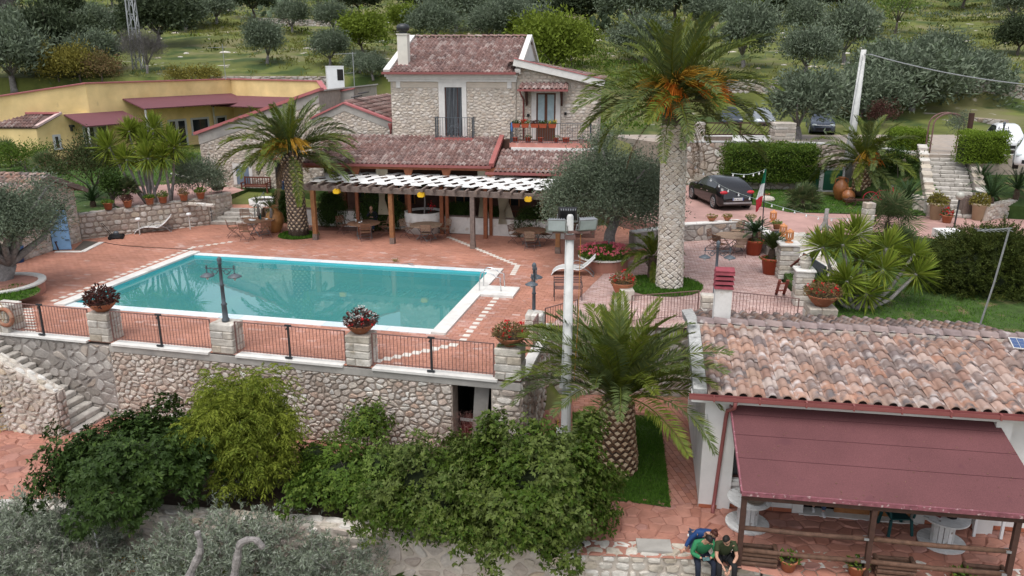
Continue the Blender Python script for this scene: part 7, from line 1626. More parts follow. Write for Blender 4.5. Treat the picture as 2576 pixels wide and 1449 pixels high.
# ================================================================== pillars, railings, lamps
PR=[('stone pillar carrying the purple leaved bowl',235,868),('stone pillar carrying the two armed lamp post',555,893),('stone pillar carrying the bowl of white flowers',897,925),('stone pillar at the terrace corner carrying red geraniums',1274,962)]
pil=[]
for lb,px,py in PR:
    u=PW.loc(at(px,py)).x;w=PW.w(u,.3);h=.92
    pil.append(pillar(lb,(w.x,w.y,0),PW.rz,.74,h,4,st_white,.66));
w_=PW.w(PW.loc(at(5,842)).x-.2,.3);pillar('stone pillar at the left edge of the pool railing',(w_.x,w_.y,0),PW.rz,.7,.9,4)
UP=[PW.loc(o.location).x for o in pil]
def railing(lb,f,u0,u1,v,h=.98,z=.02,gap=.108,brace=True,group='iron railing panels'):
    t=thing('railing',lb,'railing',group=group);t.location=f.w(u0,v,z);t.rotation_euler=(0,0,f.rz);L=u1-u0
    MB().bar((0,0,h),(L,0,h),.045,.02).build('top_rail',iron,t);MB().bar((0,0,.1),(L,0,.1),.03,.015).build('bottom_rail',iron,t)
    n=max(2,round(L/gap));me=MB().tube([(0,0,.06),(0,0,h)],.0085,5).mesh('bar',iron);mp=MB().box(-.02,.02,-.01,.01,0,h+.01).mesh('end_post',iron)
    for i in range(n+1):inst('end_post' if i in (0,n) else 'bar',mp if i in (0,n) else me,t,(L*i/n,0,0))
    if brace:
        mb=MB().bar((L/2,-.03,.02),(L/2,-.03,h+.04),.045,.06).bar((L/2-.1,-.03,h+.03),(L/2+.1,-.03,h+.03),.05,.05).bar((L/2-.12,-.1,.04),(L/2+.1,-.1,.04),.05,.05).bar((L/2-.07,-.03,h-.1),(L/2,-.03,h),.03)
        mb.build('brace',iron_dk,t)
    return t
railing('iron railing panel at the left edge with the lifebuoy',PW,-.1,UP[0]-.42,.1)
railing('iron railing panel between the purple bowl and the lamp post',PW,UP[0]+.42,UP[1]-.42,.1)
railing('iron railing panel between the lamp post and the white flowers',PW,UP[1]+.42,UP[2]-.42,.1)
railing('iron railing panel between the white flowers and the corner geraniums',PW,UP[2]+.42,UP[3]-.42,.1)
A=at(1345,850)
pillar('pale stone pillar by the second lamp post at the lane corner',(A.x,A.y,0),sd_.rz,.55,.85,4)
L_=(Vector((A.x,A.y))-Vector((C0.x,C0.y))).length;railing('short iron railing along the side of the pool terrace',sd_,2.4,L_-.35,.12,.9,brace=False)
f=Fr(A.x+.3,A.y+.15,math.degrees(math.atan2(24.75-A.y-.15,2.4-A.x-.3)));railing('low iron railing behind the floodlight pole',f,.05,1.5,0,.9,brace=False)
pillar('white stone block pillar hidden behind the palm fronds',(3.6,24.75,0),0,.5,.8,3)
C=at(1785,800);D=Vector((9.55,24.35,0))
f=Fr(3.95,24.75,math.degrees(math.atan2(C.y-24.75,C.x-.4-3.95)));railing('iron railing along the patio edge left of the chimney',f,0,C.x-.35-3.95,.0,.95,brace=False)
pillar('white stone pillar half hidden by the chimney',(C.x-.05,C.y,0),-.1,.55,.82,4)
f=Fr(C.x+.3,C.y,math.degrees(math.atan2(D.y-C.y,D.x-C.x-.3)));railing('iron railing along the patio edge right of the chimney',f,0,D.x-C.x-.35,0,.95,brace=False)
pillar('low wide stone pillar carrying the bowl of rusty geraniums',(10.1,24.55,0),-.1,.9,.72,3,cap=None)
pillar('stone pillar with a carved white stone on top',(10.35,26.9,0),-.15,.62,1.25,6,cap=.09)
pillar('tall pale stone gate pillar with one terracotta lantern',(11.0,30.5,0),-.1,.75,1.35,7,cap=.09)
pillar('slim tall rough stone pillar between yucca and fan palm',(15.0,32.7,.4),.05,.42,2.25,9,st_mix)
for i,(x,y,lb) in enumerate(((11.95,51.0,'pale stone pillar at the left end of the parking fence'),(17.1,50.6,'pale stone pier at the right end of the parking fence'))):pillar(lb,(x,y,PZ),0,.6 if i == 0 else 1.3,1.25,6,st_mix)
def lamp_post(lb,loc,rz,H_,arm=.42,g='two armed garden lamp posts'):
    t=thing('lamp_post',lb,'lamp post',loc,rz,g)
    MB().lathe([(.11,0),(.12,.06),(.085,.12),(.075,.5),(.095,.53),(.06,.58),(.055,H_*.62),(.075,H_*.63),(.05,H_*.66),(.045,H_),(.07,H_+.02),(.05,H_+.06),(.075,H_+.14),(.06,H_+.2),(.02,H_+.24)],10).build('post',iron_gr,t,smooth=True)
    mb=MB().bar((-arm-.05,0,H_-.12),(arm+.05,0,H_-.12),.025)
    for s in (-1,1):
        mb.tube([(s*(.06+.26*k/10),0,H_-.17-.13*math.sin(k/10*3.14)) for k in range(11)],.012,5);mb.tube([(s*.17+.07*math.cos(a),0,H_-.22+.07*math.sin(a)) for a in np.linspace(0,6,12)],.01,4);mb.lathe([(.02,0),(.025,.08),(.0,.14)],6,(s*arm,0,H_-.13)).bar((s*arm,0,H_-.3),(s*arm,0,H_-.1),.02)
    mb.build('bracket',iron_gr,t)
    for s in (-1,1):
        o=MB().lathe([(.03,.08),(.1,.05),(.2,-.01),(.205,-.025),(.1,.03),(.03,.06)],16,cap=False).build('lamp_shade',iron_gr,t,(s*arm,0,H_-.34),smooth=True);MB().lathe([(.02,.05),(.028,0),(.045,-.08),(.02,-.13),(.0,-.135)],8).build('bulb',white_pl,o,smooth=True)
    return t
u=UP[1];w_=PW.w(u,.3,.92);lamp_post('two armed iron lamp post on the pool railing pillar',w_,PW.rz+R(8),1.75)
lamp_post('iron lamp post seen edge on behind the floodlight pole',(A.x-.02,A.y+.45,0),R(78),2.1)
q=at(1796,782);lamp_post('iron lamp post rising behind the chimney',(q.x,q.y+.1,0),R(-5),2.25)
# floodlight pole
fp_=thing('floodlight_pole','tall white concrete pole with three floodlights in the foreground','light pole',at(1421,1185,LZ));HP=aty(1429,540,fp_.location.y).z-LZ
MB().lathe([(.14,-.1),(.135,1.0),(.105,HP-.5),(.09,HP-.5),(.085,HP-.05),(.06,HP),(.01,HP+.01)],14).build('pole',conc_white,fp_,smooth=True)
MB().bar((-.45,-.12,HP-.42),(.5,-.12,HP-.42),.06,.06).box(-.13,.13,-.14,.14,HP-.62,HP-.5).build('crossbar',iron,fp_)
def flood(lb,x,y,z,rz,tilt,dark):
    o=thing('floodlight',lb,'floodlight',fp_.location+Vector((x,y,z)),0,'floodlights on the pole');o.rotation_euler=(tilt,0,rz)
    MB().add([(-.24,-.07,-.16),(.24,-.07,-.16),(.24,-.07,.16),(-.24,-.07,.16),(-.19,.1,-.12),(.19,.1,-.12),(.19,.1,.12),(-.19,.1,.12)],[(0,1,2,3),(4,7,6,5),(0,4,5,1),(1,5,6,2),(2,6,7,3),(3,7,4,0)]).build('housing',black_pl if dark else galv,o)
    if not dark:MB().box(-.21,.21,-.078,-.072,-.13,.13).build('lens',glass_lt,o)
    mb=MB().bar((-.26,0,-.02),(-.26,.02,-.2),.02,.04).bar((.26,0,-.02),(.26,.02,-.2),.02,.04).bar((-.26,.02,-.2),(.26,.02,-.2),.02,.04)
    for k in range(7):mb.box(-.2+.06*k,-.185+.06*k,-.06,.1,.12,.142)
    mb.build('bracket',galv,o)
flood('left floodlight with lit grey lens facing the camera',-.34,-.18,HP-.22,R(-8),R(12),False);flood('right floodlight facing right with finned top',.42,-.14,HP-.2,R(14),R(22),False);flood('black floodlight behind the pole top facing the garden',-.05,.22,HP-.02,R(178),R(-12),True)
o=thing('junction_box','white junction box halfway down the floodlight pole','junction box',fp_.location+Vector((-.17,-.1,1.05)));MB().box(-.09,.06,-.1,.06,0,.3).build('box',white_pl,o);MB().tube([(-.03,-.02,0),(-.04,-.02,-.7),(-.03,-.02,-1.3)],.022,6).build('conduit',white_pl,o)
o=thing('pole_box','small grey box with cables on the upper floodlight pole','junction box',fp_.location+Vector((-.12,-.1,2.55)));MB().box(-.08,.02,-.06,.04,0,.18).build('box',white_pl,o);MB().bar((-.12,-.05,-.1),(.32,-.05,-.04),.05,.03).build('strap',galv,o)
o=thing('pole_cable','white cable running down the floodlight pole','cable',fp_.location);MB().tube([(-.11,-.05,HP-.6),(-.125,-.05,HP*.55),(-.15,-.08,2.6)],.012,5).tube([(-.02,-.14,2.6),(.0,-.15,2.0),(.03,-.155,1.2),(-.05,-.15,.95),(-.1,-.14,1.05)],.008,5).build('cable',white_pl,o)
o=thing('pole_rope','orange rope hanging beside the floodlight pole','rope',fp_.location+Vector((.17,-.03,0)));MB().tube([(.1,0,HP-.5),(.09,0,HP*.6),(.02,0,2.7)],.008,5).build('rope',M('orange_rope',[(.5,.22,.05)]),o)
o=thing('small_floodlight','small white floodlight on an arm behind the pole','floodlight',aty(1446,985,21.2));o.rotation_euler=(R(20),R(-40),0);MB().box(-.18,.18,-.04,.05,-.06,.06).build('housing',white_pl,o);MB().bar((-.3,.02,-.1),(-.05,.02,0),.03).build('arm',galv,o)
q=at(1385,1090,LZ);o=thing('garden_hose','yellow garden hose looped on the lane by the pole','hose',q)
pts=[(.28,.9,.02),(.2,.3,.03),(0,0,.03),(-.25,-.35,.03),(-.2,-.75,.03),(.1,-.85,.05),(.35,-.6,.05),(.42,-.2,.2),(.4,.1,.5),(.38,.1,.9)]
MB().tube(smooth(pts),.022,6).tube(smooth([(.3,.2,.02),(-.02,-.1,.05),(-.05,-.4,.04),(.2,-.5,.04),(.4,-.3,.1)]),.022,6).build('hose',hose_m,o,smooth=True)
# utility pole with cable
ub=at(2124,478,DZ);ut=aty(2173,125,ub.y+.2);o=thing('utility_pole','tall grey concrete utility pole beside the low palm','utility pole',ub)
tv=ut-ub;MB().tube([(0,0,-.3),tv*.5,tv],[.3,.22,.15],12).build('pole',conc_white,o,smooth=True);MB().bar(tv+Vector((0,-.16,-.25)),tv+Vector((.35,-.2,-.3)),.03).tube([tv+Vector((-.1,-.2,-.3)),tv*.6+Vector((-.22,-.2,0)),tv*.3+Vector((-.25,-.25,0))],.015,4).build('bracket',galv,o)
c0,c1=ut+Vector((.3,-.2,-.25)),aty(2590,213,ub.y-2);cb=thing('overhead_cable','pale twisted cable sagging from the utility pole to the right','cable',c0);pts=[(c1-c0)*(i/16)+Vector((0,0,-1.9*4*(i/16)*(1-i/16)*.11)) for i in range(17)]
MB().tube(pts,.03,5).build('cable',galv,cb)
# flag, string lights
fb=at(1917,598,.78);ft=aty(1927,425,fb.y+.15);o=thing('flagpole','thin black flagpole with hanging green white red flag','flagpole',fb);MB().tube([(0,0,-.7),ft-fb],.025,6).build('pole',iron_dk,o)
d_=ft-fb
def fpiece(t0,t1,nm,m):
    mb=MB();V=[];
    for t in np.linspace(t0,t1,5):
        wd=.12+.5*t if t < .75 else .42-.3*(t-.75)
        for k,s in enumerate(np.linspace(0,1,5)):V.append((d_.x-.0-.08*t-wd*s*.62,d_.y-.05-.06*math.sin(s*7+t*3),d_.z-.02-t*1.62-.28*s*t))
    F=[(5*i+j,5*i+j+1,5*i+j+6,5*i+j+5) for i in range(4) for j in range(4)];mb.add(V,F);return mb.build(nm,m,o)
fpiece(0,.36,'green_band',flag_g);fpiece(.36,.7,'white_band',flag_w);fpiece(.7,1.0,'red_band',flag_r)
def string(lb,P,nb,sag=0):
    o=thing('string_lights',lb,'string lights',P[0],0,'strings of bulbs over the driveway');pts=smooth([Vector(p)-Vector(P[0]) for p in P],6);MB().tube(pts,.012,4).build('cord',M('pale_cord',[(.4,.46,.43)]) if 'pale_cord' not in bpy.data.materials else bpy.data.materials['pale_cord'],o)
    me=MB().lathe([(.015,.0),(.02,-.05),(.045,-.1),(.03,-.14),(0,-.15)],6).mesh('bulb',white_pl)
    for i in range(nb):inst('bulb',me,o,pts[int((i+.5)/nb*(len(pts)-1))])
string('string lights from the tall palm across the black car to the verge',[aty(1700,378,30),aty(1760,425,33),aty(1820,470,35),aty(1900,500,36),aty(1985,526,36.4),aty(2075,548,36),aty(2180,548,35)],18)
string('string lights sagging left from the flagpole top',[aty(1840,436,37.5),aty(1878,439,37.3),aty(1910,432,37),ft],5)
o=thing('driftwood_prop','forked driftwood trunk standing on the drive edge','driftwood',at(2070,600,DZ));MB().tube(smooth([(-.7,0,.0),(-.3,0,.3),(-.05,0,.6),(.05,0,.8)]),[.1]*16,7).tube([(.28,-.05,0),(.1,0,.5),(.03,0,.8),(.05,0,1.35)],[.07,.09,.1,.09],7).tube([(.6,.1,.15),(.35,.05,.45),(.1,0,.6)],.05,6).build('trunk',driftwood,o,smooth=True)
# ================================================================== furniture
def chair_proto(wood):
    t=thing('garden_chair','x','chair',group='folding slatted garden chairs');W2=.24
    fr_=MB()
    for s in (-1,1):
        fr_.tube([(s*W2,-.3,0),(s*W2,-.2,.12),(s*W2,.02,.3),(s*W2,.2,.44),(s*W2,.26,.68),(s*W2,.3,.88)],.012,5)
        fr_.tube([(s*W2*.94,.3,0),(s*W2*.94,.22,.1),(s*W2*.94,0,.3),(s*W2*.94,-.2,.44)],.012,5)
        fr_.tube([(s*W2*1.05,-.2,.44),(s*W2*1.1,-.2,.64),(s*W2*1.05,.25,.66)],.011,5)
    fr_.tube([(-W2,-.24,.08),(W2,-.24,.08)],.01,4).tube([(-W2,.25,.1),(W2,.25,.1)],.01,4).build('frame',iron,t)
    ms=MB().box(-W2,W2,-.028,.028,-.008,.008).mesh('seat_slat',wood);mb_=MB().box(-W2,W2,-.008,.008,-.024,.024).mesh('back_slat',wood)
    for i in range(6):inst('seat_slat',ms,t,(0,-.2+.07*i,.452))
    for i in range(5):inst('back_slat',mb_,t,(0,.225+.018*i,.6+.066*i),(R(-14),0,0))
    for s in (-1,1):inst('armrest',MB().box(-.02,.02,-.2,.2,-.01,.01).mesh('armrest',wood),t,(s*W2*1.08,.02,.655))
    return t
def table_proto(r,wood):
    t=thing('garden_table','x','table',group='round garden tables');n=11
    for i in range(n):
        x0,x1=-r+2*r*i/n+.004,-r+2*r*(i+1)/n-.004;P=[]
        for x in np.linspace(x0,x1,4):P.append((x,-math.sqrt(max(0,r*r-x*x))))
        for x in np.linspace(x1,x0,4):P.append((x,math.sqrt(max(0,r*r-x*x))))
        MB().prism([p for k,p in enumerate(P) if k == 0 or (abs(p[0]-P[k-1][0])+abs(p[1]-P[k-1][1])) > 1e-4],.715,.745).build('top_plank',wood,t)
    mb=MB()
    for s in (-1,1):mb.bar((s*.33,-.36,0),(s*.33,.36,.71),.03).bar((s*.33,.36,0),(s*.33,-.36,.71),.03)
    mb.bar((-.33,-.32,.06),(.33,-.32,.06),.025).bar((-.33,.32,.06),(.33,.32,.06),.025).bar((-.33,.34,.69),(.33,.34,.69),.03).bar((-.33,-.34,.69),(.33,-.34,.69),.03).build('leg_frame',M('grey_steel_tube',[(.2,.2,.2)],5,.9,1.1,.5),t);return t
ch1,ch2=chair_proto(wood_slat),chair_proto(wood_pale);tb1,tb2,tb3=table_proto(.75,wood_slat),table_proto(.78,wood_pale),table_proto(.8,wood_slat)
used_=set()
def place(p,px,py,z,face,lb,sc=1.0):
    w=at(px,py,z);rz=math.atan2(face[1]-w.y,face[0]-w.x)+math.pi/2
    if p.name not in used_:used_.add(p.name);o=p;o.location=w;o.rotation_euler=(0,0,rz);o['label'] =lb
    else:o=dup(p,w,rz,lb)
    return o
sets=[(tb1,(655,590),[(ch1,588,596,'slatted chair at the far left of the table by the steps'),(ch1,622,605,'slatted chair in front of the table by the steps'),(ch1,622,570,'slatted chair behind the table by the steps'),(ch1,690,578,'slatted chair beside the big amphora'),(ch1,668,598,'slatted chair right of the table by the steps')],'round wooden table with dishes near the entrance steps'),
        (tb3,(917,598),[(ch1,866,588,'slatted chair left of the seated man table'),(ch1,920,606,'dark slatted chair in front of the seated man table'),(ch1,968,592,'slatted chair right of the seated man table')],'round wooden table where the man sits'),
        (tb2,(1073,603),[(ch2,1025,597,'slatted chair left of the middle round table'),(ch2,1072,609,'pale slatted chair in front of the middle round table'),(ch2,1085,582,'slatted chair behind the middle round table'),(ch2,1118,597,'slatted chair right of the middle round table')],'round pale wooden table under the pergola, middle one'),
        (dup(tb1,(0,0,0)),(1337,618),[(ch1,1297,612,'slatted chair left of the right pergola table'),(ch2,1333,627,'slatted chair in front of the right pergola table'),(ch2,1340,590,'slatted chair behind the right pergola table'),(ch1,1372,612,'slatted chair right of the right pergola table')],'round slatted table at the right end of the pergola'),
        (dup(tb2,(0,0,0)),(1842,632),[(ch1,1795,625,'slatted chair left of the patio table'),(ch2,1858,645,'slatted chair in front of the patio table'),(ch2,1850,602,'slatted chair behind the patio table against the wall'),(ch1,1895,630,'slatted chair right of the patio table'),(ch1,1810,638,'dark slatted chair close to the patio table')],'round pale table on the pink patio')]
for tb,(px,py),chs,lb in sets:
    w=at(px,py);tb.location=w;tb.rotation_euler=(0,0,R(px % 60));tb['label'] =lb;used_.add(tb.name)
    for c,x,y,l2 in chs:place(c,x,y,0,w,l2)
tw=at(655,590)
for nm,lb,cat,dx,dy,prof,m in (('plate','white plate on the table by the steps','plate',-.28,-.12,[(.0,.0),(.1,.0),(.17,.02),(.16,.025),(.0,.012)],white_pl),('bottle','green bottle on the table by the steps','bottle',.06,.1,[(.04,0),(.04,.18),(.015,.24),(.015,.3)],green_pl),('tumbler','dark tumbler on the table by the steps','glass',-.06,.22,[(.035,0),(.045,.16)],black_pl),('bowl','small white bowl on the table by the steps','bowl',.36,.05,[(.04,0),(.09,.05),(.085,.05),(.03,.02)],white_pl),('saucer','second white plate left of the green bottle','plate',-.45,.12,[(.0,.0),(.07,.0),(.12,.015),(.0,.01)],white_pl)):
    o=thing(nm,lb,cat,(tw.x+dx,tw.y+dy,.746));MB().lathe(prof,12,cap=False).build('body',m,o,smooth=True)
tw=at(917,598)
for nm,lb,cat,dx,dy,prof,m in (('cup','white cup on the seated man table','cup',-.12,.12,[(.03,0),(.045,.07)],white_pl),('napkin','crumpled white napkin on the seated man table','napkin',-.2,.0,[(.0,0),(.07,.01),(.04,.04),(.0,.05)],white_pl),('candle','small white candle glass at the left of the seated man table','candle',-.42,.25,[(.025,0),(.025,.14)],white_pl)):
    o=thing(nm,lb,cat,(tw.x+dx,tw.y+dy,.746));MB().lathe(prof,10).build('body',m,o,smooth=True)
# loungers
def lounger(lb,px,py,rz,sc=1.0):
    t=thing('sun_lounger',lb,'sun lounger',at(px,py),rz,'white mesh sun loungers');prof=[(-.95,.03),(-.85,.17),(-.65,.28),(-.4,.32),(-.1,.31),(.15,.28),(.4,.42),(.62,.62),(.8,.82)]
    prof=[(x,z) for x,z in prof];V=[];
    P=smooth([(x,0,z) for x,z in prof],4)
    for p in P:V+= [(p.x,-.29,p.z),(p.x,.29,p.z)]
    mb=MB();mb.add(V,[(2*i,2*i+1,2*i+3,2*i+2) for i in range(len(P)-1)]);mb.build('sling',lounger_w,t,smooth=True)
    fr_=MB()
    for s in (-.31,.31):fr_.tube([(p.x,s,p.z-.01) for p in P],.022,6)
    fr_.build('frame',white_pl,t,smooth=True)
    lg=MB()
    for s in (-.31,.31):lg.tube(smooth([(.75,s,.0),(.55,s,.22),(.3,s,.34),(.05,s,.33)]),.02,6).tube(smooth([(-.95,s,.0),(-.9,s,.1),(-.82,s,.2)]),.02,6);lg.tube(smooth([(-.3,s,.3),(0,s,.5),(.35,s,.42)]),.016,6)
    lg.tube([(.75,-.31,.012),(.75,.31,.012)],.02,6);tag(lg.build('leg_frame',galv,t),kind='stuff');return t
lounger('white curved sun lounger in front of the planter wall',392,583,R(18));lounger('white curved sun lounger in front of the pink flower planter',1447,690,R(-8))
o=thing('iron_bench','dark wrought iron bench partly hidden behind the floodlight pole','bench',at(1428,752));mb=MB()
for x in (-.5,.5):mb.tube(smooth([(x,-.25,0),(x,-.2,.25),(x,-.25,.44)]),.014,5).tube(smooth([(x,.25,0),(x,.2,.3),(x,.25,.6),(x,.2,.8)]),.014,5).tube(smooth([(x,.22,.6),(x,0,.66),(x,-.24,.58),(x,-.2,.48)]),.014,5)
mb.build('frame',iron_dk,o)
for k in range(5):MB().box(-.5,.5,-.22+.09*k,-.16+.09*k,.43,.45).build('seat_slat',iron,o)
for k in range(3):MB().box(-.5,.5,.2,.22,.55+.09*k,.61+.09*k).build('back_slat',iron,o)
def bench(lb,loc,rz,L=1.6,m=wood_red,name='wooden_bench'):
    t=thing(name,lb,'bench',loc,rz)
    for k in range(4):MB().box(-L/2,L/2,-.25+.12*k,-.15+.12*k,.42,.45).build('seat_slat',m,t)
    for k in range(11):MB().box(-L/2+.05+k*(L-.1)/10-.02,-L/2+.05+k*(L-.1)/10+.02,.23,.25,.5,.86).build('back_slat',m,t)
    MB().box(-L/2,L/2,.22,.26,.86,.94).box(-L/2,L/2,.22,.26,.46,.52).build('back_rail',m,t)
    for x in (-L/2+.04,L/2-.04):
        MB().box(x-.035,x+.035,.2,.27,0,.95).build('leg',m,t);MB().box(x-.035,x+.035,-.27,-.2,0,.66).build('leg',m,t);MB().box(x-.04,x+.04,-.3,.2,.62,.66).build('armrest',m,t)
    return t
bw_=HF.w(-14.55,VA-.45,0);bench('red brown wooden bench under the stone wing window',(bw_.x,bw_.y,.95),HF.rz)
p=at(1745,462,DZ);bench('red brown bench against the wall left of the black car',(p.x+.1,p.y+1.2,DZ),R(-4),2.4)
# ================================================================== pots and plants
def pot_plant(lb,loc,r,h,mat,lm=None,kind='leafy',fl=None,seed=0,ph=.3,cat='potted plant',name='potted_plant',bowl=False,L=.09,n=420,group=None):
    t=thing(name,lb,cat,loc,0,group);rs=np.random.RandomState(seed+900)
    pr=[(r*.42,0),(r*.75,h*.45),(r,h*.9),(r*1.04,h),(r*.94,h),(r*.9,h*.86),(.01,h*.84)] if bowl else [(r*.68,0),(r*.9,h*.85),(r*1.02,h*.86),(r*1.04,h),(r*.9,h),(r*.88,h*.86),(.01,h*.84)]
    MB().lathe(pr,18).build('pot',mat,t,smooth=True);MB().lathe([(.01,0),(r*.88,.005)],14,(0,0,h*.87),cap=False).build('soil',soil,t)
    if lm:
        a=rs.random(n)*6.283;q=np.sqrt(rs.random(n))*r*1.12;P=np.column_stack([q*np.cos(a),q*np.sin(a),h*.86+rs.random(n)*ph*(1.15-.6*(q/r/1.12)**2)]);D=rs.normal(size=(n,3))*.7+P*np.array([1.2,1.2,0])/r+np.array([0,0,.6])
        inst('foliage',leaves('foliage',P,D,L*rs.uniform(.7,1.2,n),L*.5,lm,rs),t)
        if fl:
            for fm,m in fl:
                c=P[rs.choice(n,m)];c=c+np.column_stack([np.zeros((m,2)),np.full(m,ph*.18)]);c=np.repeat(c,8,0)+rs.normal(size=(m*8,3))*.02
                inst('blossom',leaves('blossom',c,rs.normal(size=c.shape)+np.array([0,-.2,.5]),.055,.045,fm,rs),t)
    return t
def on_pil(i,h=.92):return Vector((pil[i].location.x,pil[i].location.y,h))
pot_plant('terracotta bowl of purple leaved plants on the left railing pillar',on_pil(0),.42,.28,terracotta,lf_red,seed=1,ph=.5,bowl=True,n=700,L=.12)
pot_plant('terracotta bowl of white and dark red flowers on the railing pillar',on_pil(2),.42,.28,terracotta,lf_red,fl=[(fl_white,34),(fl_red,10)],seed=2,ph=.42,bowl=True,n=600,L=.1)
pot_plant('terracotta bowl of rusty geraniums at the pool terrace corner',on_pil(3),.42,.28,terracotta,lf_rust,fl=[(fl_red,22)],seed=3,ph=.36,bowl=True,n=800,L=.09)
pot_plant('large terracotta bowl of rusty geraniums on the low wide pillar',(10.1,24.5,.72),.5,.38,terracotta,lf_rust,fl=[(fl_red,22)],seed=4,ph=.42,bowl=True,n=900,L=.1)
q=at(1565,745);pot_plant('bowl of red geraniums behind the foreground palm fronds',(q.x,q.y,.0),.42,.55,terracotta,lf_rust,fl=[(fl_red,26)],seed=5,ph=.4,bowl=True,n=600)
o=thing('flower_pedestal','pale stone block under the red geranium bowl','pedestal',(0,0,0));inst('block',blocks(.5,.5,.4,st_white),o,(q.x+.1,q.y-.4,.2))
for k,(px,py,lb) in enumerate(((1895,640,'large red pot with a spreading cycad near the patio table'),(1937,688,'large red pot with an upright bushy cycad by the gate pillar'))):
    w=at(px,py);r=.42;pot_plant(lb+', the pot',w,r,.68,terra_red,lf_mid,seed=10+k,ph=.1,n=160,cat='plant pot',name='plant_pot')
    cycad(('spreading dark cycad growing in the red pot near the patio table','upright bushy cycad growing in the red pot by the gate pillar')[k],w+Vector((0,0,.6)),(34,46)[k],(.85,.8)[k],lf_cycad if k == 0 else leafmat('mossy_cycad',[(.05,.075,.02),(.065,.09,.025)],.1),670+9*k,.42,((70,8),(88,38))[k])
W_=[(272,'low terracotta pot with small green plant, leftmost on the planter wall',lf_mid,.16),(322,'terracotta pot with dark red rosettes on the planter wall',lf_red,.34),(378,'terracotta pot with a little succulent, middle of the planter wall',lf_mid,.18),(412,'terracotta pot beside the yucca stems on the planter wall',lf_mid,.3),(465,'terracotta pot with reddish plant near the bushy shrub',lf_rust,.3),(508,'terracotta pot under the bushy grey green shrub',lf_mid,.26)]
for k,(px,lb,m,ph) in enumerate(W_):
    t_=(px-205)/350;x=-20.9+4.95*t_;y=37.35+3.5*t_+.18
    w=aty(px,520,y);pot_plant(lb,(w.x,w.y+.0,1.28+.2*t_),.23,.34,terracotta,m,seed=20+k,ph=ph,n=220,L=.1,group='terracotta pots on the planter wall')
pot_plant('planter of white daisies by the handrail of the entrance steps',at(548,478,1.35),.4,.2,soil,lf_mid,fl=[(fl_white,40)],seed=27,ph=.25,n=400,cat='flowers',name='flowering_plant')
for k,(px,py,lb,m) in enumerate(((1790,556,'wide terracotta bowl on the patio wall, leftmost of three',terracotta),(1829,555,'terracotta bowl on the patio wall, middle of three',terracotta),(1888,556,'pale buff bowl on the patio wall, rightmost of three',beige_pot))):
    w=at(px,py,.83);pot_plant(lb,w,.23-.03*(k == 1),.2,m,lf_ochre,seed=30+k,ph=.16,bowl=True,n=120,L=.08)
w=at(1953,576,.83);pot_plant('small terracotta pot with light green plant between lanterns',w,.19,.26,terracotta,lf_lime,seed=34,ph=.16,n=140,L=.09)
def lantern(lb,loc,s=1.0):
    t=thing('terracotta_lantern',lb,'lantern',loc,0,'terracotta lanterns');t.scale=(s,s,s)
    MB().lathe([(.17,0),(.17,.03),(.09,.06),(.08,.1),(.15,.14),(.16,.17)],14).build('foot',terra_org,t,smooth=True);MB().lathe([(.16,.42),(.17,.45),(.15,.5),(.06,.54),(.05,.57),(.0,.59)],14).build('lid',terra_org,t,smooth=True)
    for i in range(10):a=i*.6283;MB().bar((.145*math.cos(a),.145*math.sin(a),.16),(.145*math.cos(a),.145*math.sin(a),.43),.04).build('slat',terra_org,t)
    return t
for px,py,z,lb in ((1700,562,.83,'terracotta lantern on the wall beside the tall palm trunk'),(1944,558,.83,'terracotta lantern on the patio wall behind the small pot'),(1969,594,.83,'terracotta lantern at the near end of the patio wall')):lantern(lb,at(px,py,z))
lantern('terracotta lantern on the tall gate pillar',(11.0,30.5,1.44),.95)
o=thing('carved_stone','rough carved white stone on the pillar by the red ladder planks','carved stone',(10.35,26.9,1.34));MB().lathe([(.12,0),(.18,.1),(.22,.22),(.19,.3),(.21,.34),(.15,.42),(.0,.44)],9).build('stone',st_white,o)
o=thing('slate','dark slate piece lying on the patio wall','slate',at(1960,587,.84));MB().cbox((0,0,.03),(.55,.25,.05),.3).cbox((.05,.03,.07),(.4,.18,.03),.5).build('plate',M('slate',[(.07,.08,.1)],6,.8,1.2,.5),o)
# red plank gates by the pillars
def plank_gate(lb,P,Q,n,w_):
    o=thing('plank_barrier',lb,'barrier',P);d=Q-P
    for s in (-.14,.14):MB().bar((s,0,0),d+Vector((s,0,0)),.1,.04).build('rail',M('red_plank',[(.2,.045,.03)],6,.8,1.2,.6) if 'red_plank' not in bpy.data.materials else bpy.data.materials['red_plank'],o)
    for i in range(n):c=d*((i+.5)/n);MB().bar(c+Vector((-.2,0,.01)),c+Vector((.2,0,.02)),.1,.03).build('rung',bpy.data.materials['red_plank'],o)
plank_gate('red plank ladder leaning up between the gate pillars',at(1988,700,.0)+Vector((0,.6,0)),aty(2035,640,29.0),4,.3);plank_gate('short red plank pieces leaning by the carved stone pillar',at(1962,740,.0),aty(1972,705,26.4),2,.3)
o=thing('gate_panel','dark grey metal panel behind the tall gate pillar','panel',(11.5,30.2,.0));MB().bar((0,0,.6),(.15,-1.9,.55),.04,1.0).build('plate',iron_gr,o)
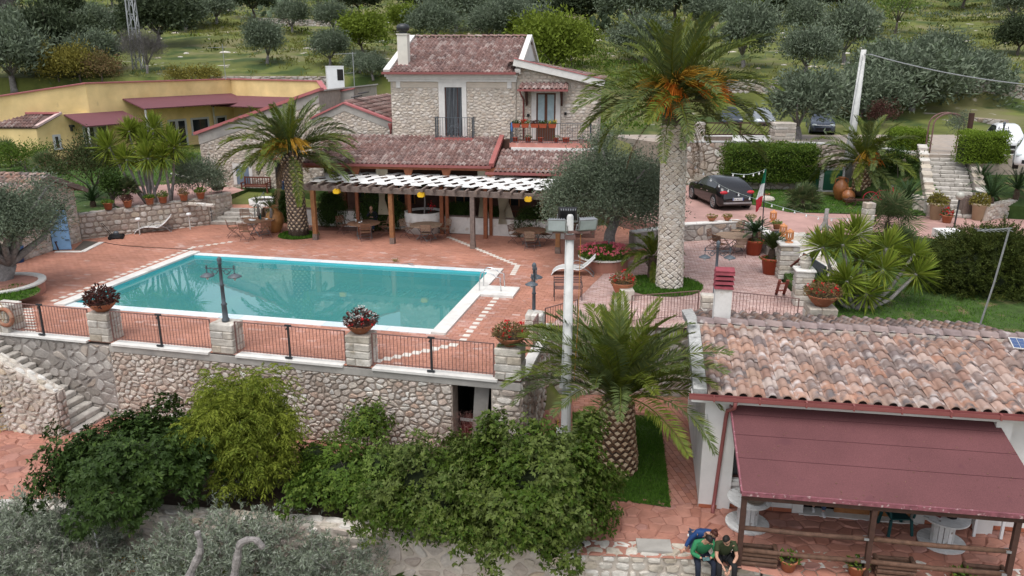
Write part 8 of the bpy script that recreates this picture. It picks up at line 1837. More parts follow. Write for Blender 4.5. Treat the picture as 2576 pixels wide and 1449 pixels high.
# amphorae
def jar(lb,loc,H_,r,mat,handles=True):
    t=thing('amphora',lb,'amphora',loc);s=H_
    MB().lathe([(r*.45,0),(r*.7,s*.12),(r*.98,s*.4),(r,s*.52),(r*.86,s*.7),(r*.5,s*.83),(r*.38,s*.88),(r*.4,s*.95),(r*.52,s),(r*.42,s),(r*.34,s*.9)],18,cap=False).build('body',mat,t,smooth=True)
    if handles:
        for q in (-1,1):MB().tube(smooth([(q*r*.4,0,s*.94),(q*r*.75,0,s*.93),(q*r*.85,0,s*.8),(q*r*.8,0,s*.7)]),.03,6).build('handle',mat,t)
w=at(692,585);jar('big ochre amphora beside the white planter and steps',(w.x,w.y+.15,0),1.35,.46,M('ochre_jar',[(.36,.17,.06)],3,.8,1.15,.45,stain=((.3,.07,.03),1.5,.6,.2)),False)
w=at(2112,503,DZ);jar('tall glazed amphora with two handles near the utility pole',(w.x,w.y,DZ),1.3,.42,jar_glaze);w=at(2132,511,DZ);jar('smaller rounded glazed jar right of the tall amphora',(w.x,w.y,DZ),.85,.36,jar_glaze,False)
o=thing('jar_plinth','pale slab under the glazed jars','plinth',at(2118,510,DZ));MB().box(-.9,.8,-.4,.5,-.1,.005).build('slab',st_white,o)
for px,py,lb in ((2352,552,'buff urn with yellow leaved plant left of the garden steps'),(2458,553,'buff urn with yellow leaved plant right of the garden steps')):
    pot_plant(lb,at(px,py,DZ),.36,.85,beige_pot,lf_ochre,seed=int(px),ph=.55,n=420,L=.16)
pot_plant('terracotta pot with red cyclamen at the foot of the garden steps',at(2381,560,DZ),.27,.38,terracotta,lf_dark,fl=[(fl_red,26)],seed=51,ph=.4,n=200)
pot_plant('terracotta pot on a white rock on the verge',at(1925,500,DZ),.25,.3,terracotta,lf_mid,seed=52,ph=.1,n=80);o=thing('white_rock','white rock under the verge pot','rock',at(1925,506,DZ));MB().ball((0,0,.1),(.55,.35,.22),9,6).build('rock',st_white,o)
for px,lb in ((2360,'weathered wooden post box left of the garden steps'),(2430,'weathered wooden post box right of the garden steps')):
    w=at(px,545,DZ);o=thing('wooden_post',lb,'post',w,.1)
    for k in range(6):MB().box(-.35+.12*k,-.25+.12*k,-.3,.3,0,1.0+.06*math.sin(k*2.1)).build('plank',wood_grey,o)
o=thing('globe_lamp','garden lamp with a smoky glass globe in front of the garden steps','lamp',at(2400,572,DZ));MB().tube([(0,0,0),(.05,0,1.35)],.04,7).build('post',iron_dk,o);MB().ball((.05,0,1.52),.2,12,8).build('globe',M('smoky_globe',[(.38,.37,.32)],3,.9,1.1,.2,spec=.6),o,smooth=True)
o=thing('white_plinth','white plastered plinth behind the juniper','plinth',at(2385,600,DZ));MB().box(-.5,.5,-.35,.5,-.3,.38).build('plinth',plaster,o)
# electric cabinets
o=thing('meter_cupboard','white framed cupboard with two green metal doors','cupboard',(17.3,47.3,DZ),R(-6));MB().box(-.1,2.6,0,.8,0,1.45).build('body',plaster,o)
for k,x in enumerate((.1,1.4)):
    dr=MB().box(x,x+1.05,-.03,-.002,.1,1.3).build('door',green_cab,o);MB().box(x+.51,x+.53,-.036,-.03,.1,1.3).box(x+.08,x+.4,-.04,-.03,1.05,1.2).box(x+.62,x+.95,-.04,-.03,1.05,1.2).build('door_detail',M('cab_detail',[(.05,.14,.09)]) if k == 0 else bpy.data.materials['cab_detail'],dr)
for k in range(12):inst('roof_tile',tile_mesh('roof_tile',.23,.5,tile_house) if k == 0 else bpy.data.meshes['roof_tile'],o,(-.05+.23*k,-.12,1.47),(R(14),0,0))
# bicycles
def bicycle(lb,loc,rz,m,s=1.0):
    t=thing('bicycle',lb,'bicycle',loc,rz);t.scale=(s,s,s);r=.33
    for x in (-.52,.52):
        w_=MB().tube([(x+r*math.cos(a),0,r+r*math.sin(a)) for a in np.linspace(0,6.283,25)],.02,5,cap=False).build('wheel',m,t);sp=MB()
        for k in range(10):a=k*.628;sp.bar((x,0,r),(x+r*math.cos(a),0,r+r*math.sin(a)),.006)
        sp.build('spokes',galv,w_)
    MB().tube([(-.52,0,r),(-.2,0,.75),(.38,0,.8),(-.08,0,.3),(-.52,0,r)],.018,5).tube([(-.08,0,.3),(-.24,0,.86)],.018,5).tube([(.52,0,r),(.36,0,.95)],.018,5).build('frame',m,t)
    MB().box(-.36,-.12,-.07,.07,.86,.91).build('saddle',black_pl,t);MB().tube([(.3,-.28,.97),(.38,0,.98),(.3,.28,.97)],.014,5).build('handlebar',galv,t);MB().tube([(.0,0,.3),(-.08,.08,.2)],.02,4).build('pedal',iron,t)
    return t
redb=M('red_bicycle_paint',[(.42,.02,.05)],4,.9,1.1,.4)
w=at(2225,520,DZ);bicycle('red bicycle leaning on the curved planting wall',(w.x-.1,w.y+.1,DZ),R(-22),redb,1.15)
o=thing('old_cart','low dark wooden cart frame on the verge','cart',at(2165,518,DZ),R(-8));MB().box(-.9,.9,-.25,.25,.3,.36).build('bed',wood_dark,o)
for x in (-.6,.6):MB().tube([(x+.26*math.cos(a),-.3,.26+.26*math.sin(a)) for a in np.linspace(0,6.283,17)],.025,5,cap=False).bar((x-.25,-.3,.26),(x+.25,-.3,.26),.03).build('wheel',wood_dark,o)
# arch, posts, fence
o=thing('garden_arch','rusty metal arch over the top of the garden steps','arch',at(2415,385,PZ));a0=at(2338,385,PZ)-o.location;rr=-a0.x/2
for dy in (0,.5):MB().tube([(a0.x,dy,0)]+[(a0.x/2+rr*math.cos(t),dy,1.55+rr*.75*math.sin(t)) for t in np.linspace(math.pi,0,14)]+[(0,dy,0)],.045,6).build('hoop',iron,o)
for k in range(7):t=math.pi*(k+.5)/7;MB().bar((a0.x/2+rr*math.cos(t),0,1.55+rr*.75*math.sin(t)),(a0.x/2+rr*math.cos(t),.5,1.55+rr*.75*math.sin(t)),.02).build('rung',iron,o)
o=thing('timber_post','dark timber post beside the metal arch','post',at(2428,392,PZ));MB().box(-.1,.1,-.1,.1,0,2.3).build('post',wood_dark,o)
lamp_post('thin dark lamp post in front of the lime hedge',at(2510,410,PZ-.4),.2,2.0,.3)
pfence=thing('parking_fence','dark timber parking fence with diagonal slats','fence',(12.3,51.0,PZ));fl_=4.4
for x in (0,2.25,fl_):MB().box(x-.06,x+.06,-.06,.06,0,1.25).build('post',wood_dark,pfence)
for z in (.45,1.18):MB().box(.06,fl_-.06,-.03,.03,z-.04,z+.04).build('rail',wood_dark,pfence)
for s_ in (0,2.25):
    for k in range(8):x0=s_+.1+k*.26;MB().bar((x0,-.035,.47),(min(x0+.55,s_+2.15),-.035,.47+.68*(min(x0+.55,s_+2.15)-x0)/.55),.07,.03).build('slat',wood_dark,pfence)
o=thing('parking_kerb','pale low parapet under the parking fence','parapet',(12.1,50.55,PZ));MB().box(0,4.6,.15,.35,0,.42).build('wall',plaster,o);MB().box(.1,1.9,.08,.14,.02,.36).build('timber',wood_grey,o)
w=at(2058,430,DZ);o=thing('wooden_stake','thin pale wooden stake in front of the clipped hedge','stake',w);tv=aty(2020,340,w.y)-w;MB().tube([(-.6,-.3,.1),tv*.5+Vector((-.3,-.2,0)),tv],[.06,.055,.03],6).build('stake',wood_pale,o)
# lifebuoy, mower, bollard lights, handrails, plant stand
w_=PW.w(.35,.02,.55);o=thing('lifebuoy','faded brown lifebuoy hanging on the left railing','lifebuoy',w_,PW.rz);MB().tube([(.27*math.cos(a),-.06,.27*math.sin(a)) for a in np.linspace(0,6.283,25)],.07,8,cap=False).build('ring',M('faded_buoy',[(.3,.13,.08)],4,.8,1.2,.8,stain=((.4,.3,.22),3,.5,.2)),o,smooth=True);MB().tube(smooth([(-.05,-.08,.5),(.02,-.1,.3),(-.08,-.14,.25),(.02,-.15,-.1),(.1,-.15,.2)]),.015,5).build('rope',rope_m,o)
w=at(294,600);o=thing('lawn_mower','black lawn mower parked by the planter wall','lawn mower',w,R(20));MB().add([(-.3,-.2,.06),(.3,-.2,.06),(.3,.2,.06),(-.3,.2,.06),(-.24,-.16,.24),(.2,-.16,.2),(.2,.16,.2),(-.24,.16,.24)],MB.BF).build('deck',black_pl,o);MB().lathe([(.12,.2),(.13,.3),(.08,.36)],10).build('engine',iron_gr,o)
for x,y in ((-.28,-.24),(.26,-.24),(-.28,.24),(.26,.24)):MB().tube([(x,y-.025,.09),(x,y+.025,.09)],.09,10).build('wheel',rubber,o)
MB().tube([(-.2,-.18,.2),(-.55,-.18,.75),(-.6,0,.8),(-.55,.18,.75),(-.2,.18,.2)],.012,5).build('handle',black_pl,o)
for px,lb in ((348,'white dome light on a short stem left of the lounger'),(477,'white dome light on a short stem right of the lounger')):
    t_=(px-205)/350;y=37.35+3.5*t_-.35;b_=aty(px,560,y);o=thing('dome_light',lb,'garden light',(b_.x,b_.y,0));MB().tube([(0,0,0),(0,0,.72)],.03,6).build('stem',conc_white,o);MB().lathe([(.03,.7),(.13,.74),(.14,.78),(.1,.85),(.0,.87)],12).build('dome',white_pl,o,smooth=True)
for x,lb in ((-1.2,'grey metal handrail left of the entrance steps'),(1.15,'grey metal handrail right of the entrance steps')):
    o=thing('handrail',lb,'handrail');o.location=es.location;o.rotation_euler=es.rotation_euler;MB().tube([(x,.1,.1),(x,.1,.95),(x,1.6,1.5),(x,1.6,.7)],.022,6).build('rail',iron_gr,o);MB().bar((x,.15,.6),(x,1.55,1.15),.015).build('mid_rail',iron_gr,o)
w=at(8,1080,LZ);o=thing('plant_stand','gilded wire plant stand with a black pot at the left edge','plant stand',w);mb=MB()
for a in np.linspace(0,6.283,6)[:-1]:mb.tube([(.26*math.cos(a),.26*math.sin(a),0),(.2*math.cos(a),.2*math.sin(a),.62)],.012,5)
for z,r in ((.08,.25),(.2,.24),(.5,.215),(.6,.205)):mb.tube([(r*math.cos(a),r*math.sin(a),z) for a in np.linspace(0,6.283,17)],.01,4,cap=False)
for k in range(8):a=k*.785;mb.tube([(.24*math.cos(a)+.05*math.cos(b)*-math.sin(a),.24*math.sin(a)+.05*math.cos(b)*math.cos(a),.14+.05*math.sin(b)) for b in np.linspace(0,6.283,9)],.007,4,cap=False)
mb.build('frame',M('gilt_wire',[(.42,.3,.12)],4,.9,1.1,.45),o);pot_plant('small green plant in a black pot on the gilded stand',w+Vector((0,0,.6)),.19,.24,black_pl,lf_mid,seed=61,ph=.2,n=200)
o=thing('deck_cable','thin dark hose lying across the deck by the hut','hose',at(262,610));q=[at(262,610),at(300,617),at(360,622),at(420,625),at(468,628),at(484,630)];MB().tube(smooth([p-q[0]+Vector((0,0,.012)) for p in q]),.014,5).build('hose',black_pl,o)
w=at(25,668);o=thing('blue_bin','blue plastic bin behind the old olive at left','bin',(w.x,w.y+.6,0));MB().lathe([(.22,0),(.28,.62),(.3,.64),(.3,.68)],14).build('body',M('blue_plastic',[(.03,.11,.3)],3,.9,1.1,.5),o,smooth=True)
w=at(150,625);o=thing('tool_prop','dark wooden prop leaning at the foot of the blue door','prop',(w.x-.1,w.y-.4,0));MB().bar((-.4,.1,.3),(.3,-.05,.42),.05).bar((.22,-.05,.4),(.34,-.1,0),.04).build('sticks',wood_dark,o)
o=thing('weed_tuft','small weed growing on the far pool edge','weed',at(996,661));inst('blades',blade_rosette('blades',40,.22,.02,lf_ochre,3,10,88),o)
o=thing('pool_hose','thin grey hose loop on the far pool edge','hose',at(1010,665));MB().tube(smooth([(0,0,.02),(.3,.1,.02),(.5,0,.02),(.3,-.1,.02),(.6,-.35,.02)]),.012,5).build('hose',galv,o)
# balcony flower boxes
for k,(u,lb,m_,fl) in enumerate(((.85,'red flower box on the wing balcony rail, leftmost of five',lf_dark,None),(1.3,'red flower box with red blooms on the wing balcony rail, second of five',lf_mid,[(fl_red,12)]),(1.78,'red flower box on the wing balcony rail, middle of five',lf_red,None),(2.2,'red flower box on the wing balcony rail, fourth of five',lf_dark,None),(2.68,'red flower box with yellow blooms on the wing balcony rail, rightmost of five',lf_lime,[(fl_yellow,14)]))):
    w=HF.w(u,V0-1.16,5.08);t=thing('flower_box',lb,'flower box',w,HF.rz,'flower boxes on the wing balcony');MB().add([(-.16,-.09,0),(.16,-.09,0),(.16,.09,0),(-.16,.09,0),(-.2,-.11,.2),(.2,-.11,.2),(.2,.11,.2),(-.2,.11,.2)],MB.BF).build('box',terra_red,t);rs=np.random.RandomState(k);n=140
    P=np.column_stack([rs.uniform(-.2,.2,n),rs.uniform(-.1,.1,n),.18+rs.random(n)*.16]);inst('foliage',leaves('foliage',P,rs.normal(size=(n,3))+np.array([0,0,.6]),.08,.04,m_,rs),t)
    if fl:c=np.repeat(P[:fl[0][1]],6,0)+rs.normal(size=(fl[0][1]*6,3))*.02+np.array([0,0,.06]);inst('blossom',leaves('blossom',c,rs.normal(size=c.shape),.05,.04,fl[0][0],rs),t)
for k,(u,s,lb) in enumerate(((.75,.16,'terracotta pot on the wing balcony floor at the left corner'),(1.42,.17,'terracotta pot by the left door jamb on the wing balcony'),(2.05,.15,'low terracotta pot in front of the wing balcony door'),(2.85,.15,'terracotta pot right of the wing balcony door'),(3.35,.2,'long terracotta pot on the wing balcony near the right jamb'),(4.1,.16,'grey pot at the right end of the wing balcony'))):
    w=HF.w(u,V0-.75,4.3);pot_plant(lb,w,s,.26,terra_red if k < 5 else conc_white,lf_mid if k % 2 else None,seed=70+k,ph=.15,n=80,L=.07)
w=HF.w(.62,V0-1.18,4.7);o=thing('blue_bundle','blue towel bundle hanging on the left end of the wing balcony','towel',w,HF.rz);MB().ball((0,0,.4),(.06,.04,.24),8,6).build('towel',M('blue_cloth',[(.08,.17,.4)],6,.8,1.2,.9),o)
o=thing('dracaena','bare stemmed plant growing in the white round planter','plant',(rp.location.x,rp.location.y,.9));MB().tube([(0,0,0),(.05,0,.6),(.0,0,1.2)],.04,6).build('stem',driftwood,o);inst('leaf_rosette',blade_rosette('leaf_rosette',60,.5,.035,lf_dark,5,-40,80),o,(0,0,1.2));rs=np.random.RandomState(3);c=rs.normal(size=(60,3))*np.array([.08,.08,.12])+np.array([.4,-.2,.35]);inst('blossom',leaves('blossom',c,rs.normal(size=(60,3)),.07,.05,fl_red,rs),o)
# dining furniture seen through the porch: red benches
for u,lb in ((.35,'red brown settle inside the porch on the right'),(-5.6,'red brown table end inside the porch on the left')):w=HF.w(u,1.6,.0);bench(lb,(w.x,w.y,0),HF.rz,1.9,M('red_settle',[(.2,.06,.035)],6,.8,1.2,.5) if 'red_settle' not in bpy.data.materials else bpy.data.materials['red_settle'])
# ================================================================== porch of the white building
def spool(lb,u,v,rz,r=.52,h=.72):
    w=WB.w(u,v);t=thing('spool_table',lb,'table',(w.x,w.y,LZ),rz,'white cable drum tables');n=9
    for z in (0,h-.05):
        for i in range(n):
            x0,x1=-r+2*r*i/n+.003,-r+2*r*(i+1)/n-.003;P=[]
            for x in np.linspace(x0,x1,4):P.append((x,-math.sqrt(max(0,r*r-x*x))))
            for x in np.linspace(x1,x0,4):P.append((x,math.sqrt(max(0,r*r-x*x))))
            P=[p for k,p in enumerate(P) if k == 0 or abs(p[0]-P[k-1][0])+abs(p[1]-P[k-1][1]) > 1e-4]
            MB().prism(P,z+.012,z+.05).build('top_board' if z else 'base_board',wood_white,t)
    for i in range(14):a=i*6.283/14;MB().cbox((.235*math.cos(a),.235*math.sin(a),h/2),(.022,.095,h-.1),a).build('drum_stave',wood_white,t)
    return t
s1=spool('white cable drum table with a round tray by the left porch post',1.12,-.72,.4);s2=spool('white cable drum table with a black bottle at the right of the porch',5.55,-.78,.9)
o=thing('tray','round metal tray on the left drum table','tray',s1.location+Vector((.08,-.16,.725)));MB().lathe([(.0,.0),(.2,.0),(.225,.035),(.215,.035),(.195,.012),(.0,.01)],22,cap=False).build('tray',M('tray_metal',[(.3,.27,.24)],6,.8,1.2,.35,metal=.6),o,smooth=True)
o=thing('paper_bag','brown paper bag standing on the left drum table','paper bag',s1.location+Vector((.12,.2,.725)),.5);MB().add([(-.12,-.08,0),(.12,-.08,0),(.12,.08,0),(-.12,.08,0),(-.15,-.1,.3),(.13,-.12,.24),(.15,.1,.32),(-.13,.1,.27)],MB.BF[:1]+MB.BF[2:]).build('bag',M('kraft_paper',[(.36,.2,.08)],8,.85,1.1,.8),o)
o=thing('black_bottle','black jug with yellow cap on the right drum table','bottle',s2.location+Vector((.1,-.06,.725)));MB().lathe([(.12,0),(.13,.04),(.13,.24),(.1,.3),(.05,.33),(.045,.36)],14).build('jug',black_pl,o,smooth=True);MB().lathe([(.06,.35),(.06,.4),(.05,.41)],10).build('cap',yellow_pl,o);MB().tube(smooth([(.1,0,.3),(.17,0,.24),(.13,0,.14)]),.015,5).build('handle',black_pl,o)
o=thing('red_packet','dark red packet on the right drum table','packet',s2.location+Vector((-.14,.02,.726)),.7);MB().box(-.12,.12,-.07,.07,0,.03).build('packet',M('packet_red',[(.18,.03,.03)]),o)
o=thing('red_can','small red tin at the back of the right drum table','tin',s2.location+Vector((-.28,.3,.726)));MB().lathe([(.06,0),(.06,.1)],10).build('tin',flag_r,o)
# green plastic chair
cw_=WB.w(4.62,-.42);o=thing('plastic_chair','dark green plastic armchair on the porch','chair',(cw_.x,cw_.y,LZ),WB.rz+R(8))
MB().add([(-.24,-.24,.42),(.24,-.24,.42),(.22,.22,.40),(-.22,.22,.40),(-.24,-.24,.45),(.24,-.24,.45),(.22,.22,.43),(-.22,.22,.43)],MB.BF).build('seat',green_pl,o)
for k in range(5):MB().bar((-.18+.09*k,.22,.43),(-.2+.1*k,.34,.86),.06,.02).build('back_slat',green_pl,o)
MB().tube(smooth([(-.26,.3,.5),(-.24,.36,.85),(0,.38,.92),(.24,.36,.85),(.26,.3,.5)]),.028,6).build('back_frame',green_pl,o)
for s in (-1,1):
    MB().tube(smooth([(s*.27,.28,.64),(s*.3,0,.67),(s*.29,-.24,.64),(s*.27,-.26,.5)]),.03,6).build('armrest',green_pl,o)
    for y,d_ in ((-.24,-.05),(.24,.06)):MB().bar((s*.24,y,.42),(s*.28,y+d_,0),.06,.05).build('leg',green_pl,o)
# wooden planter boxes and pots on the low wall
for k,(u,lb) in enumerate(((1.15,'slatted dark wooden planter box by the left porch post'),(4.05,'slatted dark wooden planter box by the middle porch post'),(5.9,'slatted dark wooden planter box by the right porch post'))):
    w=WB.w(u,-2.28);o=thing('planter_box',lb,'planter box',(w.x,w.y,LZ),WB.rz,'log planter boxes')
    for z in (.08,.2,.32):
        for y in (-.16,.16):MB().tube([(-.4,y,z),(.4,y,z)],.055,7).build('log',wood_log,o)
        for x in (-.38,.38):MB().tube([(x,-.16,z+.06),(x,.16,z+.06)],.05,7).build('log',wood_log,o)
    MB().box(-.36,.36,-.13,.13,.04,.3).build('soil',soil,o)
for k,(px,py,lb) in enumerate(((1982,1432,'terracotta pot with a small succulent right of the left porch post'),(2152,1445,'terracotta pot with a leafy seedling in the middle of the porch wall'),(2415,1472,'terracotta pot with green plant cut by the picture bottom'))):
    w=at(px,py,LZ+.02);pot_plant(lb,w,.2,.27,terracotta,lf_mid,seed=80+k,ph=.16,n=90,L=.1)
# white slatted bench and flower pot under the near olives
G=at(500,1410,-3.6);o=thing('slatted_bench','white slatted bench seen through the near olive branches','bench',(G.x+.3,G.y-.2,-4.4),R(-8))
for k in range(9):MB().box(-.75,.75,-.3+.085*k,-.24+.085*k,.44,.47).build('seat_slat',white_pl,o)
for k in range(5):MB().box(-.75,.75,.46,.49,.55+.09*k,.61+.09*k).build('back_slat',white_pl,o)
for x in (-.7,.7):MB().box(x-.03,x+.03,.44,.5,0,1.0).box(x-.03,x+.03,-.3,-.24,0,.44).build('leg',white_pl,o)
pot_plant('terracotta pot of yellow flowers under the near olive',at(330,1420,-3.6)+Vector((0,0,-.5)),.35,.55,terracotta,lf_mid,fl=[(fl_yellow,12)],seed=90,ph=.3,n=260)
o=thing('support_pole','thin white pole leaning under the dark shrub','pole',at(262,1445,-3.6));MB().tube([(0,0,-.8),(-.12,.1,1.1)],.022,6).build('pole',white_pl,o)
# black shoulder bag on the wall
w=at(1848,1412,LZ+.05);o=thing('shoulder_bag','black shoulder bag on the wall beside the visitors','bag',w,.2);MB().add([(-.08,-.05,0),(.08,-.05,0),(.08,.05,0),(-.08,.05,0),(-.07,-.04,.26),(.07,-.04,.26),(.07,.04,.26),(-.07,.04,.26)],MB.BF).box(-.06,.06,-.08,-.05,.03,.15).build('body',black_pl,o);MB().tube(smooth([(-.07,0,.25),(-.25,-.05,.08),(-.2,-.25,.03),(.02,-.3,.03)]),.012,5).build('strap',black_pl,o)
# small things on the palm lawn and trunk
o=thing('spray_bottle','pale turquoise spray bottle tied to the foreground palm trunk','bottle',at(1500,1150,LZ)+Vector((.0,.25,.55)));MB().lathe([(.04,0),(.045,.12),(.015,.17),(.015,.24)],8).build('bottle',M('turquoise_plastic',[(.1,.5,.5)]),o)
# ================================================================== cars
def car(lb,loc,rz,paint,kind='hatch',L=4.3,Wd=1.78,H_=1.46,group=None,detail=True):
    t=thing('parked_car',lb,'car',loc,rz,group);hw=Wd/2
    # stations along x: nose at -L/2 ... tail at +L/2: (x, half width, z low, z belt, roof z, roof half width)
    if kind == 'hatch':top=[(-2.15,.62),(-2.05,.72),(-1.55,.86),(-.95,.98),(-.2,1.36),(.35,1.45),(1.0,1.42),(1.55,1.27),(1.95,1.02),(2.12,.86),(2.15,.6)]
    else:top=[(-1.82,.66),(-1.76,.82),(-1.4,.98),(-1.05,1.06),(-.45,1.48),(0,1.55),(.9,1.54),(1.5,1.46),(1.72,1.1),(1.8,.9),(1.82,.6)]
    sc=L/(top[-1][0]-top[0][0]);top=[(x*sc,z*H_/max(z2 for _,z2 in top)) for x,z in top];xs_=np.linspace(top[0][0],top[-1][0],26);zt=np.interp(xs_,[p[0] for p in top],[p[1] for p in top])
    belt=np.interp(xs_,[top[0][0],top[2][0],0,top[-3][0],top[-1][0]],[.6,.84,.9,.97,.85])*H_/1.46;V=[];rings=[]
    for x,z,b in zip(xs_,zt,belt):
        e=min(1,(x-xs_[0])/.42,(xs_[-1]-x)/.3);e=max(0,e)**.5;w=hw*(.72+.28*e);b=min(b,z-.02);cab=max(0,z-b);rw=w-.05-cab*.42;zl=.2+.08*(1-e)
        P=[(w*.93,zl),(w,zl+.14),(w*1.0,b*.72),(w*.975,b),(max(.3,rw),z-min(.05,cab*.3)),(max(.2,rw-.12),z)]
        ring=[(x,y,zz) for y,zz in P]+[(x,-y,zz) for y,zz in reversed(P)];rings.append(ring)
    n=len(rings[0]);mb=MB();F=[]
    for r in rings:V+= r
    for i in range(len(rings)-1):
        for j in range(n):a,b2=i*n+j,i*n+(j+1) % n;F.append((a,b2,b2+n,a+n))
    F+= [tuple(range(n-1,-1,-1)),tuple(range((len(rings)-1)*n,len(rings)*n))];mb.add(V,F);body=mb.build('body',paint,t,smooth=True)
    # glass: side windows, windscreen, rear window a few mm proud
    idx=[i for i in range(len(rings)) if zt[i]-belt[i] > .2];off=.006
    for s in (0,1):
        vs=[];
        for i in idx[1:-1]:
            a,b2=(rings[i][3],rings[i][4]) if s == 0 else (rings[i][8],rings[i][7]);a,b2=Vector(a),Vector(b2);sg=1 if s == 0 else -1
            vs+= [a.lerp(b2,.12)+Vector((0,sg*off*2,0)),a.lerp(b2,.88)+Vector((0,sg*off*2,0))]
        m2=len(vs)//2;k=m2//2
        for a,b2 in ((0,k),(k,m2-1)):
            q=MB();q.add(vs[2*a:2*b2+2],[(2*i,2*i+1,2*i+3,2*i+2) for i in range(b2-a)]);q.build('side_window',glass_dk,t)
        if detail:
            for fx in (.28,.56):i=idx[0]+int(fx*len(idx));p=rings[i][2] if s == 0 else rings[i][9];MB().box(p[0]-.09,p[0]+.09,p[1]-.015,p[1]+.02 if s == 0 else p[1]+.015,p[2]+.08,p[2]+.11).build('door_handle',steel if kind == 'hatch' else paint,t)
            q=rings[idx[0]+1][3] if s == 0 else rings[idx[0]+1][8];MB().ball((q[0]+.05,q[1]+(.12 if s == 0 else -.12),q[2]+.06),(.07,.11,.075),8,6).build('mirror',black_pl if kind != 'hatch' else paint,t)
    def pane(i0,i1,nm,inset_=.16):
        a,b2=rings[i0],rings[i1];P=[Vector(a[4]).lerp(Vector(a[7]),.06),Vector(a[4]).lerp(Vector(a[7]),.94),Vector(b2[4]).lerp(Vector(b2[7]),.94),Vector(b2[4]).lerp(Vector(b2[7]),.06)]
        nn=(P[1]-P[0]).cross(P[3]-P[0]).normalized();nn=nn if nn.z > 0 else -nn;mid=[p+nn*.03 for p in P];MB().add(mid,[(0,1,2,3)]).build(nm,glass_dk if nm == 'windscreen' else M('rear_glass',[(.1,.13,.14)],1,.9,1.1,.08,spec=.7) if 'rear_glass' not in bpy.data.materials else bpy.data.materials['rear_glass'],t)
    pane(idx[0],idx[0]+max(2,int(len(idx)*.27)),'windscreen');pane(idx[-1]-max(2,int(len(idx)*.2)),idx[-1]+1 if idx[-1]+1 < len(rings) else idx[-1],'rear_window')
    wr=.325;wx=(xs_[0]+.82*sc,xs_[-1]-.78*sc)
    for x in wx:
        for s in (-1,1):
            y=s*(hw-.1);w_=thing_part(t,'wheel',MB().tube([(x,y-s*.12,wr),(x,y+s*.115,wr)],wr,18),rubber)
            r_=MB().lathe([(.0,.02),(.05,.02),(.2,.0),(.215,.02)],18,cap=False)
            o=MB().tube([(x,y+s*.1,wr),(x,y+s*.12,wr)],.075,10)
            for k in range(10):a=k*.6283;o.bar((x,y+s*.117,wr),(x+.215*math.cos(a),y+s*.117,wr+.215*math.sin(a)),.045,.012,up=(0,1,0))
            o.tube([(x+.225*math.cos(a),y+s*.115,wr+.225*math.sin(a)) for a in np.linspace(0,6.283,19)],.016,4,cap=False).build('rim',galv,w_)
            MB().tube([(x,s*(hw-.24),wr+.02),(x,s*(hw+.002),wr+.02)],wr+.055,16).build('wheel_arch',black_pl,t)
    xr=xs_[-1];xf=xs_[0]
    tl=M('tail_light',[(.45,.01,.02)],4,.9,1.1,.15,spec=.6) if 'tail_light' not in bpy.data.materials else bpy.data.materials['tail_light']
    for s in (-1,1):
        MB().ball((xr-.14*sc,s*(hw*.74),.86*H_/1.46),(.1,.2,.085),10,6).build('tail_light',tl,t);MB().ball((xf+.16*sc,s*hw*.7,.66*H_/1.46),(.13,.2,.1),10,6).build('headlight',glass_lt,t)
    pl=MB().box(xr+.002,xr+.018,-.26,.26,.5,.62).build('licence_plate',white_pl,t);MB().box(xr+.019,xr+.02,-.26,-.225,.5,.62).box(xr+.019,xr+.02,.225,.26,.5,.62).build('blue_band',M('plate_blue',[(.01,.05,.3)]) if 'plate_blue' not in bpy.data.materials else bpy.data.materials['plate_blue'],pl)
    MB().box(xr-.08,xr+.012,-hw*.78,hw*.78,.34,.42).build('bumper_trim',galv if kind == 'hatch' else black_pl,t);MB().box(xf-.01,xf+.08,-hw*.6,hw*.6,.32,.5).build('grille',black_pl,t)
    return t,xr
def thing_part(t,nm,mb,m):return mb.build(nm,m,t)
blk=M('black_car_paint',[(.008,.008,.01)],1,.9,1.1,.12,spec=.7);wht=M('white_car_paint',[(.7,.71,.72)],1,.95,1.05,.2,spec=.5);slv=M('silver_car_paint',[(.3,.32,.34)],1,.95,1.05,.25,metal=.5);dkc=M('dark_car_paint',[(.03,.04,.06)],1,.9,1.1,.2,spec=.6)
cr,cf=at(1806,528,DZ),at(1737,497,DZ);dvv=cf-cr;rzc=math.atan2(dvv.y,dvv.x)
cl=Vector((-math.sin(rzc),math.cos(rzc),0));cc=(cr+cf)/2-cl*.86*(1 if cl.x < 0 else -1)
print('car wheelbase',dvv.length)
bc,xr=car('shiny black hatchback parked on the pink driveway',(cc.x,cc.y,DZ),rzc+math.pi,blk);bc.scale=(1.12,)*3
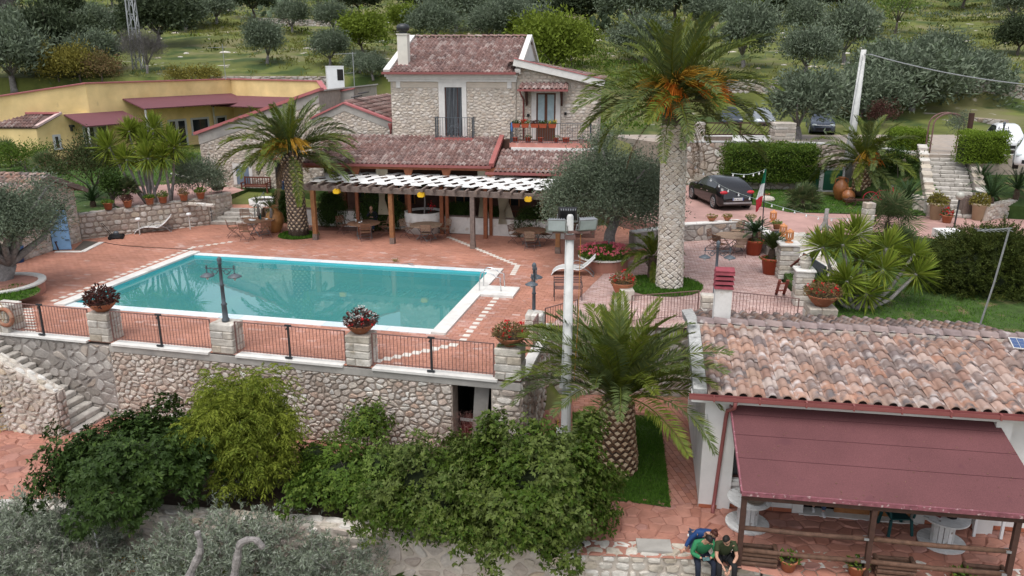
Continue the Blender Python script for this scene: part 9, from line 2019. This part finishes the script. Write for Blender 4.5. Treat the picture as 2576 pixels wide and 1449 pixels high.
# plate characters, built flat on the plate
def plate_text(txt,par,x,z0,hgt,y0,y1):
    cu=bpy.data.curves.new('plate_characters','FONT');cu.body=txt;cu.size=hgt;cu.align_x='CENTER';cu.extrude=.001
    o=bpy.data.objects.new('plate_characters',cu);COL.objects.link(o);dg=bpy.context.evaluated_depsgraph_get();me=bpy.data.meshes.new_from_object(o.evaluated_get(dg));bpy.data.objects.remove(o)
    me.materials.append(black_pl);q=inst('plate_characters',me,par,(x,0,z0),(R(90),0,R(90)));return q
pl=[c for c in bc.children if c.name.startswith('licence_plate')][0];plate_text('EA 667KZ',pl,xr+.0205,.525,.1,0,0)
MB().tube([(xr-.02,0,.84),(xr+.006,0,.84)],.045,14).build('badge',galv,bc)
for px,py,rz,lb,m,k in ((2556,386,66,'white compact car behind the lime hedge',wht,'compact'),(2636,428,58,'white compact car cut off by the right picture edge',wht,'compact'),(1745,300,95,'silver car parked behind the tall palm fronds',slv,'hatch'),(1835,322,85,'dark car behind the left half of the parking fence',dkc,'compact'),(1915,325,85,'silver car behind the right half of the parking fence',slv,'compact'),(2068,335,75,'dark blue car under the parking olives',dkc,'hatch')):
    p=at(px,py,PZ);car(lb,(p.x,p.y+(.5 if px < 2400 else 1.2),PZ),R(rz),m,k,3.7 if k == 'compact' else 4.3,1.65,1.54 if k == 'compact' else 1.46,'cars on the parking terrace',False)
# ================================================================== people
hair_b=M('black_hair',[(.012,.01,.009)],30,.7,1.3,.6);hair_r=M('auburn_hair',[(.06,.018,.012)],30,.7,1.3,.55)
navy=M('navy_denim',[(.012,.016,.03)],12,.8,1.2,.85);blackj=M('black_denim',[(.012,.012,.014)],12,.8,1.2,.85);greens=M('green_sweater',[(.03,.19,.08)],10,.85,1.12,.9);olives=M('olive_tshirt',[(.038,.05,.022)],10,.85,1.12,.9);bluej=M('blue_jacket',[(.014,.05,.16)],8,.8,1.2,.7);bluejn=M('blue_jeans',[(.035,.06,.12)],10,.8,1.2,.9);whites=M('white_trainer',[(.65,.65,.65)],6,.9,1.08,.6);dknavy=M('dark_navy_jacket',[(.012,.014,.024)],8,.8,1.2,.85)
TMP=bpy.data.scenes.new('skin_work')
def skin(name,joints,edges,mat,parent,root=None,sub=2):
    ks=list(joints);me=bpy.data.meshes.new(name);me.from_pydata([joints[k][0] for k in ks],[(ks.index(a),ks.index(b)) for a,b in edges],[]);me.materials.append(mat)
    o=bpy.data.objects.new(name,me);TMP.collection.objects.link(o);md=o.modifiers.new('Skin','SKIN');md.use_smooth_shade=True;sv=me.skin_vertices[0].data
    for i,k in enumerate(ks):
        r=joints[k][1];sv[i].radius=r if hasattr(r,'__len__') else (r,r);sv[i].use_root=(k == (root or ks[0]))
    s=o.modifiers.new('Sub','SUBSURF');s.levels=sub;s.render_levels=sub
    TMP.view_layers[0].update();dg=TMP.view_layers[0].depsgraph;m2=bpy.data.meshes.new_from_object(o.evaluated_get(dg));bpy.data.objects.remove(o)
    return inst(name,m2,parent)
def head(parent,c,rot,hair,hm,s=1.0,bun=False,beard=False):
    """a head about .23 m tall at c, looking along local -Y; rot = Euler"""
    Rm=Euler(rot).to_matrix();P=lambda x,y,z:Vector(c)+Rm @ (Vector((x,y,z))*s);mb=MB();n,k=16,12;vs=[];
    for i in range(k+1):
        a=math.pi*i/k-math.pi/2
        for j in range(n):
            b=2*math.pi*j/n;x,y,z=.076*math.cos(a)*math.cos(b),.095*math.cos(a)*math.sin(b),.115*math.sin(a)
            if z < 0:x *= 1+z*2.2;y=y*(1+z*1.2)-.01*(-z/.115)
            if y < -.05 and -.02 < z < .03 and abs(x) > .018:y+= .006
            if abs(x) < .015 and y < -.06 and -.045 < z < .02:y-= .022*(1-abs(z+.03)/.06)
            vs.append(P(x,y,z))
    fs=[(i*n+j,i*n+(j+1) % n,(i+1)*n+(j+1) % n,(i+1)*n+j) for i in range(k) for j in range(n)]
    mb.add(vs,fs);hd=mb.build('head',skin_m,parent,smooth=True)
    for sx in (-1,1):
        q=MB();q.ball((0,0,0),(.013,.008,.009),8,5);q.v=[tuple(P(sx*.032+v[0],-.083+v[1],.012+v[2])) for v in q.v];q.build('eye',black_pl,hd)
        q=MB();q.ball((0,0,0),(.012,.022,.034),8,6);q.v=[tuple(P(sx*.077+v[0],.005+v[1],-.005+v[2])) for v in q.v];q.build('ear',skin_m,hd,smooth=True)
        q=MB();q.box(sx*.032-.02,sx*.032+.02,-.094,-.084,.03,.037);q.v=[tuple(P(*v)) for v in q.v];q.build('eyebrow',hm,hd)
    q=MB();q.ball((0,0,0),(.024,.008,.007),8,5);q.v=[tuple(P(v[0],-.088+v[1],-.062+v[2])) for v in q.v];q.build('mouth',M('lip',[(.34,.12,.1)]) if 'lip' not in bpy.data.materials else bpy.data.materials['lip'],hd)
    if hair:
        q=MB();vs=[];k=8
        for i in range(k+1):
            a=math.pi/2*(1-i/k*1.25)
            for j in range(n):
                b=2*math.pi*j/n;fr_=-math.sin(b);lim=max(a,.55 if fr_ > .35 else (-.05 if fr_ > -.2 else -.5));vs.append(P(.083*math.cos(lim)*math.cos(b),.104*math.cos(lim)*math.sin(b)+.004,.123*math.sin(lim)))
        q.add(vs,[(i*n+j,(i+1)*n+j,(i+1)*n+(j+1) % n,i*n+(j+1) % n) for i in range(k) for j in range(n)]);q.build('hair',hm,parent,smooth=True)
    if bun:q=MB();q.ball((0,0,0),.042,10,8);q.v=[tuple(P(v[0],.05+v[1],.135+v[2])) for v in q.v];q.build('hair_bun',hm,parent,smooth=True)
    if beard:q=MB();vs=[];q.ball((0,0,0),(.055,.05,.04),10,6);q.v=[tuple(P(v[0],-.038+v[1],-.082+v[2])) for v in q.v];q.build('beard',hm,parent,smooth=True)
    return hd
def hand(parent,wrist,dirn,palm_n,s=1.0,curl=.5,side=1,mat=None):
    """palm and five bent fingers from the wrist along dirn; palm_n = direction the palm faces"""
    w=Vector(wrist);d=Vector(dirn).normalized();n=Vector(palm_n);n=(n-d*n.dot(d)).normalized();x=d.cross(n)*side
    k=w+d*.085*s;J={'w':(w,.024*s),'p':(w+d*.045*s,(.036*s,.018*s)),'k':(k,(.036*s,.016*s))};E=[('w','p'),('p','k')]
    o=skin('hand',J,E,mat or skin_m,parent,sub=1)
    for i,L in enumerate((.068,.076,.071,.055)):
        b=k+x*(.028-.0187*i)*s-d*.012*s;c1=b+(d*math.cos(curl*.6)+n*math.sin(curl*.6))*L*.5*s;c2=c1+(d*math.cos(curl*1.5)+n*math.sin(curl*1.5))*L*.32*s;c3=c2+(d*math.cos(curl*2.1)+n*math.sin(curl*2.1))*L*.28*s
        skin('finger',{'a':(b,.0095*s),'b':(c1,.0088*s),'c':(c2,.0082*s),'d':(c3,.0065*s)},[('a','b'),('b','c'),('c','d')],mat or skin_m,o,sub=1)
    b=w+d*.025*s+x*.026*s;c1=b+(d*.6+x*.75+n*.25).normalized()*.04*s;c2=c1+(d*.85+x*.25+n*.4).normalized()*.034*s;skin('thumb',{'a':(b,.012*s),'b':(c1,.0105*s),'c':(c2,.008*s)},[('a','b'),('b','c')],mat or skin_m,o,sub=1)
    return o
def person(lb,loc,rz,J,top,bottom,shoe,sleeve='long',hd=None,hands=(),arm_r=1.0):
    """J: joint positions: pelvis chest neck, sh_l el_l wr_l sh_r ..., hip_l kn_l an_l toe_l ..."""
    t=thing('person',lb,'person',loc,rz);g=lambda k,r:(J[k],r)
    b={'pelvis':g('pelvis',(.125,.1)),'belly':(tuple((Vector(J['pelvis'])+Vector(J['chest']))/2),(.12,.095)),'chest':g('chest',(.135,.1)),'neck':g('neck',.052)};E=[('pelvis','belly'),('belly','chest'),('chest','neck')]
    for s in 'lr':b.update({'sh_'+s:g('sh_'+s,.052),'el_'+s:g('el_'+s,.04),'wr_'+s:g('wr_'+s,.028),'hip_'+s:g('hip_'+s,.082),'kn_'+s:g('kn_'+s,.056),'an_'+s:g('an_'+s,.04)});E+= [('chest','sh_'+s),('sh_'+s,'el_'+s),('el_'+s,'wr_'+s),('pelvis','hip_'+s),('hip_'+s,'kn_'+s),('kn_'+s,'an_'+s)]
    b['skull'] =(tuple(Vector(hd[0])),.06);E.append(('neck','skull'));skin('body',b,E,skin_m,t,'pelvis')
    up={'pelvis':g('pelvis',(.148,.122)),'belly':(b['belly'][0],(.146,.118)),'chest':g('chest',(.158,.12)),'neck':(tuple(Vector(J['chest']).lerp(Vector(J['neck']),.62)),.07)};E=[('pelvis','belly'),('belly','chest'),('chest','neck')]
    for s in 'lr':
        up['sh_'+s] =g('sh_'+s,.075);E.append(('chest','sh_'+s))
        if sleeve == 'long':up['el_'+s] =g('el_'+s,.058);up['wr_'+s] =(tuple(Vector(J['wr_'+s]).lerp(Vector(J['el_'+s]),.1)),.042);E+= [('sh_'+s,'el_'+s),('el_'+s,'wr_'+s)]
        else:up['el_'+s] =(tuple(Vector(J['sh_'+s]).lerp(Vector(J['el_'+s]),.62)),.066);E.append(('sh_'+s,'el_'+s))
    skin('sweater' if sleeve == 'long' else 'shirt',up,E,top,t,'pelvis')
    lo={'pelvis':(tuple(Vector(J['pelvis'])),(.138,.112))};E=[]
    for s in 'lr':lo.update({'hip_'+s:g('hip_'+s,.096),'kn_'+s:g('kn_'+s,.072),'an_'+s:(tuple(Vector(J['an_'+s]).lerp(Vector(J['kn_'+s]),.08)),.058)});E+= [('pelvis','hip_'+s),('hip_'+s,'kn_'+s),('kn_'+s,'an_'+s)]
    skin('trousers',lo,E,bottom,t,'pelvis')
    for s in 'lr':a,q=Vector(J['an_'+s]),Vector(J['toe_'+s]);skin('shoe',{'h':(a+Vector((0,.03,-.035)),.045),'m':(a.lerp(q,.5)+Vector((0,0,-.025)),(.046,.04)),'t':(q+Vector((0,0,.0)),(.04,.03))},[('h','m'),('m','t')],shoe,t,sub=1)
    head(t,*hd[:2],*hd[2:])
    for h in hands:hand(t,J['wr_'+h[0]],*h[1:])
    return t
def seated(lean=.3,spread=.12,feet=-.35):
    J={'pelvis':(0,0,.1),'chest':(0,-.30*lean-.05,.45),'neck':(0,-.42*lean-.1,.6)}
    for s,q in (('l',1),('r',-1)):J.update({'sh_'+s:(q*.19,J['chest'][1]-.02,.51),'hip_'+s:(q*.1,-.06,.08),'kn_'+s:(q*(.1+spread*.6),-.47,.09),'an_'+s:(q*(.1+spread*.5),-.47+feet*.1,-.36),'toe_'+s:(q*(.12+spread*.5),-.63+feet*.1,-.41)})
    return J
seat_z=LZ+.05
# man in the green sweater with a phone
p=at(1760,1398,seat_z);J=seated(.55,.14);J.update({'el_l':(.27,-.28,.27),'wr_l':(.09,-.45,.24),'el_r':(-.28,-.26,.27),'wr_r':(-.1,-.45,.25)})
nk=J['neck'];g1=person('person in a green sweater sitting on the wall looking down at a phone',(p.x,p.y,seat_z),R(4),J,greens,navy,black_pl,'long',((.03,nk[1]-.1,nk[2]+.12),(R(52),0,R(12)),True,hair_b),hands=(('l',(-.6,-.5,.25),(-.5,-.2,.6),.95,.9,-1),('r',(.6,-.5,.25),(.5,-.2,.6),.95,.9,1)))
ph=thing('phone','dark phone with glowing map held by the person in green','phone',g1.location+Vector((0,-.55,.3)),R(4));ph.rotation_euler=(R(35),0,R(10));MB().box(-.085,.085,-.045,.045,-.006,.006).build('case',black_pl,ph);MB().box(-.078,.078,-.04,.04,.006,.0075).build('screen',M('phone_screen',[(.05,.1,.1)],30,.4,1.8,.2),ph)
p=at(1811,1402,seat_z);J=seated(.5,.12);J.update({'el_l':(.24,-.33,.24),'wr_l':(.05,-.47,-.02),'el_r':(-.22,-.34,.24),'wr_r':(-.03,-.49,-.02)})
nk=J['neck'];g2=person('person in an olive t shirt sitting on the wall with clasped hands',(p.x+.05,p.y,seat_z),R(-2),J,olives,blackj,black_pl,'short',((-.05,nk[1]-.08,nk[2]+.12),(R(42),0,R(-32)),True,hair_b,1.0,False,True),hands=(('l',(-.15,-.35,-.8),(-.9,.1,0),1.0,.6,-1),('r',(.1,-.35,-.8),(.9,.1,0),1.0,.6,1)))
q=MB().tube([Vector(J['wr_l'])+Vector((.02,.03,.05))+Vector((.034*math.cos(a),.02*math.sin(a),.02*math.sin(a))) for a in np.linspace(0,6.283,13)],.008,5,cap=False);q.build('wrist_watch',black_pl,g2)
# woman kneeling and leaning in from behind
p=at(1775,1376,LZ);J={'pelvis':(-.16,.28,.24),'chest':(-.06,-.02,.46),'neck':(.02,-.18,.55)}
for s,q in (('l',1),('r',-1)):J.update({'hip_'+s:(-.16+q*.09,.28,.22),'kn_'+s:(-.18+q*.13,-.06,.08),'an_'+s:(-.14+q*.12,.46,.07),'toe_'+s:(-.14+q*.12,.6,.03),'sh_'+s:(-.06+q*.17,-.05,.49)})
J.update({'el_r':(-.38,-.02,.3),'wr_r':(-.5,-.1,.13),'el_l':(.18,-.0,.28),'wr_l':(.1,.05,.16)})
person('person with auburn bun in a blue jacket kneeling and leaning in from behind',(p.x-.04,p.y-.12,LZ),0,J,bluej,bluejn,whites,'long',((.1,-.28,.62),(R(42),0,R(22)),True,hair_r,.95,True),hands=(('r',(-.6,-.3,-.5),(0,0,-1),.92,.3,1),('l',(0,-.3,-.9),(0,1,0),.92,.5,-1)))
# man seated at the pergola table, hand on his chin
w=at(935,583);J=seated(.35,.1);J.update({'el_r':(-.2,-.38,.33),'wr_r':(-.04,-.33,.56),'el_l':(.26,-.2,.26),'wr_l':(.06,-.38,.3)});nk=J['neck']
person('bald person in dark clothes seated at the pergola table hand on chin',(w.x+.1,w.y+.35,.46),R(-14),J,dknavy,bluejn,black_pl,'long',((0,nk[1]-.06,nk[2]+.13),(R(18),0,R(-14)),False,hair_b),hands=(('r',(.2,-.1,.9),(.6,.3,0),.95,1.1,1),('l',(-.7,-.4,.1),(0,0,-1),.95,.6,-1)))
c_=dup(ch1,(w.x+.1,w.y+.4,0),R(-14),'slatted chair the seated person is using')
# person standing in the side doorway
dp=HF.w(-12.85,VA-.35,0);J={'pelvis':(0,0,.95),'chest':(0,-.02,1.32),'neck':(0,-.02,1.5)}
for s,q in (('l',1),('r',-1)):J.update({'hip_'+s:(q*.1,0,.92),'kn_'+s:(q*.11,-.02,.5),'an_'+s:(q*.12,.02,.09),'toe_'+s:(q*.14,-.15,.04),'sh_'+s:(q*.2,-.01,1.42),'el_'+s:(q*.27,.02,1.14),'wr_'+s:(q*.25,-.1,.9)})
person('person in dark top and blue jeans standing in the side doorway',(dp.x,dp.y,.72),HF.rz,J,dknavy,bluejn,black_pl,'long',((0,-.04,1.65),(R(8),0,R(20)),True,hair_b),hands=(('l',(0,-.3,-.9),(-.9,0,0),1,.5,-1),('r',(0,-.3,-.9),(.9,0,0),1,.5,1)))
# person stepping through the porch door, only jeans and a white trainer show below the awning
dp=WB.w(2.95,.1,0);J2={k:v for k,v in J.items()};J2.update({'kn_l':(.08,-.16,.5),'an_l':(.07,-.2,.1),'toe_l':(.07,-.38,.05)})
person('person in blue jeans and white trainers in the porch doorway under the awning',(dp.x,dp.y,LZ+.04),WB.rz,J2,dknavy,bluejn,whites,'long',((0,-.04,1.65),(R(8),0,0),True,hair_b),hands=(('l',(0,-.3,-.9),(-.9,0,0),1,.5,-1),('r',(0,-.3,-.9),(.9,0,0),1,.5,1)))
bpy.data.scenes.remove(TMP)
